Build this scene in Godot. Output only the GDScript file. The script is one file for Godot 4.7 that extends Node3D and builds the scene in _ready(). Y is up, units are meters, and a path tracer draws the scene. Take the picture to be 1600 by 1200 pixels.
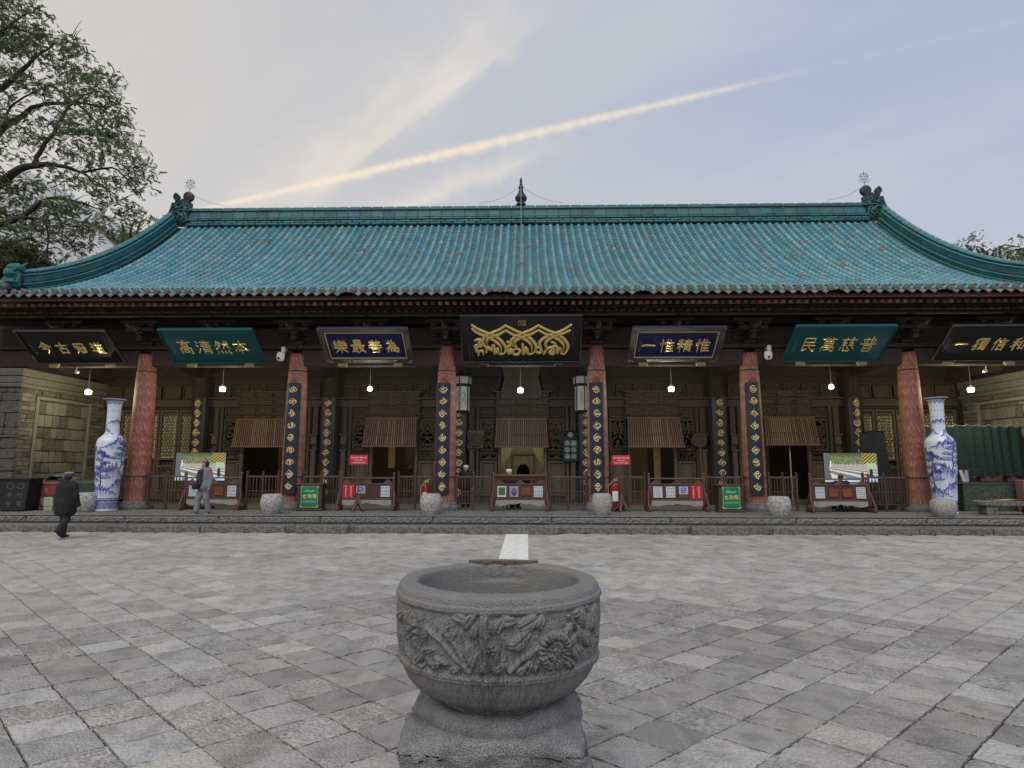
extends Node3D
# A courtyard at dusk: carved stone basin, diagonal paving, and a long glazed-tile hall with an open porch.

const COLS := [-13.13, -7.79, -2.58, 2.58, 7.79, 13.13]   # column axes
const ZC := -20.7      # front columns
const ZI := -24.5      # carved screen wall
const PY := 0.43       # platform height
const ROW := 0.335     # pitch of the tile rows

var names := {}
var M := {}
var rng := RandomNumberGenerator.new()


# ---------------------------------------------------------------- mesh builder
class MB:
	var v := PackedVector3Array()
	var i := PackedInt32Array()
	var uv := PackedVector2Array()
	var col := PackedColorArray()

	func quad(a: Vector3, b: Vector3, c: Vector3, d: Vector3) -> void:
		var n := v.size()
		v.append_array([a, b, c, d])
		i.append_array([n, n + 1, n + 2, n, n + 2, n + 3])

	func tri(a: Vector3, b: Vector3, c: Vector3) -> void:
		var n := v.size()
		v.append_array([a, b, c])
		i.append_array([n, n + 1, n + 2])

	func box(c: Vector3, s: Vector3, bev := 0.0, b := Basis.IDENTITY) -> void:
		var h := s * 0.5
		if bev <= 0.0:
			for ax in 3:
				for sg in [-1.0, 1.0]:
					var n := Vector3.ZERO
					n[ax] = sg
					var u := Vector3.ZERO
					u[(ax + 1) % 3] = 1.0
					var w := n.cross(u)
					var p := c + b * (n * h)
					quad(p + b * ((-u - w) * h), p + b * ((-u + w) * h), p + b * ((u + w) * h), p + b * ((u - w) * h))
			return
		bev = minf(bev, minf(h.x, minf(h.y, h.z)) * 0.9)
		var k := func(sx: float, sy: float, sz: float, ax: int) -> Vector3:
			var q := Vector3(sx * (h.x - bev), sy * (h.y - bev), sz * (h.z - bev))
			q[ax] = [sx * h.x, sy * h.y, sz * h.z][ax]
			return c + b * q
		for sg in [-1.0, 1.0]:
			var q := func(a: Vector3, e: Vector3, f: Vector3, g: Vector3) -> void:
				if sg > 0.0:
					quad(a, e, f, g)
				else:
					quad(g, f, e, a)
			q.call(k.call(sg, -1, -1, 0), k.call(sg, -1, 1, 0), k.call(sg, 1, 1, 0), k.call(sg, 1, -1, 0))
			q.call(k.call(-1, sg, -1, 1), k.call(1, sg, -1, 1), k.call(1, sg, 1, 1), k.call(-1, sg, 1, 1))
			q.call(k.call(-1, -1, sg, 2), k.call(-1, 1, sg, 2), k.call(1, 1, sg, 2), k.call(1, -1, sg, 2))
		for a in [-1.0, 1.0]:
			for e in [-1.0, 1.0]:
				var p := func(c0: Vector3, c1: Vector3, c2: Vector3, c3: Vector3) -> void:
					if a * e > 0.0:
						quad(c0, c1, c2, c3)
					else:
						quad(c3, c2, c1, c0)
				p.call(k.call(-1, a, e, 1), k.call(1, a, e, 1), k.call(1, a, e, 2), k.call(-1, a, e, 2))
				p.call(k.call(a, e, -1, 0), k.call(a, e, 1, 0).lerp(k.call(a, e, 1, 0), 1.0), k.call(a, e, 1, 1), k.call(a, e, -1, 1))
				p.call(k.call(e, -1, a, 2), k.call(e, 1, a, 2), k.call(e, 1, a, 0), k.call(e, -1, a, 0))
				for f in [-1.0, 1.0]:
					tri(k.call(a, e, f, 0), k.call(a, e, f, 1), k.call(a, e, f, 2))

	func tube(pts: Array, r, seg := 6, caps := true) -> void:
		var n := v.size()
		var m := pts.size()
		var up := Vector3.UP
		for p in m:
			var t: Vector3 = ((pts[mini(p + 1, m - 1)] as Vector3) - (pts[maxi(p - 1, 0)] as Vector3)).normalized()
			if p == 0:
				up = Vector3.UP if absf(t.y) < 0.9 else Vector3.RIGHT
			var side := t.cross(up).normalized()
			up = side.cross(t).normalized()
			var rr: float = r[p] if r is Array else r
			for s in seg:
				var a := TAU * s / seg
				v.append(pts[p] + (side * cos(a) + up * sin(a)) * rr)
		for p in m - 1:
			for s in seg:
				var a := n + p * seg + s
				var e := n + p * seg + (s + 1) % seg
				i.append_array([a, e, e + seg, a, e + seg, a + seg])
		if caps:
			for e in 2:
				var c0 := n + (m - 1) * seg * e
				for s in seg - 2:
					i.append_array([c0, c0 + s + 1, c0 + s + 2] if e == 1 else [c0, c0 + s + 2, c0 + s + 1])

	func lathe(prof: Array, seg := 16, at := Vector3.ZERO, wrap_uv := false) -> void:
		var n := v.size()
		var m := prof.size()
		for p in m:
			for s in seg + 1:
				var a := TAU * s / seg
				v.append(at + Vector3(sin(a) * prof[p].x, prof[p].y, cos(a) * prof[p].x))
				if wrap_uv:
					uv.append(Vector2(float(s) / seg, 1.0 - (prof[p].y - prof[0].y) / (prof[m - 1].y - prof[0].y)))
		for p in m - 1:
			for s in seg:
				var a := n + p * (seg + 1) + s
				i.append_array([a, a + seg + 1, a + seg + 2, a, a + seg + 2, a + 1])

	# a flat outline given depth along the local z axis
	func extrude(poly: PackedVector2Array, d: float, xf := Transform3D.IDENTITY) -> void:
		var t := Geometry2D.triangulate_polygon(poly)
		var n := v.size()
		for z in [0.0, d]:
			for p in poly:
				v.append(xf * Vector3(p.x, p.y, z))
		for k in range(0, t.size(), 3):
			i.append_array([n + t[k], n + t[k + 1], n + t[k + 2]])
			var o := n + poly.size()
			i.append_array([o + t[k], o + t[k + 2], o + t[k + 1]])
		for k in poly.size():
			var a := poly[k]
			var e := poly[(k + 1) % poly.size()]
			quad(xf * Vector3(a.x, a.y, 0), xf * Vector3(e.x, e.y, 0), xf * Vector3(e.x, e.y, d), xf * Vector3(a.x, a.y, d))

	# a brush stroke in relief: a raised ridge of width w and height h along a line in the local xy plane
	func stroke(pts: PackedVector2Array, w: float, h: float, xf := Transform3D.IDENTITY, lead := 0.75, tail := 0.35) -> void:
		var m := pts.size()
		var n := v.size()
		for p in m:
			var t := (pts[mini(p + 1, m - 1)] - pts[maxi(p - 1, 0)]).normalized()
			var s := Vector2(-t.y, t.x)
			var f := float(p) / (m - 1)
			var ww := w * 0.5 * (lead + (1.0 - lead) * minf(1.0, f * 4.0)) * (1.0 - (1.0 - tail) * smoothstep(0.6, 1.0, f))
			var c := pts[p]
			if p == 0:
				c -= t * w * 0.25
			elif p == m - 1:
				c += t * w * 0.25
			v.append(xf * Vector3(c.x + s.x * ww, c.y + s.y * ww, 0))
			v.append(xf * Vector3(c.x + s.x * ww * 0.55, c.y + s.y * ww * 0.55, h))
			v.append(xf * Vector3(c.x - s.x * ww * 0.55, c.y - s.y * ww * 0.55, h))
			v.append(xf * Vector3(c.x - s.x * ww, c.y - s.y * ww, 0))
		for p in m - 1:
			for s in 3:
				var a := n + p * 4 + s
				i.append_array([a, a + 1, a + 5, a, a + 5, a + 4])
		i.append_array([n, n + 3, n + 2, n, n + 2, n + 1])
		var o := n + (m - 1) * 4
		i.append_array([o, o + 1, o + 2, o, o + 2, o + 3])

	func mesh() -> ArrayMesh:
		var nn := PackedVector3Array()
		nn.resize(v.size())
		for k in range(0, i.size(), 3):
			var a := v[i[k]]
			var f := (v[i[k + 2]] - a).cross(v[i[k + 1]] - a)
			for e in 3:
				nn[i[k + e]] += f
		for k in nn.size():
			nn[k] = nn[k].normalized() if nn[k].length_squared() > 0.0 else Vector3.UP
		var arr := []
		arr.resize(Mesh.ARRAY_MAX)
		arr[Mesh.ARRAY_VERTEX] = v
		arr[Mesh.ARRAY_NORMAL] = nn
		arr[Mesh.ARRAY_INDEX] = i
		if uv.size() == v.size():
			arr[Mesh.ARRAY_TEX_UV] = uv
		if col.size() == v.size():
			arr[Mesh.ARRAY_COLOR] = col
		var am := ArrayMesh.new()
		am.add_surface_from_arrays(Mesh.PRIMITIVE_TRIANGLES, arr)
		return am


# ---------------------------------------------------------------- naming
func numbered(parent: Node, called: String) -> String:
	var key := str(parent.get_instance_id()) + called
	var n: int = names.get(key, 0)
	names[key] = n + 1
	return called if n == 0 else "%s_%03d" % [called, n]

func put(called: String, m: Mesh, mat: Material, parent: Node = self, at := Transform3D.IDENTITY) -> MeshInstance3D:
	var o := MeshInstance3D.new()
	o.name = numbered(parent, called)
	o.mesh = m
	o.material_override = mat
	o.transform = at
	parent.add_child(o)
	return o

func part(called: String, b: MB, mat: Material, parent: Node = self) -> MeshInstance3D:
	return put(called, b.mesh(), mat, parent)

func tag(o: Node, label: String, category: String, group := "") -> Node:
	o.set_meta("label", label)
	o.set_meta("category", category)
	if group:
		o.set_meta("group", group)
	return o

func thing(called: String, label: String, category: String, at := Vector3.ZERO, turn := 0.0, group := "") -> Node3D:
	var o := Node3D.new()
	o.name = numbered(self, called)
	add_child(o)
	o.position = at
	o.rotation.y = turn
	tag(o, label, category, group)
	return o

func setting(o: Node, kind := "structure") -> Node:
	o.set_meta("kind", kind)
	return o

func T(x: float, y: float, z: float) -> Transform3D:
	return Transform3D(Basis.IDENTITY, Vector3(x, y, z))

func boxm(s: Vector3, bev := 0.0) -> ArrayMesh:
	var b := MB.new()
	b.box(Vector3.ZERO, s, bev)
	return b.mesh()


# ---------------------------------------------------------------- materials
func lin(r: float, g: float, b: float) -> Color:
	return Color(r, g, b).linear_to_srgb()

func noise(freq: float, oct := 4, sd := 1, cell := false) -> FastNoiseLite:
	var n := FastNoiseLite.new()
	n.seed = sd
	n.frequency = freq
	n.fractal_octaves = oct
	n.noise_type = FastNoiseLite.TYPE_CELLULAR if cell else FastNoiseLite.TYPE_SIMPLEX
	if cell:
		n.cellular_return_type = FastNoiseLite.RETURN_DISTANCE
	return n

func ntex(freq: float, oct: int, sd: int, stops: Array, size := 512, cell := false) -> NoiseTexture2D:
	var t := NoiseTexture2D.new()
	t.width = size
	t.height = size
	t.seamless = true
	t.noise = noise(freq, oct, sd, cell)
	if stops.size():
		var g := Gradient.new()
		var off := PackedFloat32Array()
		var col := PackedColorArray()
		for s in stops:
			off.append(s[0])
			col.append(s[1] if s[1] is Color else Color(s[1], s[1], s[1]))
		g.offsets = off
		g.colors = col
		t.color_ramp = g
	return t

func mat(c: Color, rough: float, tex: Texture2D = null, scale := Vector3.ONE, bump: Texture2D = null, cm := 0.0, metal := 0.0, spec := 0.5) -> StandardMaterial3D:
	var m := StandardMaterial3D.new()
	m.albedo_color = c
	m.roughness = rough
	m.metallic = metal
	m.metallic_specular = spec
	if tex or bump:
		m.uv1_triplanar = true
		m.uv1_world_triplanar = true
		m.uv1_scale = scale
		m.uv1_triplanar_sharpness = 4.0
	if tex:
		m.albedo_texture = tex
	if bump:
		m.heightmap_enabled = true
		m.heightmap_texture = bump
		m.heightmap_scale = cm
	return m

func tinted(m: StandardMaterial3D, c: Color) -> StandardMaterial3D:
	var d: StandardMaterial3D = m.duplicate()
	d.albedo_color = c
	return d

func make_materials() -> void:
	var grain := ntex(0.012, 5, 3, [[0.0, 0.58], [0.35, 0.78], [0.6, 0.88], [1.0, 1.0]])
	var speck := ntex(0.09, 3, 5, [[0.0, 0.35], [0.35, 0.75], [0.55, 0.9], [1.0, 1.0]])
	var rough_h := ntex(0.03, 6, 8, [])
	var fine_h := ntex(0.08, 4, 9, [])
	var carve_h := ntex(0.035, 2, 12, [[0.0, 0.0], [0.3, 0.1], [0.45, 0.75], [0.6, 1.0], [1.0, 0.7]], 512, true)
	var wood_t := ntex(0.02, 5, 14, [[0.0, 0.5], [0.4, 0.75], [0.6, 0.92], [1.0, 1.0]])
	var worn := ntex(0.02, 5, 21, [[0.0, 0.6], [0.45, 0.85], [0.62, 1.0], [0.7, Color(1.0, 0.93, 0.88)], [1.0, Color(1.0, 0.98, 0.95)]])
	var flake := ntex(0.014, 6, 23, [[0.0, Color(0.46, 0.37, 0.35)], [0.3, Color(0.60, 0.48, 0.45)], [0.6, Color(0.68, 0.56, 0.53)], [0.75, Color(0.72, 0.60, 0.57)], [0.79, Color(0.95, 0.92, 0.9)], [1.0, Color(1.0, 1.0, 1.0)]])
	# flat ground and stone
	M.joint = mat(lin(0.03, 0.029, 0.028), 0.95, grain, Vector3.ONE * 1.3, rough_h, 1.0)
	M.slab = []
	var tones := [[0.40, 0.392, 0.395], [0.45, 0.442, 0.445], [0.335, 0.325, 0.33], [0.50, 0.492, 0.49], [0.425, 0.402, 0.395], [0.37, 0.366, 0.368], [0.50, 0.488, 0.458], [0.44, 0.446, 0.46], [0.30, 0.292, 0.294]]
	var faces := [ntex(0.05, 5, 31, [[0.0, 0.78], [0.4, 0.93], [0.6, 0.97], [1.0, 1.0]]), ntex(0.16, 3, 32, [[0.0, 0.60], [0.4, 0.88], [0.6, 0.97], [1.0, 1.0]]), ntex(0.02, 7, 33, [[0.0, 0.80], [0.42, 0.90], [0.55, 0.97], [1.0, 1.0]]), ntex(0.09, 6, 34, [[0.0, 0.72], [0.45, 0.92], [1.0, 1.0]])]
	for t in tones:
		var row := []
		for q in 4:
			row.append(mat(lin(0.435 + (t[0] - 0.43) * 0.72, 0.424 + (t[1] - 0.424) * 0.72, 0.410 + (t[2] - 0.422) * 0.72), 0.72, faces[q], Vector3.ONE * (1.0 + 0.23 * q), rough_h if q != 1 else fine_h, [1.2, 1.4, 2.2, 1.8][q]))
			stained(row[-1], 0.43)
		M.slab.append(row)
	M.paving = mat(Color.WHITE, 0.75, faces[0], Vector3.ONE * 0.9, rough_h, 1.0)
	M.paving.vertex_color_use_as_albedo = true
	stained(M.paving, 0.43)
	M.step = mat(lin(0.23, 0.225, 0.22), 0.85, grain, Vector3.ONE * 1.1, rough_h, 2.0)
	M.step2 = mat(lin(0.19, 0.187, 0.183), 0.85, grain, Vector3.ONE * 0.9, rough_h, 2.0)
	M.riser = mat(lin(0.36, 0.355, 0.345), 0.88, speck, Vector3.ONE * 1.3, carve_h, 3.0)
	M.basin = mat(lin(0.27, 0.27, 0.265), 0.88, ntex(0.12, 5, 51, [[0.0, 0.52], [0.36, 0.80], [0.5, 0.94], [1.0, 1.0]]), Vector3(2.4, 1.5, 2.4), fine_h, 0.7)
	M.basin.vertex_color_use_as_albedo = true
	M.pedestal = mat(lin(0.30, 0.303, 0.312), 0.9, ntex(0.1, 5, 52, [[0.0, 0.45], [0.36, 0.78], [0.5, 0.94], [1.0, 1.0]]), Vector3.ONE * 1.8, fine_h, 1.0)
	stained(M.pedestal, 0.8)
	M.white_stone = mat(lin(0.80, 0.80, 0.785), 0.6, ntex(0.16, 3, 32, [[0.0, 0.93], [0.5, 0.98], [1.0, 1.0]], 256), Vector3.ONE)
	stained(M.white_stone, 0.9)
	M.drum = mat(lin(0.50, 0.50, 0.485), 0.6, grain, Vector3.ONE * 1.2, fine_h, 0.4)
	M.drum2 = mat(lin(0.47, 0.47, 0.445), 0.65, grain, Vector3.ONE * 1.8, fine_h, 0.4)
	M.brick = mat(lin(0.25, 0.235, 0.20), 0.9, grain, Vector3.ONE * 1.7, rough_h, 1.4)
	M.brick2 = mat(lin(0.32, 0.30, 0.255), 0.9, speck, Vector3.ONE * 1.2, rough_h, 1.6)
	M.brick3 = mat(lin(0.19, 0.18, 0.15), 0.9, grain, Vector3.ONE * 1.3, carve_h, 2.2)
	M.brick_grey = mat(lin(0.15, 0.147, 0.14), 0.9, grain, Vector3.ONE * 1.5, rough_h, 1.6)
	M.mortar = mat(lin(0.10, 0.095, 0.08), 0.95, grain, Vector3.ONE * 2.0)
	# timber
	M.wood = mat(lin(0.098, 0.068, 0.050), 0.7, wood_t, Vector3(3.0, 0.7, 3.0), fine_h, 0.3)
	M.wood2 = mat(lin(0.155, 0.112, 0.082), 0.68, wood_t, Vector3(2.6, 0.9, 2.6), fine_h, 0.3)
	M.carved = mat(lin(0.175, 0.128, 0.09), 0.65, wood_t, Vector3.ONE * 1.6, carve_h, 3.0)
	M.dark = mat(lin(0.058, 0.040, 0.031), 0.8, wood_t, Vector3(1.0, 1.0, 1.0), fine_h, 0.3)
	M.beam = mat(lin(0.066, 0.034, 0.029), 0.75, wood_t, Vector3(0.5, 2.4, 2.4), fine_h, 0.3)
	M.rafter = mat(lin(0.15, 0.062, 0.055), 0.85, worn, Vector3.ONE * 2.2, fine_h, 0.4)
	M.rafter2 = mat(lin(0.20, 0.10, 0.09), 0.85, worn, Vector3.ONE * 2.6, fine_h, 0.4)
	M.column = mat(lin(0.64, 0.37, 0.31), 0.6, flake, Vector3(4.2, 0.42, 4.2), rough_h, 0.5)
	M.fence = mat(lin(0.088, 0.048, 0.040), 0.6, worn, Vector3(3.0, 1.0, 3.0), fine_h, 0.3)
	M.fence2 = mat(lin(0.15, 0.095, 0.075), 0.65, worn, Vector3(3.0, 1.2, 3.0), fine_h, 0.3)
	M.stand = mat(lin(0.15, 0.070, 0.066), 0.5, worn, Vector3.ONE * 2.2, fine_h, 0.3)
	M.stand_panel = mat(lin(0.085, 0.028, 0.028), 0.45, worn, Vector3.ONE * 2.0)
	M.apron = mat(lin(0.55, 0.52, 0.49), 0.8, speck, Vector3.ONE * 2.0, carve_h, 1.5)
	M.bamboo = mat(lin(0.25, 0.13, 0.10), 0.7, wood_t, Vector3(6, 1.2, 6))
	M.bamboo2 = mat(lin(0.36, 0.23, 0.14), 0.7, wood_t, Vector3(6, 1.2, 6))
	# lacquer, gold, metal
	M.black = mat(lin(0.006, 0.007, 0.009), 0.28)
	M.teal = mat(lin(0.006, 0.085, 0.10), 0.2)
	M.navy = mat(lin(0.014, 0.018, 0.095), 0.3)
	M.board = mat(lin(0.012, 0.013, 0.026), 0.5)
	M.gold = mat(lin(0.88, 0.66, 0.24), 0.36, null, Vector3.ONE, null, 0.0, 0.55)
	M.gold_pale = mat(lin(0.8, 0.63, 0.33), 0.5, null, Vector3.ONE, null, 0.0, 0.45)
	M.frame_carved = mat(lin(0.115, 0.095, 0.092), 0.45, speck, Vector3.ONE * 5.0, carve_h, 1.0, 0.2)
	M.iron = mat(lin(0.03, 0.03, 0.032), 0.6)
	M.steel = mat(lin(0.45, 0.45, 0.46), 0.45, null, Vector3.ONE, null, 0.0, 0.6)
	M.brass_block = mat(lin(0.32, 0.27, 0.15), 0.5)
	M.white = mat(lin(0.72, 0.73, 0.74), 0.5)
	M.paper = mat(lin(0.62, 0.66, 0.68), 0.7)
	M.red = mat(lin(0.52, 0.022, 0.045), 0.45)
	M.red_ext = mat(lin(0.20, 0.012, 0.016), 0.3)
	M.green_sign = mat(lin(0.008, 0.17, 0.075), 0.4)
	M.curtain = mat(lin(0.007, 0.040, 0.034), 0.9, grain, Vector3.ONE * 2.0)
	M.black_cloth = mat(lin(0.012, 0.016, 0.024), 0.9)
	M.cream_cloth = mat(lin(0.66, 0.65, 0.54), 0.85)
	M.cream_cloth.backlight_enabled = true
	M.cream_cloth.backlight = Color(0.6, 0.6, 0.5)
	M.tarp = mat(lin(0.075, 0.105, 0.075), 0.85, grain, Vector3.ONE)
	M.tarp_pale = mat(lin(0.18, 0.25, 0.20), 0.7, grain, Vector3.ONE * 2.0)
	M.faded_red = mat(lin(0.30, 0.075, 0.075), 0.6, worn, Vector3.ONE * 1.5)
	M.bin = mat(lin(0.012, 0.016, 0.02), 0.5, grain, Vector3.ONE * 2.0)
	M.card = mat(lin(0.36, 0.25, 0.13), 0.8)
	# glaze
	M.glaze_vc = mat(Color.WHITE, 0.3, ntex(0.03, 5, 41, [[0.0, 0.62], [0.4, 0.84], [0.7, 0.96], [1.0, 1.0]]), Vector3.ONE * 2.3, fine_h, 0.2, 0.0, 0.5)
	M.glaze_vc.vertex_color_use_as_albedo = true
	M.glaze = []
	for c in [[0.19, 0.47, 0.53], [0.15, 0.43, 0.53], [0.23, 0.50, 0.56], [0.15, 0.46, 0.48], [0.31, 0.50, 0.55], [0.22, 0.44, 0.53]]:
		M.glaze.append(tinted(M.glaze_vc, lin(c[0], c[1], c[2])))
		M.glaze[-1].vertex_color_use_as_albedo = false
	M.ridge = []
	for c in [[0.045, 0.21, 0.225], [0.06, 0.25, 0.265], [0.04, 0.16, 0.185], [0.055, 0.23, 0.30], [0.075, 0.27, 0.25], [0.10, 0.22, 0.23]]:
		M.ridge.append(tinted(M.glaze[0], lin(c[0], c[1], c[2])))
	M.terracotta = tinted(M.glaze[0], lin(0.24, 0.165, 0.15))
	M.disc = []
	for c in [[0.19, 0.21, 0.20], [0.21, 0.165, 0.145], [0.16, 0.21, 0.21], [0.21, 0.21, 0.17]]:
		M.disc.append(mat(lin(c[0], c[1], c[2]), 0.55, speck, Vector3.ONE * 4.0, carve_h, 0.8))
	M.drip = []
	for c in [[0.46, 0.47, 0.43], [0.34, 0.42, 0.40], [0.45, 0.41, 0.36], [0.25, 0.42, 0.40]]:
		M.drip.append(mat(lin(c[0], c[1], c[2]), 0.5, speck, Vector3.ONE * 4.0, carve_h, 0.8))
	M.beast = mat(lin(0.03, 0.075, 0.075), 0.35, speck, Vector3.ONE * 2.0, carve_h, 3.0)
	M.beast_bright = mat(lin(0.05, 0.30, 0.30), 0.3, speck, Vector3.ONE * 2.0, carve_h, 2.0)
	M.finial = mat(lin(0.045, 0.042, 0.045), 0.5, speck, Vector3.ONE * 3.0)
	M.pane = mat(lin(0.62, 0.55, 0.34), 0.8)
	M.bark = mat(lin(0.055, 0.045, 0.04), 0.9, grain, Vector3.ONE * 2.0, rough_h, 2.0)
	M.leaf = mat(Color.WHITE, 0.6)
	M.leaf.vertex_color_use_as_albedo = true
	M.leaf.backlight_enabled = true
	M.leaf.backlight = Color(0.35, 0.35, 0.3)
	M.concrete = mat(lin(0.60, 0.61, 0.64), 0.8, faces[0], Vector3.ONE * 0.2)
	M.concrete_pale = mat(lin(0.72, 0.73, 0.76), 0.8, faces[0], Vector3.ONE * 0.2)
	M.carpet = mat(lin(0.06, 0.05, 0.05), 0.95)
	M.plaster = mat(lin(0.30, 0.27, 0.19), 0.85, grain, Vector3.ONE * 1.0)
	M.porcelain = null
	M.cloth_black = mat(lin(0.011, 0.011, 0.012), 0.85, fine_tex_(), Vector3.ONE * 6.0)
	M.cloth_black.rim_enabled = true
	M.cloth_black.rim = 0.15
	M.trousers_black = mat(lin(0.012, 0.012, 0.014), 0.85)
	M.hoodie = mat(lin(0.17, 0.17, 0.19), 0.9)
	M.trousers_grey = mat(lin(0.20, 0.20, 0.22), 0.9)
	M.navy_shirt = mat(lin(0.02, 0.022, 0.04), 0.9)
	M.skin = mat(lin(0.42, 0.24, 0.17), 0.6)
	M.hair = mat(lin(0.012, 0.010, 0.009), 0.5)
	M.sole = mat(lin(0.6, 0.6, 0.6), 0.6)
	M.shoe = mat(lin(0.10, 0.10, 0.13), 0.7)
	M.cap_white = mat(lin(0.6, 0.6, 0.58), 0.85)
	M.eye = mat(lin(0.01, 0.01, 0.01), 0.3)
	M.lip = mat(lin(0.33, 0.13, 0.11), 0.6)

func fine_tex_() -> Texture2D:
	return ntex(0.1, 3, 77, [[0.0, 0.55], [0.6, 0.9], [1.0, 1.0]], 128)

func glow(c: Color, energy: float) -> StandardMaterial3D:
	var m := mat(Color(0.9, 0.9, 0.9), 0.5)
	m.emission_enabled = true
	m.emission = c
	m.emission_energy_multiplier = energy
	return m

var stain_tex: Texture2D

func stained(m: StandardMaterial3D, scale: float) -> void:
	# weathering: wide cloudy stains and a few small dark spots over the grain
	if stain_tex == null:
		stain_tex = ntex(0.005, 8, 61, [[0.0, 0.84], [0.30, 0.90], [0.46, 0.97], [0.6, 1.0], [1.0, 1.0]], 1024)
	m.detail_enabled = true
	m.detail_albedo = stain_tex
	m.detail_blend_mode = BaseMaterial3D.BLEND_MODE_MUL
	m.detail_uv_layer = BaseMaterial3D.DETAIL_UV_2
	m.uv2_triplanar = true
	m.uv2_world_triplanar = true
	m.uv2_scale = Vector3.ONE * scale


func _ready() -> void:
	# camera
	var cam := Camera3D.new()
	cam.name = "camera"
	cam.fov = 64.69
	cam.near = 0.05
	cam.far = 900.0
	cam.position = Vector3(0.1726, 1.9, 0.0)
	cam.basis = Basis(Vector3.UP, deg_to_rad(1.384)) * Basis(Vector3.RIGHT, deg_to_rad(7.694)) * Basis(Vector3.BACK, deg_to_rad(0.081))
	add_child(cam)
	# sky, sun, exposure
	var env := Environment.new()
	env.background_mode = Environment.BG_SKY
	env.sky = Sky.new()
	var pan := PanoramaSkyMaterial.new()
	pan.panorama = sky_picture()
	env.sky.sky_material = pan
	env.background_energy_multiplier = 0.96
	env.tonemap_mode = Environment.TONE_MAPPER_LINEAR
	env.tonemap_exposure = 1.08
	env.sdfgi_enabled = true
	env.ssao_enabled = true
	env.ssil_enabled = true
	var we := WorldEnvironment.new()
	we.name = "environment"
	we.environment = env
	add_child(we)
	var sun := DirectionalLight3D.new()
	sun.name = "sun"
	sun.light_energy = 0.5
	sun.light_color = Color(1.0, 0.97, 0.94)
	sun.light_angular_distance = 50.0
	sun.shadow_enabled = true
	sun.rotation_degrees = Vector3(-54, -10, 0)
	add_child(sun)
	rng.seed = 20240611
	make_materials()
	# large structure
	make_ground()
	make_platform()
	make_hall()
	make_roof()
	make_side_walls()
	make_background()
	# objects
	make_basin()
	make_plaques()
	make_couplets()
	make_lamps()
	make_vases()
	make_fences()
	make_stands()
	make_signs()
	make_drums()
	make_screens()
	make_corners()
	make_small_things()
	make_people()


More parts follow.
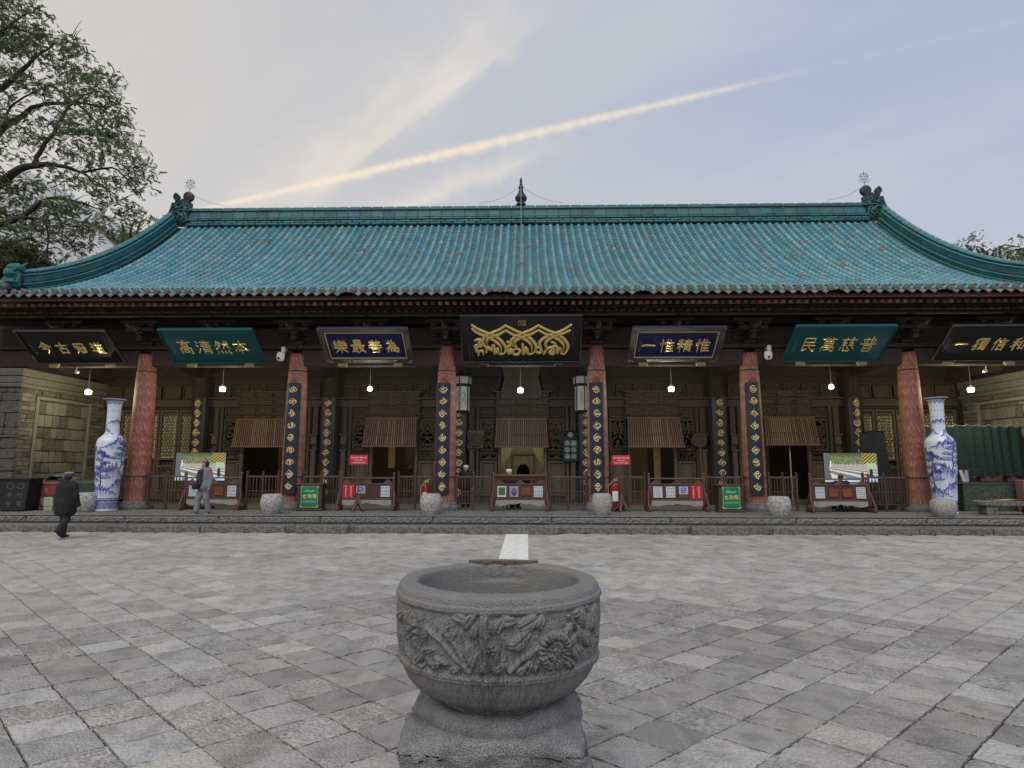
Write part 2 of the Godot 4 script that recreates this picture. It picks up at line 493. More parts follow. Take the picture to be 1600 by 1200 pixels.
# ---------------------------------------------------------------- sky
func sky_picture() -> ImageTexture:
	var w := 2048
	var h := 1024
	var px := PackedFloat32Array()
	px.resize(w * h * 3)
	var cir := noise(1.0, 5, 4)
	var wob := noise(1.0, 3, 9)
	var n1 := Vector3(0.1984, -0.8486, -0.4905).normalized()      # plane of the vapour trail
	var a1 := Vector3(-0.4501, 0.3657, -0.8147).normalized()
	var n2 := Vector3(0.5373, -0.6698, -0.5125).normalized()      # broad cirrus streak
	var a2 := Vector3(-0.3102, 0.4082, -0.8586).normalized()
	var n3 := Vector3(0.349, -0.8288, -0.4373).normalized()       # low streak
	var a3 := Vector3(-0.2021, 0.3891, -0.8987).normalized()
	var t1 := n1.cross(a1)
	var t2 := n2.cross(a2)
	var t3 := n3.cross(a3)
	var low := Color(0.81, 0.805, 0.82).srgb_to_linear()
	var warm := Color(0.80, 0.785, 0.77).srgb_to_linear()
	var blue := Color(0.66, 0.712, 0.81).srgb_to_linear()
	var cream := Color(0.90, 0.87, 0.825).srgb_to_linear()
	var white := Color(0.97, 0.90, 0.815).srgb_to_linear()
	for y in h:
		var el := PI * (0.5 - (y + 0.5) / h)
		var sy := sin(el)
		var cy := cos(el)
		var k := pow(clampf(sy, 0.0, 1.0), 0.75)
		for x in w:
			var c := low
			if el > 0.0:
				var az := TAU * (x + 0.5) / w
				var d := Vector3(sin(az) * cy, sy, -cos(az) * cy)
				var left := clampf(0.42 - 0.85 * d.x / maxf(cy, 0.2), 0.0, 1.0)
				var high := blue.lerp(warm, left)
				c = low.lerp(high, clampf(k * 1.5, 0.0, 1.0))
				var q := d / (sy + 0.25)
				var f := cir.get_noise_3d(q.x * 0.9 + q.z * 0.5, q.z * 2.2 - q.x * 1.3, 0.3)
				var f2 := cir.get_noise_3d(q.x * 3.1 + q.z * 1.7, q.z * 7.0 - q.x * 4.6, 4.1)
				c = c.lerp(cream, clampf(0.10 + f * 0.34 + f2 * 0.12, 0.0, 0.5) * 0.55)
				if d.z < 0.0:
					# broad streak: soft above, sharper along its lower edge
					var s := d.dot(n2)
					var l := atan2(d.dot(t2), d.dot(a2))
					var side := 0.055 if s < 0.0 else 0.02
					var edge := wob.get_noise_2d(l * 9.0, 1.0) * 0.02
					var body := exp(-pow((s + edge + 0.012) / side, 2.0)) * smoothstep(-0.24, 0.06, l) * (1.0 - smoothstep(0.24, 0.47, l))
					c = c.lerp(cream, clampf(body * (0.62 + 0.55 * f2), 0.0, 0.85))
					s = d.dot(n3)
					l = atan2(d.dot(t3), d.dot(a3))
					body = exp(-pow((s + 0.004 + wob.get_noise_2d(l * 12.0, 7.0) * 0.01) / (0.018 if s < 0.0 else 0.011), 2.0)) * smoothstep(-0.14, 0.05, l) * (1.0 - smoothstep(0.2, 0.32, l))
					c = c.lerp(cream, clampf(body * (0.6 + 0.5 * f2), 0.0, 0.8))
					# vapour trail: tapering, puffed along its lower side
					s = d.dot(n1)
					if absf(s) < 0.05:
						l = atan2(d.dot(t1), d.dot(a1))
						var far := clampf(l / 0.887, -0.3, 1.6)
						var wide := 0.0074 * smoothstep(-0.3, 0.4, far) * (1.0 - 0.62 * smoothstep(0.5, 1.0, far))
						var puff := wob.get_noise_3d(l * 40.0, s * 60.0, 3.0) * 0.6 + wob.get_noise_3d(l * 16.0, s * 30.0, 13.0) * 0.6
						var under := wide * (1.0 + clampf(puff, -0.3, 0.6) * 0.8 * smoothstep(0.1, 0.35, far) * (1.0 - smoothstep(0.6, 0.9, far)))
						var e := s / (wide * 0.75 if s < 0.0 else under)
						var on := exp(-e * e * 1.2) * (1.0 - 0.35 * smoothstep(0.2, 0.8, far)) * (1.0 - smoothstep(0.80, 1.0, far) * 0.9)
						c = c.lerp(white, clampf(on * (1.0 + 0.35 * wob.get_noise_2d(l * 40.0, 33.0)), 0.0, 0.95))
			var o := (y * w + x) * 3
			px[o] = c.r
			px[o + 1] = c.g
			px[o + 2] = c.b
	return ImageTexture.create_from_image(Image.create_from_data(w, h, false, Image.FORMAT_RGBF, px.to_byte_array()))


# ---------------------------------------------------------------- ground and paving
func slab_mesh(ex: Vector2, ez: Vector2, gap: float, seed_: int) -> ArrayMesh:
	# one flagstone: a rhombus-like slab with wavering edges and a chamfered arris; ex, ez are its edge vectors in x,z
	var r := RandomNumberGenerator.new()
	r.seed = seed_
	var b := MB.new()
	# riven top: a fine height grid, edges worn down and chipped here and there
	var f := noise(9.0, 4, seed_)
	var f2 := noise(2.6, 3, seed_ + 1)
	var cut := noise(5.0, 3, seed_ + 2)
	var m := 13
	for j in m + 1:
		for q in m + 1:
			var s := float(j) / m
			var t := float(q) / m
			var p := ex * (s - 0.5) + ez * (t - 0.5)
			var e := minf(minf(s, 1.0 - s), minf(t, 1.0 - t))
			var inn := p * (1.0 - gap / 0.15)
			if e == 0.0:
				inn += Vector2(r.randf_range(-1, 1), r.randf_range(-1, 1)) * 0.003
			var y := f.get_noise_2dv(inn) * 0.0035 + f2.get_noise_2dv(inn) * 0.005
			var chip := smoothstep(0.22, 0.5, cut.get_noise_2dv(inn)) * smoothstep(0.20, 0.0, e)
			y -= 0.005 * (1.0 if e == 0.0 else 0.0) + 0.010 * chip
			b.v.append(Vector3(inn.x, y, inn.y))
	for j in m:
		for q in m:
			var a := j * (m + 1) + q
			b.i.append_array([a, a + 1, a + m + 2, a, a + m + 2, a + m + 1])
	var ring := []
	for k in m:
		ring.append(k)
	for k in m:
		ring.append(k * (m + 1) + m)
	for k in m:
		ring.append(m * (m + 1) + m - k)
	for k in m:
		ring.append((m - k) * (m + 1))
	for k in ring.size():
		var p: Vector3 = b.v[ring[k]]
		var q: Vector3 = b.v[ring[(k + 1) % ring.size()]]
		b.quad(p, q, Vector3(q.x, -0.035, q.z), Vector3(p.x, -0.035, p.z))
	return b.mesh()

func slab_into(b: MB, ex: Vector2, ez: Vector2, gap: float, r: RandomNumberGenerator, at: Vector3, tilt: Vector3) -> int:
	var ring := []
	var cs := [(-ex - ez) * 0.5, (ex - ez) * 0.5, (ex + ez) * 0.5, (ez - ex) * 0.5]
	for k in 4:
		var p: Vector2 = cs[k]
		var q: Vector2 = cs[(k + 1) % 4]
		var side := (q - p).normalized()
		var inn := Vector2(-side.y, side.x)
		if inn.dot(-(p + q)) < 0.0:
			inn = -inn
		for s in 4:
			var f: float = [0.0, 0.3, 0.55, 0.8][s]
			var e := p.lerp(q, f)
			e -= e.normalized() * gap * (1.0 if s else 1.35)
			ring.append(e + inn * r.randf_range(-0.0035, 0.0035))
	var n := b.v.size()
	for lv in 3:
		for p in ring:
			var q: Vector2 = p
			var y := 0.0
			if lv == 0:
				q = p * (1.0 - 0.012 / p.length())
			elif lv == 1:
				y = -0.006
			else:
				y = -0.03
			b.v.append(at + Vector3(q.x, y + tilt.x * q.x + tilt.z * q.y + tilt.y, q.y))
	var m := ring.size()
	b.v.append(at + Vector3(0, tilt.y, 0))
	for k in m:
		var j := (k + 1) % m
		b.i.append_array([n + 3 * m, n + k, n + j])
		for lv in 2:
			var a := n + lv * m + k
			var c := n + lv * m + j
			b.i.append_array([a, a + m, c + m, a, c + m, c])
	return b.v.size() - n

func make_ground() -> void:
	var g := MB.new()
	g.quad(Vector3(-220, -0.028, 40), Vector3(220, -0.028, 40), Vector3(220, -0.028, -260), Vector3(-220, -0.028, -260))
	setting(part("ground", g, M.joint))
	var pav := Node3D.new()
	pav.name = "courtyard_paving"
	add_child(pav)
	setting(pav)
	var u := Vector2(0.322, 0.285)
	var w := Vector2(0.322, -0.285)
	var o := Vector2(1.49, -4.66)
	var kinds := []
	for k in 14:
		kinds.append(slab_mesh(u, w, 0.003 + 0.0018 * (k % 4), 900 + k))
	var all := []
	for a in range(-62, 62):
		for c in range(-62, 62):
			var p := o + u * (a + 0.5) + w * (c + 0.5)
			if p.y > -1.4 or p.y < -17.55 or absf(p.x) > 17.0:
				continue
			all.append(p)
	all.sort_custom(func(p, q): return key(p) > key(q))
	var rest := MB.new()
	var tint := PackedColorArray()
	var r := RandomNumberGenerator.new()
	r.seed = 4455
	var big := noise(0.16, 2, 6)
	for k in all.size():
		var p: Vector2 = all[k]
		var tilt := Vector3(r.randf_range(-0.006, 0.006), r.randf_range(-0.003, 0.003), r.randf_range(-0.006, 0.006))
		var at := Vector3(p.x, 0, p.y)
		var pick := int(clampf(r.randfn(3.6 + big.get_noise_2d(p.x, p.y) * 2.5, 2.0), 0, 8))
		var tone: int = [8, 2, 5, 0, 4, 1, 7, 3, 6][pick]
		if k < 300:
			var bb := Basis(Vector3(1, tilt.x, 0).normalized(), Vector3(-tilt.x, 1, -tilt.z).normalized(), Vector3(0, tilt.z, 1).normalized())
			if r.randf() < 0.5:
				bb = bb * Basis(Vector3.UP, PI)
			put("paving_slab", kinds[r.randi() % 14], M.slab[tone][r.randi() % 4], pav, Transform3D(bb, at + Vector3(0, tilt.y, 0)))
		else:
			var n := slab_into(rest, u, w, 0.004 + 0.002 * (r.randi() % 4), r, at, tilt)
			var c: Color = (M.slab[tone][0].albedo_color as Color).srgb_to_linear() * r.randf_range(0.92, 1.06)
			for j in n:
				tint.append(c)
	var am := rest.mesh()
	var arr := am.surface_get_arrays(0)
	arr[Mesh.ARRAY_COLOR] = tint
	var am2 := ArrayMesh.new()
	am2.add_surface_from_arrays(Mesh.PRIMITIVE_TRIANGLES, arr)
	setting(put("paving_slabs", am2, M.paving, pav), "stuff")
	# the pale stone path on the axis
	var path := Node3D.new()
	path.name = "path"
	add_child(path)
	setting(path)
	for k in 5:
		var z0 := -17.5 + k * 2.62
		var b := MB.new()
		b.box(Vector3(-0.10, -0.006, z0 + 1.3), Vector3(0.615, 0.042, 2.606), 0.006)
		part("path_slab", b, M.white_stone, path)

func key(p: Vector2) -> float:
	# apparent size: how large a slab shows from the courtyard's viewpoint
	var d := Vector2(p.x - 0.17, p.y).length()
	return (1.0 if absf(p.x) < -p.y * 0.92 + 0.4 and p.y < -3.35 else 0.0) * 1000.0 - d


# ---------------------------------------------------------------- platform and steps
func make_platform() -> void:
	var pf := Node3D.new()
	pf.name = "stone_platform"
	add_child(pf)
	tag(pf, "long low stone platform with carved edge stones and one step along the hall front", "platform")
	var core := MB.new()
	core.box(Vector3(0, 0.20, -29.0), Vector3(60, 0.40, 20.0))
	part("core", core, M.step2, pf)
	var x := -21.0
	var k := 0
	while x < 21.0:
		var l := rng.randf_range(1.35, 2.5)
		var b := MB.new()
		var dz := rng.randf_range(-0.03, 0.03)
		b.box(Vector3(x + l * 0.5, 0.085, -17.98 + dz), Vector3(l - 0.012, 0.20 + rng.randf_range(-0.012, 0.008), 0.76), 0.016)
		part("step_stone", b, [M.step, M.step2, M.step][k % 3], pf)
		x += l
		k += 1
	x = -21.0
	while x < 21.0:
		var l := rng.randf_range(2.6, 3.9)
		var b := MB.new()
		var dz := rng.randf_range(-0.012, 0.012)
		# edge stone: coping, a carved field set back between two mouldings
		b.box(Vector3(x + l * 0.5, 0.416, -18.625 + dz), Vector3(l - 0.01, 0.032, 0.65), 0.01)
		b.box(Vector3(x + l * 0.5, 0.29, -18.64 + dz), Vector3(l - 0.01, 0.21, 0.60), 0.01)
		var e := part("edge_stone", b, M.step, pf)
		var c := MB.new()
		rough_panel(c, x + 0.015, x + l - 0.015, 0.195, 0.400, -18.312 + dz, 0.045, int(x * 10.0))
		part("carved_field", c, M.riser, e)
		x += l
	x = -21.0
	while x < 21.0:
		for row in 3:
			var b := MB.new()
			var l := 0.98
			b.box(Vector3(x + l * 0.5 + row * 0.3, 0.404, -19.27 - row * 0.68), Vector3(l - 0.01, 0.05 + rng.randf_range(-0.004, 0.004), 0.67), 0.008)
			part("floor_slab", b, [M.step, M.step2][rng.randi() % 2], pf)
		x += 0.98
	var back := MB.new()
	back.box(Vector3(0, 0.4, -23.56), Vector3(42, 0.05, 5.1))
	part("porch_floor", back, M.step2, pf)
	# blocks laid against the step
	var spots := [[-5.62, 1.45, "mossy stone block at the step below the left donation box"], [-0.22, 2.62, "wide stone block at the step where the pale path ends"], [5.55, 1.55, "stone block at the step below the right red notice stand"]]
	for s in spots:
		var b := MB.new()
		rough_box(b, Vector3(s[0], 0.10, -17.53), Vector3(s[1], 0.25, 0.40), 0.010, int(s[0] * 7.0))
		tag(part("step_block", b, M.step), s[2], "stone block", "blocks along the step")

func rough_panel(b: MB, x0: float, x1: float, y0: float, y1: float, z: float, amp: float, sd: int) -> void:
	# a field of carved scrollwork worn down, as a height grid
	var nx := int((x1 - x0) / 0.035)
	var ny := 7
	var f := noise(5.2, 2, sd)
	var n := b.v.size()
	for j in ny + 1:
		for q in nx + 1:
			var px := lerpf(x0, x1, float(q) / nx)
			var py := lerpf(y0, y1, float(j) / ny)
			var hgt := clampf(absf(f.get_noise_2d(px, py * 1.6)) * 3.2, 0.0, 1.0)
			if j == 0 or j == ny or q == 0 or q == nx:
				hgt = -0.6
			b.v.append(Vector3(px, py, z + (hgt - 0.5) * amp))
	for j in ny:
		for q in nx:
			var a := n + j * (nx + 1) + q
			b.i.append_array([a, a + nx + 1, a + nx + 2, a, a + nx + 2, a + 1])

func rough_box(b: MB, c: Vector3, s: Vector3, amp: float, sd: int, cells := 9) -> void:
	# a hewn block: six gridded faces pushed about by noise, corners rounded
	var f := noise(2.4, 4, sd)
	var f2 := noise(9.0, 3, sd + 5)
	for ax in 3:
		for sg in [-1.0, 1.0]:
			var n := b.v.size()
			for j in cells + 1:
				for q in cells + 1:
					var p := Vector3.ZERO
					p[ax] = sg
					p[(ax + 1) % 3] = -1.0 + 2.0 * j / cells
					p[(ax + 2) % 3] = -1.0 + 2.0 * q / cells
					var e := p.abs()
					var rr := 1.0 - 0.035 * (pow(e.x * e.y, 8.0) + pow(e.y * e.z, 8.0) + pow(e.x * e.z, 8.0))
					var w := c + p * s * 0.5 * rr
					w += p.normalized() * (f.get_noise_3dv(w) * amp * 2.0 + f2.get_noise_3dv(w) * amp * 0.8)
					b.v.append(w)
			for j in cells:
				for q in cells:
					var a := n + j * (cells + 1) + q
					if sg > 0:
						b.i.append_array([a, a + cells + 1, a + cells + 2, a, a + cells + 2, a + 1])
					else:
						b.i.append_array([a, a + cells + 2, a + cells + 1, a, a + 1, a + cells + 2])


# ---------------------------------------------------------------- hall: columns, beams, carved wall
var hall: Node3D

func make_hall() -> void:
	hall = thing("prayer_hall", "long timber hall with turquoise tiled roof, red columns and a deep open porch", "building", Vector3.ZERO)
	for k in 6:
		var mid := k == 2 or k == 3
		var c := MB.new()
		var top := 5.98 if mid else 5.74
		c.lathe([Vector2(0.372, 0.70), Vector2(0.375, 1.2), Vector2(0.362, 2.4), Vector2(0.345, 3.6), Vector2(0.325, 4.7), Vector2(0.31, 5.13)], 28, Vector3(COLS[k], 0, ZC))
		c.lathe([Vector2(0.295, 5.13), Vector2(0.296, 5.5), Vector2(0.29, top), Vector2(0.0, top)], 28, Vector3(COLS[k], 0, ZC))
		var o := part("column", c, M.column, hall)
		var r := MB.new()
		r.lathe([Vector2(0.30, 5.10), Vector2(0.318, 5.115), Vector2(0.318, 5.15), Vector2(0.29, 5.165)], 28, Vector3(COLS[k], 0, ZC))
		part("band", r, M.beam, o)
		r = MB.new()
		r.lathe([Vector2(0.375, 1.50), Vector2(0.386, 1.51), Vector2(0.386, 1.555), Vector2(0.37, 1.565)], 28, Vector3(COLS[k], 0, ZC))
		part("hoop", r, M.fence, o)
		var s := MB.new()
		s.lathe([Vector2(0.50, 0.43), Vector2(0.51, 0.50), Vector2(0.505, 0.565), Vector2(0.47, 0.585), Vector2(0.47, 0.60), Vector2(0.445, 0.625), Vector2(0.435, 0.68), Vector2(0.40, 0.705), Vector2(0.0, 0.705)], 28, Vector3(COLS[k], 0, ZC))
		part("column_base", s, M.step2, o)
	for k in 6:
		var c := MB.new()
		c.lathe([Vector2(0.33, 0.43), Vector2(0.33, 3.0), Vector2(0.30, 7.2)], 20, Vector3(COLS[k], 0, ZI + 0.1))
		part("inner_column", c, M.dark, hall)
	# beams along the front
	var spans := [-18.6, -13.13, -7.79, -2.58, 2.58, 7.79, 13.13, 18.6]
	for k in 7:
		var a: float = spans[k]
		var e: float = spans[k + 1]
		var b := MB.new()
		b.box(Vector3((a + e) * 0.5, 5.60, ZC), Vector3(e - a - 0.36, 0.58, 0.30), 0.03)
		part("tie_beam", b, M.beam, hall)
		b = MB.new()
		b.box(Vector3((a + e) * 0.5, 5.98, ZC), Vector3(e - a - 0.004, 0.14, 0.46), 0.02)
		part("plate_beam", b, M.beam, hall)
		b = MB.new()
		b.box(Vector3((a + e) * 0.5, 7.02, ZC), Vector3(e - a - 0.004, 0.34, 0.34), 0.03)
		part("eave_purlin", b, M.dark, hall)
		b = MB.new()
		b.box(Vector3((a + e) * 0.5, 6.38, ZC - 0.04), Vector3(e - a - 0.3, 0.62, 0.06))
		part("bracket_board", b, M.dark, hall)
		b = MB.new()
		b.box(Vector3((a + e) * 0.5, 6.98, -19.75), Vector3(e - a - 0.004, 0.2, 0.2), 0.02)
		part("outer_purlin", b, M.dark, hall)
		b = MB.new()
		b.box(Vector3((a + e) * 0.5, 5.75, ZI - 0.02), Vector3(e - a - 0.5, 0.5, 0.3), 0.03)
		part("inner_beam", b, M.dark, hall)
	for k in 6:
		var b := MB.new()
		b.box(Vector3(COLS[k], 5.7, (ZC + ZI) * 0.5), Vector3(0.3, 0.5, ZC - ZI - 0.7), 0.04)
		part("cross_beam", b, M.dark, hall)
	# bracket sets over the columns and between them
	var proto: Mesh = bracket_mesh()
	for k in range(-5, 6):
		var x: float = COLS[(k + 5) / 2] if k % 2 != 0 else ((COLS[(k + 4) / 2] + COLS[(k + 6) / 2]) * 0.5 if absi(k) < 5 else 0.0)
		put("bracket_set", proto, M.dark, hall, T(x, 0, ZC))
	for x in [-15.8, 15.8]:
		put("bracket_set", proto, M.dark, hall, T(x, 0, ZC))
	# carved timber wall, five doorways and two window bays
	for k in 5:
		door_bay((COLS[k] + COLS[k + 1]) * 0.5, COLS[k + 1] - COLS[k], k)
	for s in [-1.0, 1.0]:
		var b := MB.new()
		b.box(Vector3(s * 19.5, 3.9, ZI - 0.2), Vector3(4.6, 7.2, 0.12))
		b.box(Vector3(s * 17.05, 7.0, -27.3), Vector3(0.12, 3.4, 11.4))
		b.box(Vector3(s * 19.3, 7.6, -22.52), Vector3(3.6, 2.6, 0.1))
		part("side_boarding", b, M.dark, hall)
	window_bay(-15.25, 4.1)
	window_bay(15.25, 4.1)
	interior()

func bracket_mesh() -> Mesh:
	var b := MB.new()
	b.box(Vector3(0, 6.13, 0), Vector3(0.42, 0.16, 0.42), 0.04)
	b.box(Vector3(0, 6.29, 0.0), Vector3(1.05, 0.15, 0.14), 0.03)
	b.box(Vector3(0, 6.27, 0.18), Vector3(0.15, 0.17, 0.95), 0.03)
	for s in [-0.45, 0.0, 0.45]:
		b.box(Vector3(s, 6.42, 0), Vector3(0.2, 0.11, 0.2), 0.03)
	b.box(Vector3(0, 6.42, 0.55), Vector3(0.22, 0.12, 0.22), 0.03)
	b.box(Vector3(0, 6.55, 0.0), Vector3(1.45, 0.14, 0.14), 0.03)
	b.box(Vector3(0, 6.56, 0.32), Vector3(0.14, 0.16, 1.3), 0.03)
	b.box(Vector3(0, 6.55, 0.56), Vector3(1.0, 0.13, 0.13), 0.03)
	for s in [-0.62, 0.0, 0.62]:
		b.box(Vector3(s, 6.68, 0), Vector3(0.2, 0.11, 0.2), 0.03)
	for s in [-0.42, 0.0, 0.42]:
		b.box(Vector3(s, 6.68, 0.58), Vector3(0.18, 0.11, 0.18), 0.03)
	b.tube([Vector3(0, 6.6, 0.9), Vector3(0, 6.52, 1.15), Vector3(0, 6.6, 1.32)], [0.07, 0.06, 0.02], 6)
	b.box(Vector3(0, 6.80, 0.6), Vector3(1.3, 0.13, 0.12), 0.03)
	return b.mesh()

func frame(b: MB, x0: float, x1: float, y0: float, y1: float, z: float, w: float, d: float) -> void:
	# four bars butted end to end
	b.box(Vector3((x0 + x1) * 0.5, y1 - w * 0.5, z), Vector3(x1 - x0, w, d), 0.012)
	b.box(Vector3((x0 + x1) * 0.5, y0 + w * 0.5, z), Vector3(x1 - x0, w, d), 0.012)
	b.box(Vector3(x0 + w * 0.5, (y0 + y1) * 0.5, z), Vector3(w, y1 - y0 - 2 * w, d), 0.012)
	b.box(Vector3(x1 - w * 0.5, (y0 + y1) * 0.5, z), Vector3(w, y1 - y0 - 2 * w, d), 0.012)

func relief(b: MB, x0: float, x1: float, y0: float, y1: float, z: float, amp: float, sd: int) -> void:
	# openwork carving: a mirrored height grid of scrolls
	var nx := maxi(6, int((x1 - x0) / 0.035))
	var ny := maxi(6, int((y1 - y0) / 0.035))
	nx = mini(nx, 46)
	ny = mini(ny, 46)
	var f := noise(3.4, 2, sd)
	var n := b.v.size()
	var cx := (x0 + x1) * 0.5
	for j in ny + 1:
		for q in nx + 1:
			var px := lerpf(x0, x1, float(q) / nx)
			var py := lerpf(y0, y1, float(j) / ny)
			var hgt := 1.0 - clampf(absf(f.get_noise_2d(absf(px - cx) * 1.4, py * 1.4)) * 4.5, 0.0, 1.0)
			b.v.append(Vector3(px, py, z + hgt * amp))
	for j in ny:
		for q in nx:
			var a := n + j * (nx + 1) + q
			b.i.append_array([a, a + nx + 1, a + nx + 2, a, a + nx + 2, a + 1])

func panel(o: Node3D, called: String, x0: float, x1: float, y0: float, y1: float, z: float, w := 0.06, sd := 1, rel := true) -> void:
	var b := MB.new()
	frame(b, x0, x1, y0, y1, z + 0.03, w, 0.07)
	if rel:
		relief(b, x0 + w, x1 - w, y0 + w, y1 - w, z - 0.01, 0.075, sd)
	else:
		b.box(Vector3((x0 + x1) * 0.5, (y0 + y1) * 0.5, z + 0.005), Vector3(x1 - x0 - 2 * w - 0.1, y1 - y0 - 2 * w - 0.1, 0.03), 0.012)
		b.quad(Vector3(x0 + w, y0 + w, z + 0.002), Vector3(x0 + w, y1 - w, z + 0.002), Vector3(x1 - w, y1 - w, z + 0.002), Vector3(x1 - w, y0 + w, z + 0.002))
	part(called, b, M.carved if rel else M.wood2, o)

func door_bay(cx: float, wide: float, idx: int) -> void:
	var o := Node3D.new()
	o.name = numbered(hall, "door_bay")
	hall.add_child(o)
	o.position = Vector3(cx, 0, ZI)
	var hw := wide * 0.5
	var ow := 0.86       # half opening
	var sd := 50 + idx * 31
	for s in [-1.0, 1.0]:
		var b := MB.new()
		b.box(Vector3(s * (ow + hw) * 0.5 + s * 0.06, 2.45, -0.06), Vector3(hw - ow - 0.1, 4.05, 0.1))
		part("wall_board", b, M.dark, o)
		b = MB.new()
		b.box(Vector3(s * (ow + 0.06), 2.2, 0.03), Vector3(0.12, 3.5, 0.16), 0.02)
		part("jamb", b, M.wood2, o)
		b = MB.new()
		b.box(Vector3(s * 1.80, 2.36, 0.03), Vector3(0.13, 3.86, 0.15), 0.02)
		b.box(Vector3(s * 2.05, 2.36, 0.02), Vector3(0.24, 3.86, 0.09), 0.02)
		part("post", b, M.wood, o)
		var x0 := minf(s * 1.01, s * 1.70)
		var x1 := maxf(s * 1.01, s * 1.70)
		panel(o, "carved_panel", x0, x1, 2.50, 3.78, 0.0, 0.08, sd + 1)
		panel(o, "waist_panel", x0, x1, 2.16, 2.44, 0.0, 0.05, sd + 2)
		panel(o, "lower_panel", x0, x1, 0.72, 2.10, 0.0, 0.09, sd + 3, false)
		panel(o, "head_panel", x0, x1, 3.84, 4.20, 0.0, 0.05, sd + 4)
		# narrow bracket post with a cap
		b = MB.new()
		b.box(Vector3(s * 2.03, 1.55, 0.12), Vector3(0.20, 1.9, 0.08), 0.02)
		b.box(Vector3(s * 2.03, 2.52, 0.13), Vector3(0.30, 0.07, 0.12), 0.015)
		b.box(Vector3(s * 2.03, 2.92, 0.12), Vector3(0.26, 0.36, 0.08), 0.03)
		b.box(Vector3(s * 2.03, 3.14, 0.13), Vector3(0.34, 0.07, 0.12), 0.015)
		part("niche_post", b, M.wood2, o)
	var t := MB.new()
	t.box(Vector3(0, 0.52, 0.02), Vector3(1.72, 0.18, 0.18), 0.02)
	part("threshold", t, M.wood, o)
	t = MB.new()
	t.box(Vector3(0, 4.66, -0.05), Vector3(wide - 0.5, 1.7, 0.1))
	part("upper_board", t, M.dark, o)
	t = MB.new()
	t.box(Vector3(0, 4.40, 0.05), Vector3(wide - 0.6, 0.30, 0.14), 0.02)
	part("lintel", t, M.wood, o)
	t = MB.new()
	t.box(Vector3(0, 4.62, 0.07), Vector3(wide - 0.6, 0.05, 0.2), 0.01)
	part("lintel_moulding", t, M.wood2, o)
	var n := 6
	for k in n:
		var w := (wide - 0.9) / n
		var x0 := -wide * 0.5 + 0.45 + k * w
		panel(o, "frieze_panel", x0 + 0.04, x0 + w - 0.04, 4.68, 5.18, 0.0, 0.05, sd + 10 + k)
	# hood above the doorway: two tiers of small carved panels standing proud
	for tier in 4:
		var y0: float = [3.77, 4.0, 4.32, 4.6][tier]
		var y1: float = [3.98, 4.28, 4.57, 4.86][tier]
		var d: float = [0.12, 0.16, 0.24, 0.3][tier]
		for k in 3:
			var x0 := -1.08 + k * 0.72
			panel(o, "hood_panel", x0 + 0.03, x0 + 0.69, y0 + 0.01, y1 - 0.01, d, 0.03, sd + 20 + tier * 3 + k)
		var m := MB.new()
		m.box(Vector3(0, y1 + 0.005, d * 0.5 + 0.03), Vector3(2.24 + 0.05 * tier, 0.032, d + 0.1), 0.008)
		m.box(Vector3(0, (y0 + y1) * 0.5, d * 0.5 - 0.01), Vector3(2.14, y1 - y0 - 0.03, d - 0.02))
		part("hood_moulding", m, M.wood2, o)

func window_bay(cx: float, wide: float) -> void:
	var o := Node3D.new()
	o.name = numbered(hall, "window_bay")
	hall.add_child(o)
	o.position = Vector3(cx, 0, ZI)
	var b := MB.new()
	b.box(Vector3(0, 2.4, -0.12), Vector3(wide, 4.0, 0.1))
	b.box(Vector3(0, 5.0, -0.12), Vector3(wide, 1.3, 0.1))
	part("wall_board", b, M.dark, o)
	b = MB.new()
	b.box(Vector3(0, 4.42, 0.02), Vector3(wide, 0.3, 0.16), 0.02)
	b.box(Vector3(0, 4.22, 0.04), Vector3(wide - 0.4, 0.05, 0.1), 0.01)
	part("lintel", b, M.wood, o)
	for k in 5:
		var w := wide / 5.0
		panel(o, "frieze_panel", -wide * 0.5 + k * w + 0.04, -wide * 0.5 + (k + 1) * w - 0.04, 4.62, 5.12, -0.02, 0.05, 300 + k)
	var hexes := MB.new()
	for r in 14:
		for q in 6:
			var c := Vector3(-0.285 + q * 0.115 + (0.0575 if r % 2 else 0.0), 2.28 + r * 0.122, 0.03)
			if absf(c.x) > 0.28:
				continue
			for e in 3:
				var a := PI / 6 + e * PI / 3
				var m := c + Vector3(cos(a + PI / 6), sin(a + PI / 6), 0) * 0.0575
				hexes.box(m, Vector3(0.072, 0.022, 0.03), 0.0, Basis(Vector3.BACK, a + PI / 6 + PI / 2))
			if (q + r) % 2 == 0:
				hexes.box(c, Vector3(0.05, 0.014, 0.026), 0.0, Basis(Vector3.BACK, 0.5))
	var hm := hexes.mesh()
	var n := int(wide / 0.80)
	for k in n:
		var x := (k - (n - 1) * 0.5) * 0.80
		var s := MB.new()
		frame(s, x - 0.385, x + 0.385, 0.55, 4.15, 0.02, 0.09, 0.1)
		s.box(Vector3(x, 2.16, 0.02), Vector3(0.588, 0.09, 0.09), 0.01)
		s.box(Vector3(x, 1.86, 0.02), Vector3(0.588, 0.09, 0.09), 0.01)
		s.box(Vector3(x, 3.98, 0.02), Vector3(0.588, 0.06, 0.09), 0.01)
		part("casement", s, M.wood2, o)
		panel(o, "lower_panel", x - 0.29, x + 0.29, 0.65, 1.80, -0.03, 0.05, 330 + k)
		put("lattice", hm, M.wood, o, T(x, 0, 0))
		var p := MB.new()
		p.box(Vector3(x, 3.08, -0.035), Vector3(0.586, 1.74, 0.02))
		part("pane", p, M.pane, o)

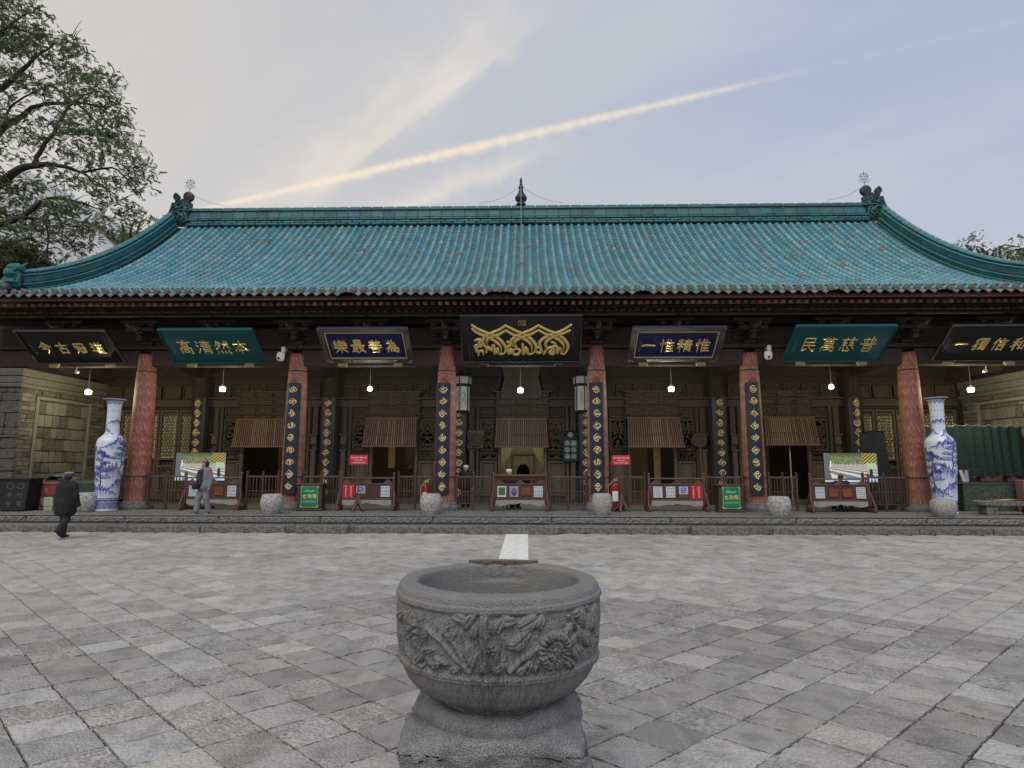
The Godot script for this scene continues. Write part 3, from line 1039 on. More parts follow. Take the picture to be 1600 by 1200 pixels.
func interior() -> void:
	var b := MB.new()
	b.box(Vector3(0, 0.44, -30.0), Vector3(36, 0.02, 10.6))
	part("interior_floor", b, M.carpet, hall)
	b = MB.new()
	b.box(Vector3(0, 3.2, -35.2), Vector3(36, 5.6, 0.3))
	b.box(Vector3(-17.9, 3.2, -29.9), Vector3(0.3, 5.6, 10.3))
	b.box(Vector3(17.9, 3.2, -29.9), Vector3(0.3, 5.6, 10.3))
	part("interior_wall", b, M.wood2, hall)
	b = MB.new()
	b.box(Vector3(0, 6.05, -29.9), Vector3(36, 0.1, 10.8))
	part("interior_ceiling", b, M.dark, hall)
	# plastered prayer niche wall on the axis, with a pointed arch
	var arch := PackedVector2Array()
	arch.append(Vector2(-0.34, 0.45))
	for k in 9:
		var f := k / 8.0
		arch.append(Vector2(-0.34 * (1.0 - pow(f, 2.2)), 1.5 + 0.48 * sin(f * PI * 0.5)))
	for k in range(7, -1, -1):
		var f := k / 8.0
		arch.append(Vector2(0.34 * (1.0 - pow(f, 2.2)), 1.5 + 0.48 * sin(f * PI * 0.5)))
	arch.append(Vector2(0.34, 0.45))
	var outer := PackedVector2Array([Vector2(-2.2, 0.45), Vector2(-2.2, 5.2), Vector2(2.2, 5.2), Vector2(2.2, 0.45)])
	for k in range(arch.size() - 1, -1, -1):
		outer.append(arch[k])
	b = MB.new()
	b.extrude(outer, 0.4, T(0, 0, -32.0))
	relief(b, -1.9, 1.9, 3.3, 5.0, -31.59, 0.05, 71)
	var niche := part("niche_wall", b, M.plaster, hall)
	b = MB.new()
	b.box(Vector3(0, 1.6, -32.5), Vector3(1.5, 2.6, 0.1))
	part("niche", b, M.dark, niche)
	b = MB.new()
	frame(b, -0.62, 0.62, 0.5, 2.55, -31.56, 0.12, 0.08)
	part("niche_frame", b, M.wood2, niche)


# ---------------------------------------------------------------- roof
const EZ := -18.7
const RUN := 9.3

func roof_at(x: float, t: float) -> Vector3:
	return Vector3(x, 7.43 + 2.8 * t + 3.25 * t * t, EZ - RUN * t)

func roof_frame(t: float) -> Basis:
	# x along the eave, y off the slope, z down the slope
	var dz := Vector3(0, -(2.8 + 6.5 * t), RUN).normalized()
	return Basis(Vector3.RIGHT, dz.cross(Vector3.RIGHT), dz)

func t_step(t: float, d: float) -> float:
	var s := 2.8 + 6.5 * t
	return t + d / sqrt(RUN * RUN + s * s)

func barrel_mesh(r: float, l: float) -> ArrayMesh:
	# one half-round cover tile: thin shell with a lip at its lower end
	var b := MB.new()
	var seg := 8
	var zs := [-l * 0.5 - 0.02, l * 0.5 - 0.03, l * 0.5 - 0.03, l * 0.5, l * 0.5]
	var rs := [r * 0.84, r * 0.96, r * 1.13, r * 1.13, r * 0.80]
	var n := b.v.size()
	for k in 5:
		for s in seg + 1:
			var a := PI * s / seg
			b.v.append(Vector3(cos(a) * rs[k], sin(a) * rs[k] * 1.05 - 0.012, zs[k]))
	for k in 4:
		for s in seg:
			var a := n + k * (seg + 1) + s
			b.i.append_array([a, a + 1, a + seg + 2, a, a + seg + 2, a + seg + 1])
	return b.mesh()

func pan_mesh() -> ArrayMesh:
	var b := MB.new()
	var n := 0
	for k in 3:
		for s in 5:
			var f := s / 4.0 * 2.0 - 1.0
			var y := -0.035 + 0.035 * f * f
			b.v.append(Vector3(f * 0.125, y + [-0.004, 0.036, 0.004][k], [-0.14, 0.085, 0.087][k]))
	for k in 2:
		for s in 4:
			var a := n + k * 5 + s
			b.i.append_array([a, a + 1, a + 6, a, a + 6, a + 5])
	return b.mesh()

func multi(called: String, m: Mesh, mt: Material, xf: Array, cols: PackedColorArray, parent: Node) -> MultiMeshInstance3D:
	var mm := MultiMesh.new()
	mm.transform_format = MultiMesh.TRANSFORM_3D
	mm.use_colors = true
	mm.mesh = m
	mm.instance_count = xf.size()
	for k in xf.size():
		mm.set_instance_transform(k, xf[k])
		mm.set_instance_color(k, cols[k])
	var o := MultiMeshInstance3D.new()
	o.name = numbered(parent, called)
	o.multimesh = mm
	o.material_override = mt
	parent.add_child(o)
	setting(o, "stuff")
	return o

func make_roof() -> void:
	var deck := MB.new()
	var rows := 20
	for side in 2:
		for k in rows:
			var p := roof_at(0, float(k) / rows) + Vector3(0, -0.06, 0)
			var q := roof_at(0, float(k + 1) / rows) + Vector3(0, -0.06, 0)
			if side == 1:
				p.z = -56.0 - p.z
				q.z = -56.0 - q.z
			# sheet with thickness: tiles' bed above, boarding below
			for w in [[-20.6, -17.0], [-17.0, 17.0], [17.0, 20.6]]:
				var low := 0.42
				if absf(w[0] + w[1]) > 1.0 and float(k) / rows > low:
					continue
				deck.quad(Vector3(w[0], p.y, p.z), Vector3(w[1], p.y, p.z), Vector3(w[1], q.y, q.z), Vector3(w[0], q.y, q.z))
				deck.quad(Vector3(w[0], p.y - 0.10, p.z), Vector3(w[1], p.y - 0.10, p.z), Vector3(w[1], q.y - 0.10, q.z), Vector3(w[0], q.y - 0.10, q.z))
	var roof := part("roof", deck, M.dark, hall)
	# gables under the ridge ends
	for s in [-1.0, 1.0]:
		var g := MB.new()
		var poly := PackedVector2Array()
		for k in 9:
			var p := roof_at(0, 0.3 + 0.7 * k / 8.0)
			poly.append(Vector2(p.z, p.y - 0.17))
		for k in range(7, -1, -1):
			var p := roof_at(0, 0.3 + 0.7 * k / 8.0)
			poly.append(Vector2(-56.0 - p.z, p.y - 0.17))
		g.extrude(poly, 0.2, Transform3D(Basis(Vector3(0, 0, 1), Vector3.UP, Vector3(1, 0, 0)), Vector3(s * 16.9 - 0.1, 0, 0)))
		part("gable", g, M.wood, roof)
	# courses
	var cover := barrel_mesh(0.100, 0.34)
	var pan := pan_mesh()
	var xf := []
	var cols := PackedColorArray()
	var pxf := []
	var pcols := PackedColorArray()
	var patch := noise(0.35, 3, 15)
	var r := RandomNumberGenerator.new()
	r.seed = 818
	var ts := []
	var t := t_step(0.0, 0.17)
	while t < 0.995:
		ts.append(t)
		t = t_step(t, 0.322)
	var pts := []
	t = t_step(0.0, 0.10)
	while t < 0.997:
		pts.append(t)
		t = t_step(t, 0.168)
	for n in range(-60, 61):
		var x := n * ROW
		var tm := 1.0 if absf(x) < 16.75 else (0.0 if absf(x) < 17.25 else (20.9 - absf(x)) / RUN)
		var row_tone := r.randf_range(0.88, 1.10)
		for k in ts.size():
			if ts[k] > tm:
				break
			var g := roof_frame(ts[k])
			var p := roof_at(x + r.randf_range(-0.006, 0.006), ts[k])
			g = g * Basis(Vector3.UP, r.randf_range(-0.025, 0.025))
			if k < 3 and absi(n) <= 49:
				var pick := r.randi() % 6
				if r.randf() < 0.012:
					put("cover_tile", cover, M.terracotta, roof, Transform3D(g, p))
				else:
					put("cover_tile", cover, M.glaze[pick], roof, Transform3D(g, p))
				continue
			xf.append(Transform3D(g, p))
			var f := patch.get_noise_2d(x, ts[k] * 11.0)
			var c := Color(0.16, 0.44, 0.50).lerp(Color(0.12, 0.40, 0.53), clampf(0.5 + f, 0, 1))
			c = c.lerp(Color(0.11, 0.41, 0.40), clampf(patch.get_noise_2d(x * 2.0 + 40.0, ts[k] * 20.0) * 1.4, 0, 0.8))
			c = c.lerp(Color(0.32, 0.50, 0.55), clampf(0.15 + patch.get_noise_2d(x * 3.0, ts[k] * 30.0 + 9.0) + r.randf_range(-0.3, 0.3), 0, 0.8))
			if r.randf() < 0.025:
				c = c.lerp(Color(0.27, 0.27, 0.32), r.randf_range(0.3, 0.8))
			if r.randf() < 0.006:
				c = Color(0.26, 0.18, 0.16)
			cols.append(c * row_tone * r.randf_range(0.86, 1.10))
		if n == 60:
			continue
		for k in pts.size():
			if pts[k] > tm or tm == 0.0:
				break
			var g := roof_frame(pts[k])
			pxf.append(Transform3D(g, roof_at(x + ROW * 0.5, pts[k])))
			var c := Color(0.115, 0.30, 0.35) * r.randf_range(0.6, 1.2)
			pcols.append(c.lerp(Color(0.11, 0.12, 0.125), r.randf_range(0, 0.6)))
	multi("cover_tiles", cover, M.glaze_vc, xf, cols, roof)
	multi("pan_tiles", pan, M.glaze_vc, pxf, pcols, roof)
	# eave: round end tiles, hanging drip tiles, nail caps
	var disc := MB.new()
	disc.lathe([Vector2(0.0, 0.0), Vector2(0.105, 0.0), Vector2(0.108, 0.035), Vector2(0.098, 0.05), Vector2(0.085, 0.05), Vector2(0.078, 0.036), Vector2(0.05, 0.036), Vector2(0.035, 0.05), Vector2(0.0, 0.056)], 16)
	var dm := disc.mesh()
	var drip := MB.new()
	var dp := PackedVector2Array()
	for k in 9:
		var f := k / 8.0 * 2.0 - 1.0
		dp.append(Vector2(f * 0.135, -0.01 - 0.035 * (1.0 - f * f)))
	for k in range(8, -1, -1):
		var f := k / 8.0 * 2.0 - 1.0
		dp.append(Vector2(f * 0.135, -0.055 - 0.105 * pow(1.0 - absf(f), 0.75)))
	drip.extrude(dp, 0.022)
	var rib := PackedVector2Array()
	for k in 7:
		var f := k / 6.0 * 2.0 - 1.0
		rib.append(Vector2(f * 0.09, -0.07 - 0.05 * (1.0 - f * f)))
	drip.stroke(rib, 0.025, 0.012, T(0, 0, 0.022))
	var drm := drip.mesh()
	var nail := MB.new()
	nail.lathe([Vector2(0.0, 0.085), Vector2(0.02, 0.075), Vector2(0.042, 0.03), Vector2(0.052, 0.0)], 8)
	var nm := nail.mesh()
	var down := Basis(Vector3.RIGHT, 1.36)
	for n in range(-55, 56):
		var x := n * ROW
		var p := roof_at(x, 0.0)
		put("end_tile", dm, M.disc[r.randi() % 4], roof, Transform3D(Basis(Vector3.RIGHT, 1.40 + r.randf_range(-0.05, 0.05)), p + Vector3(r.randf_range(-0.008, 0.008), 0.028, 0.0)))
		if r.randf() > 0.05:
			put("drip_tile", drm, M.drip[r.randi() % 4], roof, Transform3D(Basis(Vector3.RIGHT, -0.22 + r.randf_range(-0.06, 0.06)) * Basis(Vector3.BACK, r.randf_range(-0.05, 0.05)), p + Vector3(ROW * 0.5, 0.0, -0.01)))
		if r.randf() > 0.12:
			put("nail_cap", nm, M.disc[r.randi() % 4], roof, Transform3D(Basis(Vector3.RIGHT, -0.3), roof_at(x, 0.028) + Vector3(0, 0.095, 0)))
	# fascia boards and the two rows of rafters
	var fx := -20.4
	while fx < 20.4:
		var l := r.randf_range(2.4, 4.4)
		var b := MB.new()
		b.box(Vector3(fx + l * 0.5, 7.245, EZ - 0.10), Vector3(l - 0.006, 0.13, 0.05), 0.008)
		part("fascia_board", b, [M.rafter, M.beam, M.rafter2][r.randi() % 3], roof)
		fx += l
	var fly := boxm(Vector3(0.115, 0.115, 1.5), 0.01)
	var log_end := MB.new()
	log_end.tube([Vector3(0, 0, 0.0), Vector3(0, 0.55, -2.3)], 0.062, 10)
	var rm := log_end.mesh()
	for n in range(-82, 83):
		var x := n * 0.238
		put("flying_rafter", fly, [M.rafter, M.rafter, M.rafter2, M.beam][r.randi() % 4], hall, Transform3D(Basis(Vector3.RIGHT, 0.25), Vector3(x + r.randf_range(-0.008, 0.008), 7.26, EZ - 0.92)))
		put("eave_rafter", rm, M.wood if n % 3 else M.beam, hall, T(x, 6.97, EZ - 0.62))
	var lower := MB.new()
	lower.box(Vector3(0, 7.07, EZ - 0.68), Vector3(40.8, 0.06, 0.05), 0.0)
	part("rafter_board", lower, M.beam, hall)
	make_ridges(roof, r)

func make_ridges(roof: Node3D, r: RandomNumberGenerator) -> void:
	# main ridge: courses of glazed blocks, each block its own piece
	var y0 := roof_at(0, 1).y - 0.12
	var rows := [[0.10, 0.56, 0.11], [0.22, 0.46, 0.10], [0.33, 0.52, 0.08], [0.42, 0.42, 0.07], [0.70, 0.30, 0.44], [0.79, 0.44, 0.05], [0.93, 0.34, 0.17]]
	for k in rows.size():
		var h: float = rows[k][2]
		var yc: float = y0 + rows[k][0] + 0.02 - h * 0.5 + 0.06
		var x := -16.35 + (k % 2) * 0.21
		while x < 16.3:
			var l := 0.565 if k != 5 else 1.1
			var b := MB.new()
			b.box(Vector3(x + l * 0.5, yc, -28.0 + r.randf_range(-0.008, 0.008)), Vector3(l - 0.028, h - 0.008, rows[k][1]), 0.03 if k in [0, 3, 6] else 0.012)
			var m: Material = M.ridge[[0, 0, 1, 1, 2, 2, 3, 4, 5][r.randi() % 9]]
			if r.randf() < 0.007:
				m = M.terracotta
			part("ridge_block", b, m, roof)
			x += l
	var core := MB.new()
	core.box(Vector3(0, y0 + 0.5, -28.0), Vector3(33.0, 0.84, 0.262))
	part("ridge_core", core, M.step, roof)
	# descending ridges at both ends
	for s in [-1.0, 1.0]:
		var x: float = s * 17.0
		for row in 6:
			var h: float = [0.12, 0.10, 0.08, 0.24, 0.06, 0.15][row]
			var up: float = [0.06, 0.17, 0.26, 0.42, 0.57, 0.67][row]
			var w: float = [0.52, 0.36, 0.50, 0.26, 0.46, 0.30][row]
			var t := 0.085 + (row % 2) * 0.02
			while t < 0.985:
				var l := 0.46 if row != 4 else 0.92
				var tm := t_step(t, l * 0.5)
				var g := roof_frame(tm)
				var b := MB.new()
				b.box(Vector3.ZERO, Vector3(w, h - 0.006, l - 0.008), 0.06 if row == 5 else 0.02)
				put("ridge_block", b.mesh(), M.terracotta if r.randf() < 0.008 else M.ridge[[0, 1, 0, 3, 4, 5, 1][r.randi() % 7]], roof, Transform3D(g, roof_at(x, tm) + g.y * up))
				t = t_step(t, l)
		# beast head closing the descending ridge, and the lower corner ridge beyond it
		beast_head(roof, Vector3(x, 7.72, -19.28), s)
		for k in 9:
			var f := k / 8.0
			var b := MB.new()
			b.box(Vector3.ZERO, Vector3(0.30, 0.22, 0.5), 0.05)
			var d := Vector3(s, 0, 0.42).normalized()
			put("ridge_block", b.mesh(), M.ridge[k % 5], roof, Transform3D(Basis(Vector3.UP, atan2(d.x, d.z)), Vector3(x, 8.0, -19.75) + d * (0.3 + k * 0.45) + Vector3(0, -0.28 * f + 0.25 * f * f, 0)))
		ridge_dragon(Vector3(s * 16.72, 13.55, -28.0), s)
		chime_ring(Vector3(s * 16.43, 15.27, -28.0), s)
	# jewel finial in the middle, with its stays
	var b := MB.new()
	var prof := []
	for q in [[95, 745], [95, 735], [88, 720], [70, 700], [68, 690], [76, 672], [104, 645], [112, 618], [104, 590], [86, 562], [66, 548], [72, 540], [58, 530], [44, 470], [36, 432], [46, 425], [48, 408], [42, 396], [22, 380], [30, 366], [30, 350], [20, 340], [18, 310], [28, 298], [28, 286], [16, 272], [18, 258], [14, 240], [0, 230]]:
		prof.append(Vector2(q[0] / 12.0 * 0.0315, (745 - q[1]) / 12.0 * 0.0335))
	b.lathe(prof, 20, Vector3(-0.08, 14.42, -28.0))
	tag(part("ridge_finial", b, M.finial), "dark stacked gourd finial in the middle of the roof ridge", "finial")
	for s in [-1.0, 1.0]:
		var w := MB.new()
		var pts := []
		for k in 9:
			var f := k / 8.0
			pts.append(Vector3(-0.08 + s * (0.12 + 1.9 * f), 15.28 - 0.78 * f - 0.16 * sin(PI * f), -27.9))
		w.tube(pts, 0.011, 4)
		tag(part("stay_wire", w, M.steel), "thin stay wire running %s from the middle finial to the ridge" % ("left" if s < 0 else "right"), "wire", "roof wires")
		w = MB.new()
		pts = []
		for k in 9:
			var f := k / 8.0
			pts.append(Vector3(s * (16.40 - 1.85 * f), 15.22 - 0.72 * f - 0.13 * sin(PI * f), -27.9))
		w.tube(pts, 0.011, 4)
		tag(part("stay_wire", w, M.steel), "thin stay wire sagging from the %s ridge dragon to the ridge" % ("left" if s < 0 else "right"), "wire", "roof wires")
	var c := MB.new()
	var cp := [Vector3(-0.08, 15.3, -27.7)]
	for k in 8:
		cp.append(roof_at(-0.07, 0.97 - k * 0.06) + Vector3(0, 0.16, 0))
	c.tube(cp, 0.012, 4)
	tag(part("down_cable", c, M.steel), "thin grey cable running down the tiles below the middle finial", "cable")

func blob(b: MB, c: Vector3, s: Vector3, sd: int, amp := 0.15, seg := 12) -> void:
	# a lumpy ellipsoid
	var f := noise(1.6, 3, sd)
	var n := b.v.size()
	for j in seg + 1:
		var th := PI * j / seg
		for k in seg + 1:
			var ph := TAU * (k % seg) / seg
			var d := Vector3(sin(th) * cos(ph), cos(th), sin(th) * sin(ph))
			b.v.append(c + d * s * (1.0 + amp * f.get_noise_3dv(d * 2.0)))
	for j in seg:
		for k in seg:
			var a := n + j * (seg + 1) + k
			b.i.append_array([a, a + 1, a + seg + 2, a, a + seg + 2, a + seg + 1])

func beast_head(roof: Node3D, at: Vector3, s: float) -> void:
	var b := MB.new()
	b.box(at + Vector3(0, 0.36, 0.0), Vector3(0.36, 0.62, 0.30), 0.07)
	blob(b, at + Vector3(0, 0.76, -0.02), Vector3(0.26, 0.15, 0.24), 3, 0.3)
	blob(b, at + Vector3(0, 0.52, 0.2), Vector3(0.17, 0.14, 0.18), 5, 0.3)
	blob(b, at + Vector3(0, 0.26, 0.14), Vector3(0.2, 0.14, 0.14), 7, 0.4)
	for k in [-1.0, 1.0]:
		blob(b, at + Vector3(k * 0.13, 0.66, 0.18), Vector3(0.05, 0.05, 0.05), 8, 0.0, 8)
		b.tube([at + Vector3(k * 0.15, 0.8, -0.05), at + Vector3(k * 0.22, 0.93, -0.12), at + Vector3(k * 0.20, 1.0, -0.24)], [0.05, 0.035, 0.012], 6)
		b.tube([at + Vector3(k * 0.18, 0.2, 0.1), at + Vector3(k * 0.24, 0.35, 0.12), at + Vector3(k * 0.2, 0.52, 0.05)], [0.05, 0.06, 0.02], 6)
	part("ridge_beast", b, M.beast_bright, roof)
	var k2 := MB.new()
	k2.lathe([Vector2(0.0, -0.17), Vector2(0.1, -0.15), Vector2(0.15, -0.05), Vector2(0.15, 0.05), Vector2(0.09, 0.15), Vector2(0.0, 0.17)], 12, at + Vector3(0, -0.02, 0.26))
	part("ridge_knob", k2, M.finial, roof)

func ridge_dragon(at: Vector3, s: float) -> void:
	# the open-jawed ridge-end dragon: traced outline with depth, scrolls in relief, horn with a leaf, round disc
	var dr := thing("ridge_dragon", "dark green glazed ridge-end dragon with round disc at the %s end of the roof" % ("left" if s < 0 else "right"), "roof ornament", at, 0.0, "ridge-end dragons")
	var k := func(x: float, y: float) -> Vector2:
		return Vector2((x - 420.0) * 0.00315 * (1.0 if s < 0 else -1.0), (1030.0 - y) * 0.00335)
	var poly := PackedVector2Array()
	for q in [[255, 1030], [245, 960], [228, 880], [250, 830], [266, 790], [284, 705], [352, 708], [395, 672], [440, 648], [500, 640], [545, 680], [536, 740], [532, 800], [560, 826], [606, 818], [610, 838], [572, 852], [548, 880], [556, 940], [545, 1030]]:
		poly.append(k.call(q[0], q[1]))
	var b := MB.new()
	b.extrude(poly, 0.44, T(0, 0, -0.22))
	part("body", b, M.beast, dr)
	b = MB.new()
	var lines := [[[285, 990], [330, 930], [300, 880], [350, 850], [420, 870], [400, 930], [350, 920]], [[420, 1000], [480, 950], [520, 890], [470, 860], [430, 900]], [[350, 800], [420, 780], [470, 720], [450, 690]], [[380, 830], [450, 820], [510, 830], [570, 840]], [[300, 780], [340, 750], [390, 720]], [[480, 1010], [530, 980], [530, 920]], [[420, 760], [500, 760], [520, 700]], [[260, 900], [300, 850], [320, 810]], [[360, 1000], [390, 960], [450, 950]]]
	for z in [0.22, -0.22]:
		for l in lines:
			var pts := PackedVector2Array()
			for q in l:
				pts.append(k.call(q[0], q[1]))
			pts = smooth(pts)
			b.stroke(pts, 0.10, 0.06 * signf(z), T(0, 0, z))
	for q in [[300, 870, 40], [455, 905, 46], [500, 800, 40], [360, 780, 36]]:
		var c: Vector2 = k.call(q[0], q[1])
		blob(b, Vector3(c.x, c.y, 0.2), Vector3(q[2], q[2], q[2] * 0.9) * 0.0026, 9, 0.3, 10)
	part("scrolls", b, M.ridge[2], dr)
	b = MB.new()
	var d: Vector2 = k.call(506, 592)
	b.lathe([Vector2(0.0, -0.10), Vector2(0.235, -0.10), Vector2(0.255, -0.05), Vector2(0.255, 0.05), Vector2(0.235, 0.10), Vector2(0.0, 0.10)], 24)
	for j in b.v.size():
		b.v[j] = Vector3(b.v[j].x + d.x, b.v[j].z + d.y, b.v[j].y)
	part("disc", b, M.iron, dr)
	b = MB.new()
	var leaf := PackedVector2Array()
	for q in [[304, 712], [300, 640], [282, 632], [270, 606], [264, 582], [278, 556], [306, 526], [340, 552], [362, 574], [371, 606], [352, 622], [352, 660], [358, 705]]:
		leaf.append(k.call(q[0], q[1]))
	b.extrude(leaf, 0.14, T(0, 0, -0.07))
	part("sword_horn", b, M.beast, dr)

func chime_ring(at: Vector3, s: float) -> void:
	var o := thing("lightning_ornament", "thin metal lightning ornament, ring with rays, above the %s ridge dragon" % ("left" if s < 0 else "right"), "lightning rod", at, 0.0, "lightning ornaments")
	var b := MB.new()
	var ring := []
	for k in 21:
		var a := TAU * k / 20.0
		ring.append(Vector3(cos(a) * 0.19, -0.12 + 0.55 + sin(a) * 0.19, 0))
	b.tube(ring, 0.013, 4, false)
	part("ring", b, M.iron, o)
	b = MB.new()
	for k in 5:
		var a := PI / 2 + TAU * k * 2 / 5.0
		var e := PI / 2 + TAU * (k + 1) * 2 / 5.0
		b.tube([Vector3(cos(a) * 0.18, 0.43 + sin(a) * 0.18, 0), Vector3(cos(e) * 0.18, 0.43 + sin(e) * 0.18, 0)], 0.009, 4)
	part("star", b, M.iron, o)
	b = MB.new()
	b.tube([Vector3(0, -0.05, 0), Vector3(0, 0.25, 0)], 0.014, 4)
	for k in [0.15, 0.25, 0.35]:
		var a: float = PI * (k * 2.0)
		b.tube([Vector3(cos(a) * 0.19, 0.43 + sin(a) * 0.19, 0), Vector3(cos(a) * 0.28, 0.43 + sin(a) * 0.28, 0)], 0.01, 4)
	b.tube([Vector3(0, 0.62, 0), Vector3(0, 0.78, 0)], 0.01, 4)
	for k in [-1.0, 1.0]:
		b.tube([Vector3(0, 0.16, 0), Vector3(k * 0.16, 0.17, 0), Vector3(k * 0.24, 0.26, 0), Vector3(k * 0.25, 0.36, 0)], 0.01, 4)
		b.tube([Vector3(k * 0.19, 0.46, 0), Vector3(k * 0.25, 0.53, 0)], 0.01, 4)
	part("rays", b, M.iron, o)

func smooth(p: PackedVector2Array) -> PackedVector2Array:
	# Catmull-Rom through the points
	var o := PackedVector2Array()
	var m := p.size()
	if m < 3:
		return p
	for k in m - 1:
		var a := p[maxi(k - 1, 0)]
		var d := p[mini(k + 2, m - 1)]
		for s in 4:
			o.append(p[k].cubic_interpolate(p[k + 1], a, d, s / 4.0))
	o.append(p[m - 1])
	return o


# ---------------------------------------------------------------- carved brick walls closing the porch
func make_side_walls() -> void:
	for s in [-1.0, 1.0]:
		var x := -17.17 if s < 0 else 17.48
		var o := thing("brick_wall", "carved grey brick end wall of the porch behind the left tall vase" if s < 0 else "carved grey brick end wall of the porch behind the green curtain", "wall")
		var b := MB.new()
		b.box(Vector3(x + s * 0.95, 2.8, -22.45), Vector3(1.7, 4.76, 4.2))
		part("core", b, M.mortar, o)
		b = MB.new()
		b.box(Vector3(x + s * 0.90, 5.10, -22.42), Vector3(1.84, 0.26, 4.34), 0.03)
		b.box(Vector3(x + s * 0.90, 4.84, -22.42), Vector3(1.76, 0.24, 4.26), 0.03)
		b.box(Vector3(x + s * 0.90, 4.63, -22.40), Vector3(1.88, 0.14, 4.40), 0.04)
		part("cornice", b, M.brick, o)
		# inner face, towards the hall's axis: pilaster of thin bricks, frame, field of large stones
		var fx: float = x + s * 0.08
		var courses := 27
		for k in courses:
			var y := 0.62 + k * 0.148
			for e in [[-20.35, -20.97], [-23.75, -24.5]]:
				var z: float = e[0]
				while z > e[1] + 0.02:
					var l := minf(rng.randf_range(0.26, 0.44), z - e[1])
					var q := MB.new()
					q.box(Vector3(fx + s * 0.02 - s * rng.randf_range(0.0, 0.02), y, z - l * 0.5), Vector3(0.10, 0.136, l - 0.012), 0.012)
					part("brick", q, [M.brick, M.brick2, M.brick, M.brick3][rng.randi() % 4], o)
					z -= l
		b = MB.new()
		b.box(Vector3(fx, 2.42, -21.06), Vector3(0.16, 3.85, 0.14), 0.03)
		b.box(Vector3(fx, 2.42, -23.66), Vector3(0.16, 3.85, 0.14), 0.03)
		b.box(Vector3(fx, 4.28, -22.36), Vector3(0.16, 0.13, 2.46), 0.03)
		b.box(Vector3(fx, 0.66, -22.36), Vector3(0.18, 0.26, 2.46), 0.03)
		part("frame", b, M.brick2, o)
		b = MB.new()
		for k in 5:
			rough_field(b, x + s * 0.03, -20.4 - k * 0.82, -20.4 - (k + 1) * 0.82 + 0.04, 4.38, 4.55, s, 0.05, 500 + k)
		part("frieze", b, M.brick3, o)
		var row := 0
		var y := 0.80
		while y < 4.15:
			var h := rng.randf_range(0.34, 0.47) if y < 3.7 else 4.19 - y
			var z := -21.15
			while z > -23.56:
				var l := minf(rng.randf_range(0.27, 0.42), z + 23.58)
				var q := MB.new()
				rough_box(q, Vector3(fx + s * 0.03, y + h * 0.5, z - l * 0.5), Vector3(0.13, h - 0.03, l - 0.028), 0.012, rng.randi() % 997, 5)
				part("stone", q, [M.brick, M.brick2, M.brick2, M.brick3][rng.randi() % 4], o)
				z -= l
			y += h
			row += 1
		# front end of the wall, facing the court
		y = 0.45
		while y < 4.5:
			var h := rng.randf_range(0.22, 0.5)
			h = minf(h, 4.55 - y)
			if rng.randf() < 0.35:
				var q := MB.new()
				q.box(Vector3(x + s * 0.90, y + 0.05, -20.30), Vector3(1.82, 0.09, 0.16), 0.025)
				part("moulding", q, M.brick_grey, o)
				y += 0.1
				h -= 0.1
			if h < 0.08:
				continue
			var cx := 0.0
			while cx < 1.75:
				var l := minf(rng.randf_range(0.4, 0.75), 1.78 - cx)
				var q := MB.new()
				rough_box(q, Vector3(x + s * (cx + l * 0.5 + 0.02), y + h * 0.5, -20.34), Vector3(l - 0.02, h - 0.02, 0.14), 0.012, rng.randi() % 997, 6)
				part("stone", q, [M.brick_grey, M.brick_grey, M.brick3][rng.randi() % 3], o)
				cx += l
			y += h

func rough_field(b: MB, x: float, z0: float, z1: float, y0: float, y1: float, s: float, amp: float, sd: int) -> void:
	var f := noise(6.0, 2, sd)
	var n := b.v.size()
	var nz := 18
	var ny := 5
	for j in ny + 1:
		for q in nz + 1:
			var z := lerpf(z0, z1, float(q) / nz)
			var y := lerpf(y0, y1, float(j) / ny)
			b.v.append(Vector3(x - s * (1.0 - clampf(absf(f.get_noise_2d(z, y)) * 4.0, 0, 1)) * amp, y, z))
	for j in ny:
		for q in nz:
			var a := n + j * (nz + 1) + q
			b.i.append_array([a, a + nz + 1, a + nz + 2, a, a + nz + 2, a + 1])


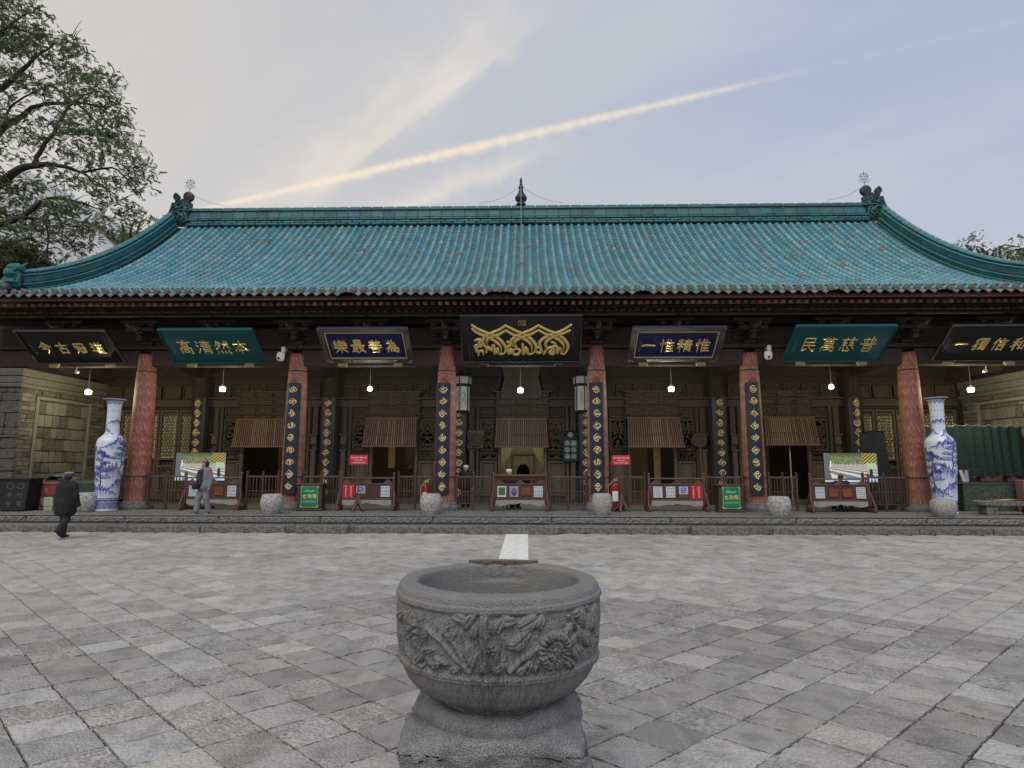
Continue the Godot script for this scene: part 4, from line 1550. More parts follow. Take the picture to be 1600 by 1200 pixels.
# ---------------------------------------------------------------- behind the hall: trees and buildings
func make_background() -> void:
	# grey gabled block behind the tree
	var o := thing("grey_building", "plain grey modern building with a sloping roof edge behind the big tree", "building")
	var b := MB.new()
	b.extrude(PackedVector2Array([Vector2(-52, 0), Vector2(-52, 24), Vector2(-44.9, 26.4), Vector2(-42.4, 26.8), Vector2(-40.9, 26.1), Vector2(-36.9, 22.3), Vector2(-34.2, 19.9), Vector2(-31.0, 17.0), Vector2(-31, 0)]), 12.0, T(0, 0, -60.0))
	part("wall", b, M.concrete, o)
	b = MB.new()
	b.extrude(PackedVector2Array([Vector2(-36.8, 6), Vector2(-36.8, 21.3), Vector2(-33.4, 18.2), Vector2(-31.2, 16.2), Vector2(-31.2, 6)]), 0.3, T(0, 0, -47.98))
	part("wall", b, M.concrete_pale, o)
	for k in 3:
		b = MB.new()
		b.box(Vector3(-43.6, 13.0 + k * 3.0, -47.95), Vector3(3.0, 1.3, 0.12), 0.03)
		part("window", b, M.iron, o)
	# pale block seen through the gap left of the porch
	o = thing("pale_building", "pale tall building glimpsed in the gap above the left brick wall", "building")
	b = MB.new()
	b.box(Vector3(-39.2, 4.55, -40.0), Vector3(15.0, 9.1, 8.0))
	part("wall", b, M.concrete_pale, o)
	for k in 8:
		b = MB.new()
		b.box(Vector3(-36.2 + (k % 2) * 2.6, 2.2 + (k / 2) * 1.7, -35.99), Vector3(1.6, 0.8, 0.06), 0.02)
		part("window", b, M.concrete, o)
	# tiled side pavilion, only its eaves corner shows
	o = thing("side_pavilion", "corner of a dark tiled pavilion eave with pale verge under the big tree", "building")
	b = MB.new()
	b.extrude(PackedVector2Array([Vector2(-34.0, 0.2), Vector2(-34.0, 16.4), Vector2(-24.6, 12.1), Vector2(-24.6, 11.8), Vector2(-26.6, 11.8), Vector2(-26.6, 0.2)]), 8.0, T(0, 0, -36.0))
	part("wall", b, M.dark, o)
	for k in 9:
		b = MB.new()
		b.tube([Vector3(-34.0, 16.5, -28.3 - k * 0.45), Vector3(-29.0, 14.3, -28.3 - k * 0.45), Vector3(-24.4, 12.15, -28.3 - k * 0.45)], 0.13, 6)
		part("roof_tile", b, M.brick_grey, o)
	b = MB.new()
	b.tube([Vector3(-34.0, 16.4, -27.9), Vector3(-29.0, 14.2, -27.9), Vector3(-24.4, 12.1, -27.9)], [0.07, 0.07, 0.07], 4)
	part("verge", b, M.white, o)
	big_tree()
	far_tree("dark leafy tree whose top shows just behind the left end of the tiled roof", [[165, 362, 22, 13], [192, 352, 24, 12], [216, 350, 24, 11], [236, 347, 12, 8], [150, 372, 20, 10]], -50.0, 0.34, [-34.5, -50.5], 71)
	far_tree("feathery tree top showing above the far right slope of the roof", [[1510, 385, 16, 9], [1534, 388, 16, 10], [1558, 392, 14, 8], [1590, 385, 16, 14], [1612, 392, 22, 20], [1640, 400, 30, 26]], -52.0, 0.30, [45.0, -52.5], 73)

func px_at(px: float, py: float, z: float) -> Vector3:
	# the point at depth z on the line of sight that runs through a place measured in the photograph
	var f := 947.52
	var d := Basis(Vector3.UP, 0.0242) * Basis(Vector3.RIGHT, 0.1343) * Basis(Vector3.BACK, 0.0014) * Vector3((px - 800.0) / f, (600.0 - py) / f, -1.0)
	return Vector3(0.1726, 1.9, 0.0) + d * (z / d.z)

func frond_mesh() -> ArrayMesh:
	# a pinnate leaf: seven pairs of narrow leaflets on a drooping stalk
	var b := MB.new()
	for k in 6:
		var f := 0.18 + 0.82 * k / 5.0
		var p := Vector3(0, -0.12 * f * f, f * 0.42)
		var l := 0.15 * (1.0 - 0.35 * f)
		for s in [-1.0, 1.0]:
			var tip := p + Vector3(s * l, -0.05 - 0.03 * f, 0.05)
			b.tri(p, p + Vector3(s * l * 0.5, 0.005, 0.075), tip)
			b.tri(p, tip, p + Vector3(s * l * 0.55, -0.03, -0.035))
	b.tri(Vector3(0, -0.12, 0.42), Vector3(0.035, -0.15, 0.5), Vector3(0, -0.18, 0.56))
	b.tri(Vector3(0, -0.12, 0.42), Vector3(0, -0.18, 0.56), Vector3(-0.035, -0.15, 0.5))
	return b.mesh()

func crown(o: Node3D, blobs: Array, zc: float, deep: float, size: float, per: float, r: RandomNumberGenerator) -> void:
	var xf := []
	var cols := PackedColorArray()
	for bl in blobs:
		var c := px_at(bl[0], bl[1], zc + r.randf_range(-deep, deep))
		var sc := absf(c.z) / 947.0
		var rx: float = bl[2] * sc
		var ry: float = bl[3] * sc
		var clumps := maxi(2, int(bl[2] * bl[3] / 75.0))
		for q in clumps:
			var a := r.randf() * TAU
			var m := sqrt(r.randf())
			var cc := c + Vector3(cos(a) * rx * m, sin(a) * ry * m, r.randf_range(-0.8, 0.8) * rx)
			var tone := r.randf_range(0.55, 1.35)
			var hue := r.randf()
			for k in int(per):
				var d := Vector3(clampf(r.randfn(), -1.5, 1.5), clampf(r.randfn(), -1.5, 1.5) * 0.5, clampf(r.randfn(), -1.5, 1.5)) * size * 0.95
				var g := Basis(Vector3.UP, r.randf() * TAU) * Basis(Vector3.RIGHT, r.randf_range(-0.5, 0.9)) * Basis(Vector3.BACK, r.randf_range(-0.6, 0.6))
				xf.append(Transform3D(g.scaled(Vector3.ONE * size * r.randf_range(0.8, 1.7)), cc + d))
				cols.append(Color(0.15, 0.225, 0.08).lerp(Color(0.22, 0.235, 0.13), hue) * tone * r.randf_range(0.8, 1.2))
	multi("crown", frond_mesh(), M.leaf, xf, cols, o)

func limb(b: MB, p: Array, r0: float, r1: float, r: RandomNumberGenerator) -> void:
	var pts := []
	var rad := []
	var m := p.size()
	for k in m - 1:
		for s in 4:
			var f := s / 4.0
			var q: Vector3 = (p[k] as Vector3).cubic_interpolate(p[k + 1], p[maxi(k - 1, 0)], p[mini(k + 2, m - 1)], f)
			pts.append(q + Vector3(r.randf_range(-1, 1), r.randf_range(-1, 1), r.randf_range(-1, 1)) * 0.03)
			rad.append(lerpf(r0, r1, (k + f) / (m - 1.0)))
	pts.append(p[m - 1])
	rad.append(r1)
	b.tube(pts, rad, 7)

func big_tree() -> void:
	var r := RandomNumberGenerator.new()
	r.seed = 5150
	var o := thing("broadleaf_tree", "big spreading pinnate-leaved tree rising at the left edge beside the hall roof", "tree", Vector3.ZERO)
	var zc := -27.0
	var P := func(x: float, y: float, dz: float) -> Vector3: return px_at(x, y, zc + dz)
	var b := MB.new()
	var fork: Vector3 = P.call(-70, 420, 0)
	limb(b, [Vector3(fork.x - 0.5, 0.0, zc), Vector3(fork.x - 0.7, 4.5, zc - 0.1), fork], 0.46, 0.34, r)
	part("trunk", b, M.bark, o)
	var limbs := [
		[[[-70, 420, 0], [-40, 330, 0.3], [20, 270, 0.5], [55, 258, 0.4], [90, 258, 0.3], [130, 270, 0.2]], 0.26, 0.06],
		[[[55, 258, 0.4], [60, 240, 0.3], [85, 205, 0.0], [110, 165, -0.3], [150, 140, -0.4]], 0.13, 0.03],
		[[[-70, 420, 0], [-50, 260, -0.5], [0, 205, -0.6], [30, 185, -0.6], [60, 165, -0.6], [120, 160, -0.6], [170, 170, -0.5]], 0.24, 0.03],
		[[[-50, 260, -0.5], [-30, 170, 0.2], [5, 135, 0.4], [40, 105, 0.4], [55, 90, 0.3], [90, 65, 0.3]], 0.2, 0.03],
		[[[-30, 170, 0.2], [-25, 80, 0.1], [15, 40, 0.0], [45, 20, 0.0]], 0.15, 0.03],
		[[[130, 270, 0.2], [175, 262, 0.0], [205, 285, -0.1], [215, 300, 0]], 0.06, 0.015],
		[[[130, 270, 0.2], [160, 290, 0.4], [190, 318, 0.4]], 0.05, 0.015],
		[[[-70, 420, 0], [-20, 360, 0.8], [30, 340, 1.0], [75, 310, 1.0], [120, 315, 0.9], [160, 330, 0.8]], 0.18, 0.02],
		[[[30, 340, 1.0], [70, 345, 1.1], [75, 385, 1.1], [72, 410, 1.1]], 0.07, 0.02],
		[[[75, 310, 1.0], [95, 345, 1.0], [97, 375, 1.0]], 0.06, 0.015],
		[[[120, 160, -0.6], [150, 190, -0.4], [185, 215, -0.3], [205, 235, -0.3]], 0.06, 0.015],
		[[[85, 205, 0.0], [120, 212, 0.2], [160, 205, 0.2]], 0.05, 0.015],
		[[[15, 40, 0], [60, 55, 0.2], [105, 62, 0.2]], 0.06, 0.015],
		[[[0, 205, -0.6], [20, 165, -0.8], [62, 140, -0.9], [105, 125, -0.8]], 0.07, 0.015],
	]
	for l in limbs:
		b = MB.new()
		var pts := []
		for q in l[0]:
			pts.append(P.call(q[0], q[1], q[2]))
		limb(b, pts, l[1], l[2], r)
		part("limb", b, M.bark, o)
	# fine twigs
	b = MB.new()
	for l in limbs:
		for k in 9:
			var q: Array = l[0][1 + r.randi() % (l[0].size() - 1)]
			var p: Vector3 = P.call(q[0] + r.randf_range(-12, 12), q[1] + r.randf_range(-8, 8), q[2])
			var e := p + Vector3(r.randf_range(-0.2, 1.0), r.randf_range(-0.5, 0.6), r.randf_range(-0.5, 0.5))
			b.tube([p, p.lerp(e, 0.5) + Vector3(0, 0.1, 0), e], [0.022, 0.014, 0.006], 4)
	setting(part("twigs", b, M.bark, o), "stuff")
	var blobs := [[5, 10, 42, 22], [38, 14, 16, 18], [30, 48, 26, 14], [15, 70, 22, 14], [72, 58, 36, 18], [60, 78, 26, 14], [104, 60, 13, 16], [116, 74, 7, 12], [84, 98, 32, 13], [100, 112, 18, 12],
		[14, 112, 20, 12], [30, 118, 12, 8], [64, 128, 26, 14], [92, 128, 22, 10], [136, 112, 15, 10], [148, 124, 24, 14], [172, 122, 10, 10], [118, 142, 18, 10], [118, 164, 32, 14], [160, 156, 22, 12], [178, 170, 15, 15],
		[8, 150, 16, 10], [62, 182, 20, 12], [96, 188, 26, 14], [128, 200, 32, 16], [168, 196, 26, 18], [190, 206, 16, 12], [182, 182, 12, 10], [8, 188, 14, 10], [36, 214, 22, 12], [52, 226, 16, 8], [110, 226, 26, 10], [150, 228, 28, 12], [192, 232, 20, 12], [214, 246, 11, 9], [222, 262, 6, 10],
		[14, 240, 18, 9], [92, 250, 24, 9], [130, 252, 22, 9], [205, 268, 14, 9], [214, 290, 12, 14], [188, 278, 16, 8], [22, 290, 32, 13], [60, 282, 20, 10], [98, 284, 26, 10], [138, 282, 24, 10], [160, 300, 20, 10], [180, 310, 18, 12], [196, 322, 10, 10],
		[10, 330, 24, 16], [46, 318, 26, 14], [86, 312, 24, 12], [30, 352, 32, 14], [66, 340, 30, 14], [100, 330, 22, 12], [128, 322, 20, 10], [120, 350, 22, 12], [150, 334, 16, 9], [12, 380, 24, 14], [48, 376, 32, 14], [84, 364, 24, 12], [44, 400, 32, 14], [78, 396, 20, 10], [110, 392, 16, 10], [132, 380, 14, 9], [140, 362, 16, 9], [20, 412, 26, 10], [-30, 60, 50, 50], [-40, 180, 40, 50], [-30, 300, 40, 50]]
	crown(o, blobs, zc, 1.1, 0.44, 26, r)

func far_tree(label: String, blobs: Array, zc: float, size: float, root: Array, sd: int) -> void:
	var r := RandomNumberGenerator.new()
	r.seed = sd
	var o := thing("background_tree", label, "tree", Vector3.ZERO)
	var b := MB.new()
	var c := px_at(blobs[1][0], blobs[1][1], zc)
	limb(b, [Vector3(root[0], 0, root[1]), Vector3(root[0] + 0.4, c.y * 0.5, root[1]), c], 0.45, 0.12, r)
	part("trunk", b, M.bark, o)
	for bl in blobs:
		b = MB.new()
		limb(b, [Vector3(root[0] + 0.2, c.y * 0.55, root[1]), px_at((bl[0] + blobs[1][0]) * 0.5, bl[1] + 14, zc), px_at(bl[0], bl[1], zc)], 0.16, 0.03, r)
		part("limb", b, M.bark, o)
	var more := []
	for bl in blobs:
		more.append(bl)
		more.append([bl[0], bl[1] + 16, bl[2] * 1.2, bl[3] * 1.2])
		more.append([bl[0], bl[1] + 36, bl[2] * 1.3, bl[3] * 1.4])
	crown(o, more, zc, 1.2, size * 1.9, 22, r)


# ---------------------------------------------------------------- carved stone basin on its pedestal
const BOWL := Vector3(0.012, 0.0, -3.6)

func seg_d(p: Vector2, a: Vector2, b: Vector2) -> float:
	var ab := b - a
	var t := clampf((p - a).dot(ab) / ab.length_squared(), 0.0, 1.0)
	return p.distance_to(a + ab * t)

func make_basin() -> void:
	# motifs on the flank, in metres: x round the body (0 faces the court), y height
	var stems := []
	for l in [[[-0.366, 1.104], [-0.267, 1.055], [-0.193, 0.991], [-0.116, 0.925]], [[-0.25, 1.10], [-0.19, 1.05], [-0.15, 0.985], [-0.13, 0.93]], [[0.10, 0.937], [0.145, 0.998], [0.214, 1.028]], [[0.08, 0.925], [0.12, 0.97], [0.20, 1.012]], [[-0.53, 1.15], [-0.55, 1.0], [-0.48, 0.92], [-0.40, 0.91]], [[0.40, 1.16], [0.46, 1.08], [0.50, 0.98]], [[0.55, 1.18], [0.62, 1.05], [0.60, 0.95]], [[-0.056, 1.19], [-0.058, 1.06], [-0.06, 0.93]], [[-0.036, 1.185], [-0.038, 1.06], [-0.04, 0.93]], [[0.015, 1.03], [0.01, 0.97], [0.012, 0.93]]]:
		for k in l.size() - 1:
			stems.append([Vector2(l[k][0], l[k][1]), Vector2(l[k + 1][0], l[k + 1][1])])
	# leaves: x, y, half-length, half-width, turn
	var leaves := [[0.175, 1.150, 0.055, 0.036, 0.5], [0.235, 1.158, 0.048, 0.018, 1.2], [-0.165, 1.170, 0.045, 0.024, -0.4], [-0.115, 1.165, 0.05, 0.022, 0.9], [-0.09, 1.12, 0.042, 0.018, 1.3], [0.0, 1.135, 0.035, 0.015, 1.5], [0.033, 1.150, 0.05, 0.02, 1.1], [0.075, 1.16, 0.04, 0.024, 0.1], [0.135, 1.075, 0.062, 0.035, 0.7], [0.10, 1.05, 0.03, 0.018, 0.2], [-0.13, 1.01, 0.036, 0.018, 1.4], [-0.10, 0.98, 0.034, 0.018, 1.2], [-0.205, 1.085, 0.038, 0.016, 1.1], [-0.245, 1.12, 0.04, 0.016, 1.4],
		[0.46, 0.972, 0.05, 0.028, -0.9], [0.415, 0.926, 0.042, 0.020, -0.8], [0.57, 1.11, 0.06, 0.035, 1.2], [0.44, 1.05, 0.05, 0.014, 0.5], [0.46, 1.075, 0.05, 0.012, 0.9], [0.40, 1.10, 0.045, 0.013, 1.0], [0.50, 1.15, 0.05, 0.026, 1.3], [0.46, 1.165, 0.035, 0.02, 0.3], [0.54, 1.02, 0.05, 0.025, -1.2], [0.62, 1.15, 0.045, 0.025, 0.8], [0.66, 1.0, 0.05, 0.03, -0.5],
		[-0.395, 0.997, 0.05, 0.022, 1.3], [-0.42, 0.95, 0.045, 0.018, 0.8], [-0.51, 1.115, 0.045, 0.022, 1.0], [-0.41, 1.133, 0.045, 0.014, 1.4], [-0.44, 1.02, 0.04, 0.014, 1.6], [-0.38, 1.05, 0.04, 0.014, 0.9], [-0.34, 1.00, 0.04, 0.012, 0.2], [-0.56, 1.04, 0.05, 0.024, 1.4], [-0.60, 1.12, 0.045, 0.024, 0.6], [-0.30, 0.935, 0.055, 0.012, 0.15], [-0.27, 0.955, 0.05, 0.01, -0.2], [0.03, 0.945, 0.04, 0.014, 0.4], [0.17, 0.95, 0.042, 0.022, 1.2], [0.14, 0.935, 0.035, 0.015, 0.7], [0.215, 0.945, 0.03, 0.014, 1.5], [0.31, 0.90, 0.04, 0.014, 0.1], [-0.19, 0.93, 0.035, 0.012, 0.3]]
	# flowers: x, y, radius, petals
	var flowers := [[0.312, 1.007, 0.092, 22], [-0.46, 1.073, 0.05, 6], [-0.005, 1.037, 0.026, 5]]
	var prof := [Vector2(0.35, 0.655), Vector2(0.355, 0.68), Vector2(0.385, 0.693), Vector2(0.425, 0.706), Vector2(0.47, 0.737), Vector2(0.515, 0.79), Vector2(0.549, 0.86), Vector2(0.567, 0.93), Vector2(0.576, 1.0), Vector2(0.581, 1.08), Vector2(0.578, 1.16), Vector2(0.569, 1.215), Vector2(0.562, 1.245), Vector2(0.552, 1.261), Vector2(0.538, 1.268), Vector2(0.50, 1.272), Vector2(0.474, 1.270), Vector2(0.461, 1.264), Vector2(0.455, 1.250), Vector2(0.450, 1.19), Vector2(0.44, 1.08), Vector2(0.41, 0.95), Vector2(0.34, 0.86), Vector2(0.2, 0.82), Vector2(0.0, 0.80)]
	var path := Curve2D.new()
	for p in prof:
		path.add_point(p)
	var total := path.get_baked_length()
	var seg := 520
	var b := MB.new()
	var rough := noise(11.0, 4, 2)
	var dent := noise(2.6, 3, 8)
	var vs := []
	var at := 0.0
	while at < total:
		vs.append(path.sample_baked(at))
		var q: Vector2 = vs[-1]
		at += 0.0058 if q.y > 0.84 and q.y < 1.225 and q.x > 0.5 else 0.013
	vs.append(path.sample_baked(total))
	var n := vs.size()
	for j in n:
		var p: Vector2 = vs[j]
		var q: Vector2 = (vs[mini(j + 1, n - 1)] - vs[maxi(j - 1, 0)] as Vector2).normalized()
		var nrm := Vector2(q.y, -q.x)
		var outside := p.x > 0.49 and p.y < 1.235 and p.y > 0.80 and nrm.x > 0.0
		for s in seg + 1:
			var th := TAU * (s % seg) / seg - PI
			var d3 := Vector3(sin(th) * p.x, p.y, cos(th) * p.x)
			var up := rough.get_noise_3dv(d3) * 0.0016 + dent.get_noise_3dv(d3) * 0.006
			if outside:
				var y := p.y
				# two fine rolls above and below the carved band
				for ring in [[1.212, 0.006], [1.198, 0.006], [0.884, 0.006], [0.868, 0.006]]:
					up += 0.009 * exp(-pow((y + dent.get_noise_1d(th * 3.0) * 0.004 - ring[0]) / ring[1], 2.0))
				if y > 0.90 and y < 1.185:
					var x := th * 0.575
					if absf(th) > 1.3:      # the pattern comes round again on the far side
						x = (absf(th) - PI) * signf(th) * 0.575
					var pp := Vector2(x, y)
					var carve := 0.0
					for f in flowers:
						var e := pp - Vector2(f[0], f[1])
						var rr: float = e.length() / f[2]
						if rr < 1.0:
							var a := e.angle()
							var inner := cos(a * f[3] * 0.62)
							var ray := cos(a * f[3])
							var w := (0.55 + 0.45 * ray) if rr > 0.56 else (0.6 + 0.4 * inner)
							if rr > 0.5 and rr < 0.58:
								w = 0.2
							if rr < 0.17:
								w = 0.15 if rr < 0.07 else 0.8
							carve = maxf(carve, w * (1.0 - smoothstep(0.93, 1.0, rr) * 0.9) + 0.15)
					for l in leaves:
						var e := (pp - Vector2(l[0], l[1])).rotated(-l[4])
						var k := pow(e.x / l[2], 2.0) + pow(e.y / (l[3] * (1.0 - 0.35 * e.x / l[2])), 2.0)
						if k < 1.0:
							carve = maxf(carve, (0.9 - 0.35 * k) - 0.5 * exp(-pow(e.y / 0.0035, 2.0)))
					for g in stems:
						var dd := seg_d(pp, g[0], g[1])
						if dd < 0.012:
							carve = maxf(carve, 0.7 * (1.0 - smoothstep(0.005, 0.011, dd)))
					# small worn filling between the motifs
					carve = maxf(carve, 0.12 * smoothstep(0.15, 0.5, rough.get_noise_2d(x * 3.0, y * 3.0)))
					up += (carve - 0.35) * 0.037 * (0.9 + 0.5 * dent.get_noise_2d(x * 4.0, y * 4.0))
			# the rim is broken away at the back
			if p.y > 1.17 and p.x < 0.56:
				var back := exp(-pow((absf(th) - PI) / 0.30, 4.0))
				if cos(th) < 0.0:
					up -= back * 0.018 * (1.0 + 0.8 * rough.get_noise_3dv(d3 * 1.4)) * smoothstep(0.56, 0.5, p.x)
			var o := p + nrm * up
			b.v.append(BOWL + Vector3(sin(th) * o.x, o.y, cos(th) * o.x))
			# the dark run of water stains below the spout hole, and smaller ones elsewhere
			var run := rough.get_noise_2d(th * 9.0, p.y * 1.1) + 0.55 * dent.get_noise_2d(th * 14.0, p.y)
			var wet := smoothstep(0.02, 0.35, run + 0.62 * exp(-pow((th + 0.02) / 0.15, 2.0)) - 0.25) * smoothstep(1.20, 1.08, p.y) * (1.0 if nrm.x > 0.0 else 0.0)
			b.col.append(Color(1, 1, 1).lerp(Color(0.45, 0.44, 0.43), wet * 0.75))
	for j in n - 1:
		for s in seg:
			var a := j * (seg + 1) + s
			b.i.append_array([a, a + 1, a + seg + 2, a, a + seg + 2, a + seg + 1])
	var o := thing("stone_basin", "round grey stone basin carved with flowers, standing on the rough block in front", "basin")
	part("bowl", b, M.basin, o)
	b = MB.new()
	# loose broken piece of rim lying on the back edge
	var piece := PackedVector2Array()
	for k in 11:
		var a := -0.40 + 0.82 * k / 10.0
		piece.append(Vector2(sin(a) * 0.575, cos(a) * 0.575))
	for k in range(10, -1, -1):
		var a := -0.34 + 0.72 * k / 10.0
		var rr := 0.492 + 0.016 * sin(k * 2.1)
		piece.append(Vector2(sin(a) * rr, cos(a) * rr))
	b.extrude(piece, 0.05, Transform3D(Basis(Vector3(1, 0, 0), Vector3(0, 0, -1), Vector3(0, 1, 0)), BOWL + Vector3(0, 1.232, 0)))
	part("broken_rim", b, mat(lin(0.20, 0.165, 0.125), 0.9, ntex(0.05, 4, 88, [[0.0, 0.5], [1.0, 1.0]], 256), Vector3.ONE * 3.0), o)
	# pedestal: hewn block with a sunk seat round the basin's foot
	b = MB.new()
	hewn(b)
	tag(part("pedestal", b, M.pedestal), "rough hewn grey stone block carrying the carved basin", "pedestal")

func hewn(b: MB) -> void:
	var f := noise(2.2, 5, 31)
	var f2 := noise(8.0, 4, 32)
	var c := Vector3(-0.005, 0.31, -3.55)
	var h := Vector3(0.462, 0.315, 0.49)
	var cells := 56
	for face in 5:
		var n := b.v.size()
		for j in cells + 1:
			for q in cells + 1:
				var u := -1.0 + 2.0 * j / cells
				var w := -1.0 + 2.0 * q / cells
				var p: Vector3 = [Vector3(u, 1, w), Vector3(u, w, 1), Vector3(u, w, -1), Vector3(1, w, u), Vector3(-1, w, u)][face]
				# round the arrises over
				var k := 14.0
				var l := pow(pow(absf(p.x), k) + pow(absf(p.y), k) + pow(absf(p.z), k), 1.0 / k)
				var e := p / l
				var x := c + e * h
				var out := Vector3(pow(absf(e.x), 6.0) * signf(e.x), pow(absf(e.y), 6.0) * signf(e.y), pow(absf(e.z), 6.0) * signf(e.z)).normalized()
				var amp := lerpf(0.07, 0.02, smoothstep(0.5, 0.98, e.y))
				x += out * (f.get_noise_3dv(x) * amp + f2.get_noise_3dv(x) * 0.014)
				if e.y > 0.75:
					var rr := Vector2(x.x - BOWL.x, x.z - BOWL.z).length()
					x.y += 0.03 * smoothstep(0.43, 0.37, rr) - 0.03 * exp(-pow((rr - 0.45) / 0.05, 2.0)) - 0.05 * smoothstep(0.46, 0.72, rr)
				# a piece spalled off the right front corner
				var sp := Vector3(x.x - 0.30, x.y - 0.44, x.z + 3.06).length()
				x -= out * 0.06 * (1.0 - smoothstep(0.03, 0.15, sp))
				b.v.append(x)
		for j in cells:
			for q in cells:
				var a := n + j * (cells + 1) + q
				if face in [0, 1, 4]:
					b.i.append_array([a, a + 1, a + cells + 2, a, a + cells + 2, a + cells + 1])
				else:
					b.i.append_array([a, a + cells + 2, a + 1, a, a + cells + 1, a + cells + 2])


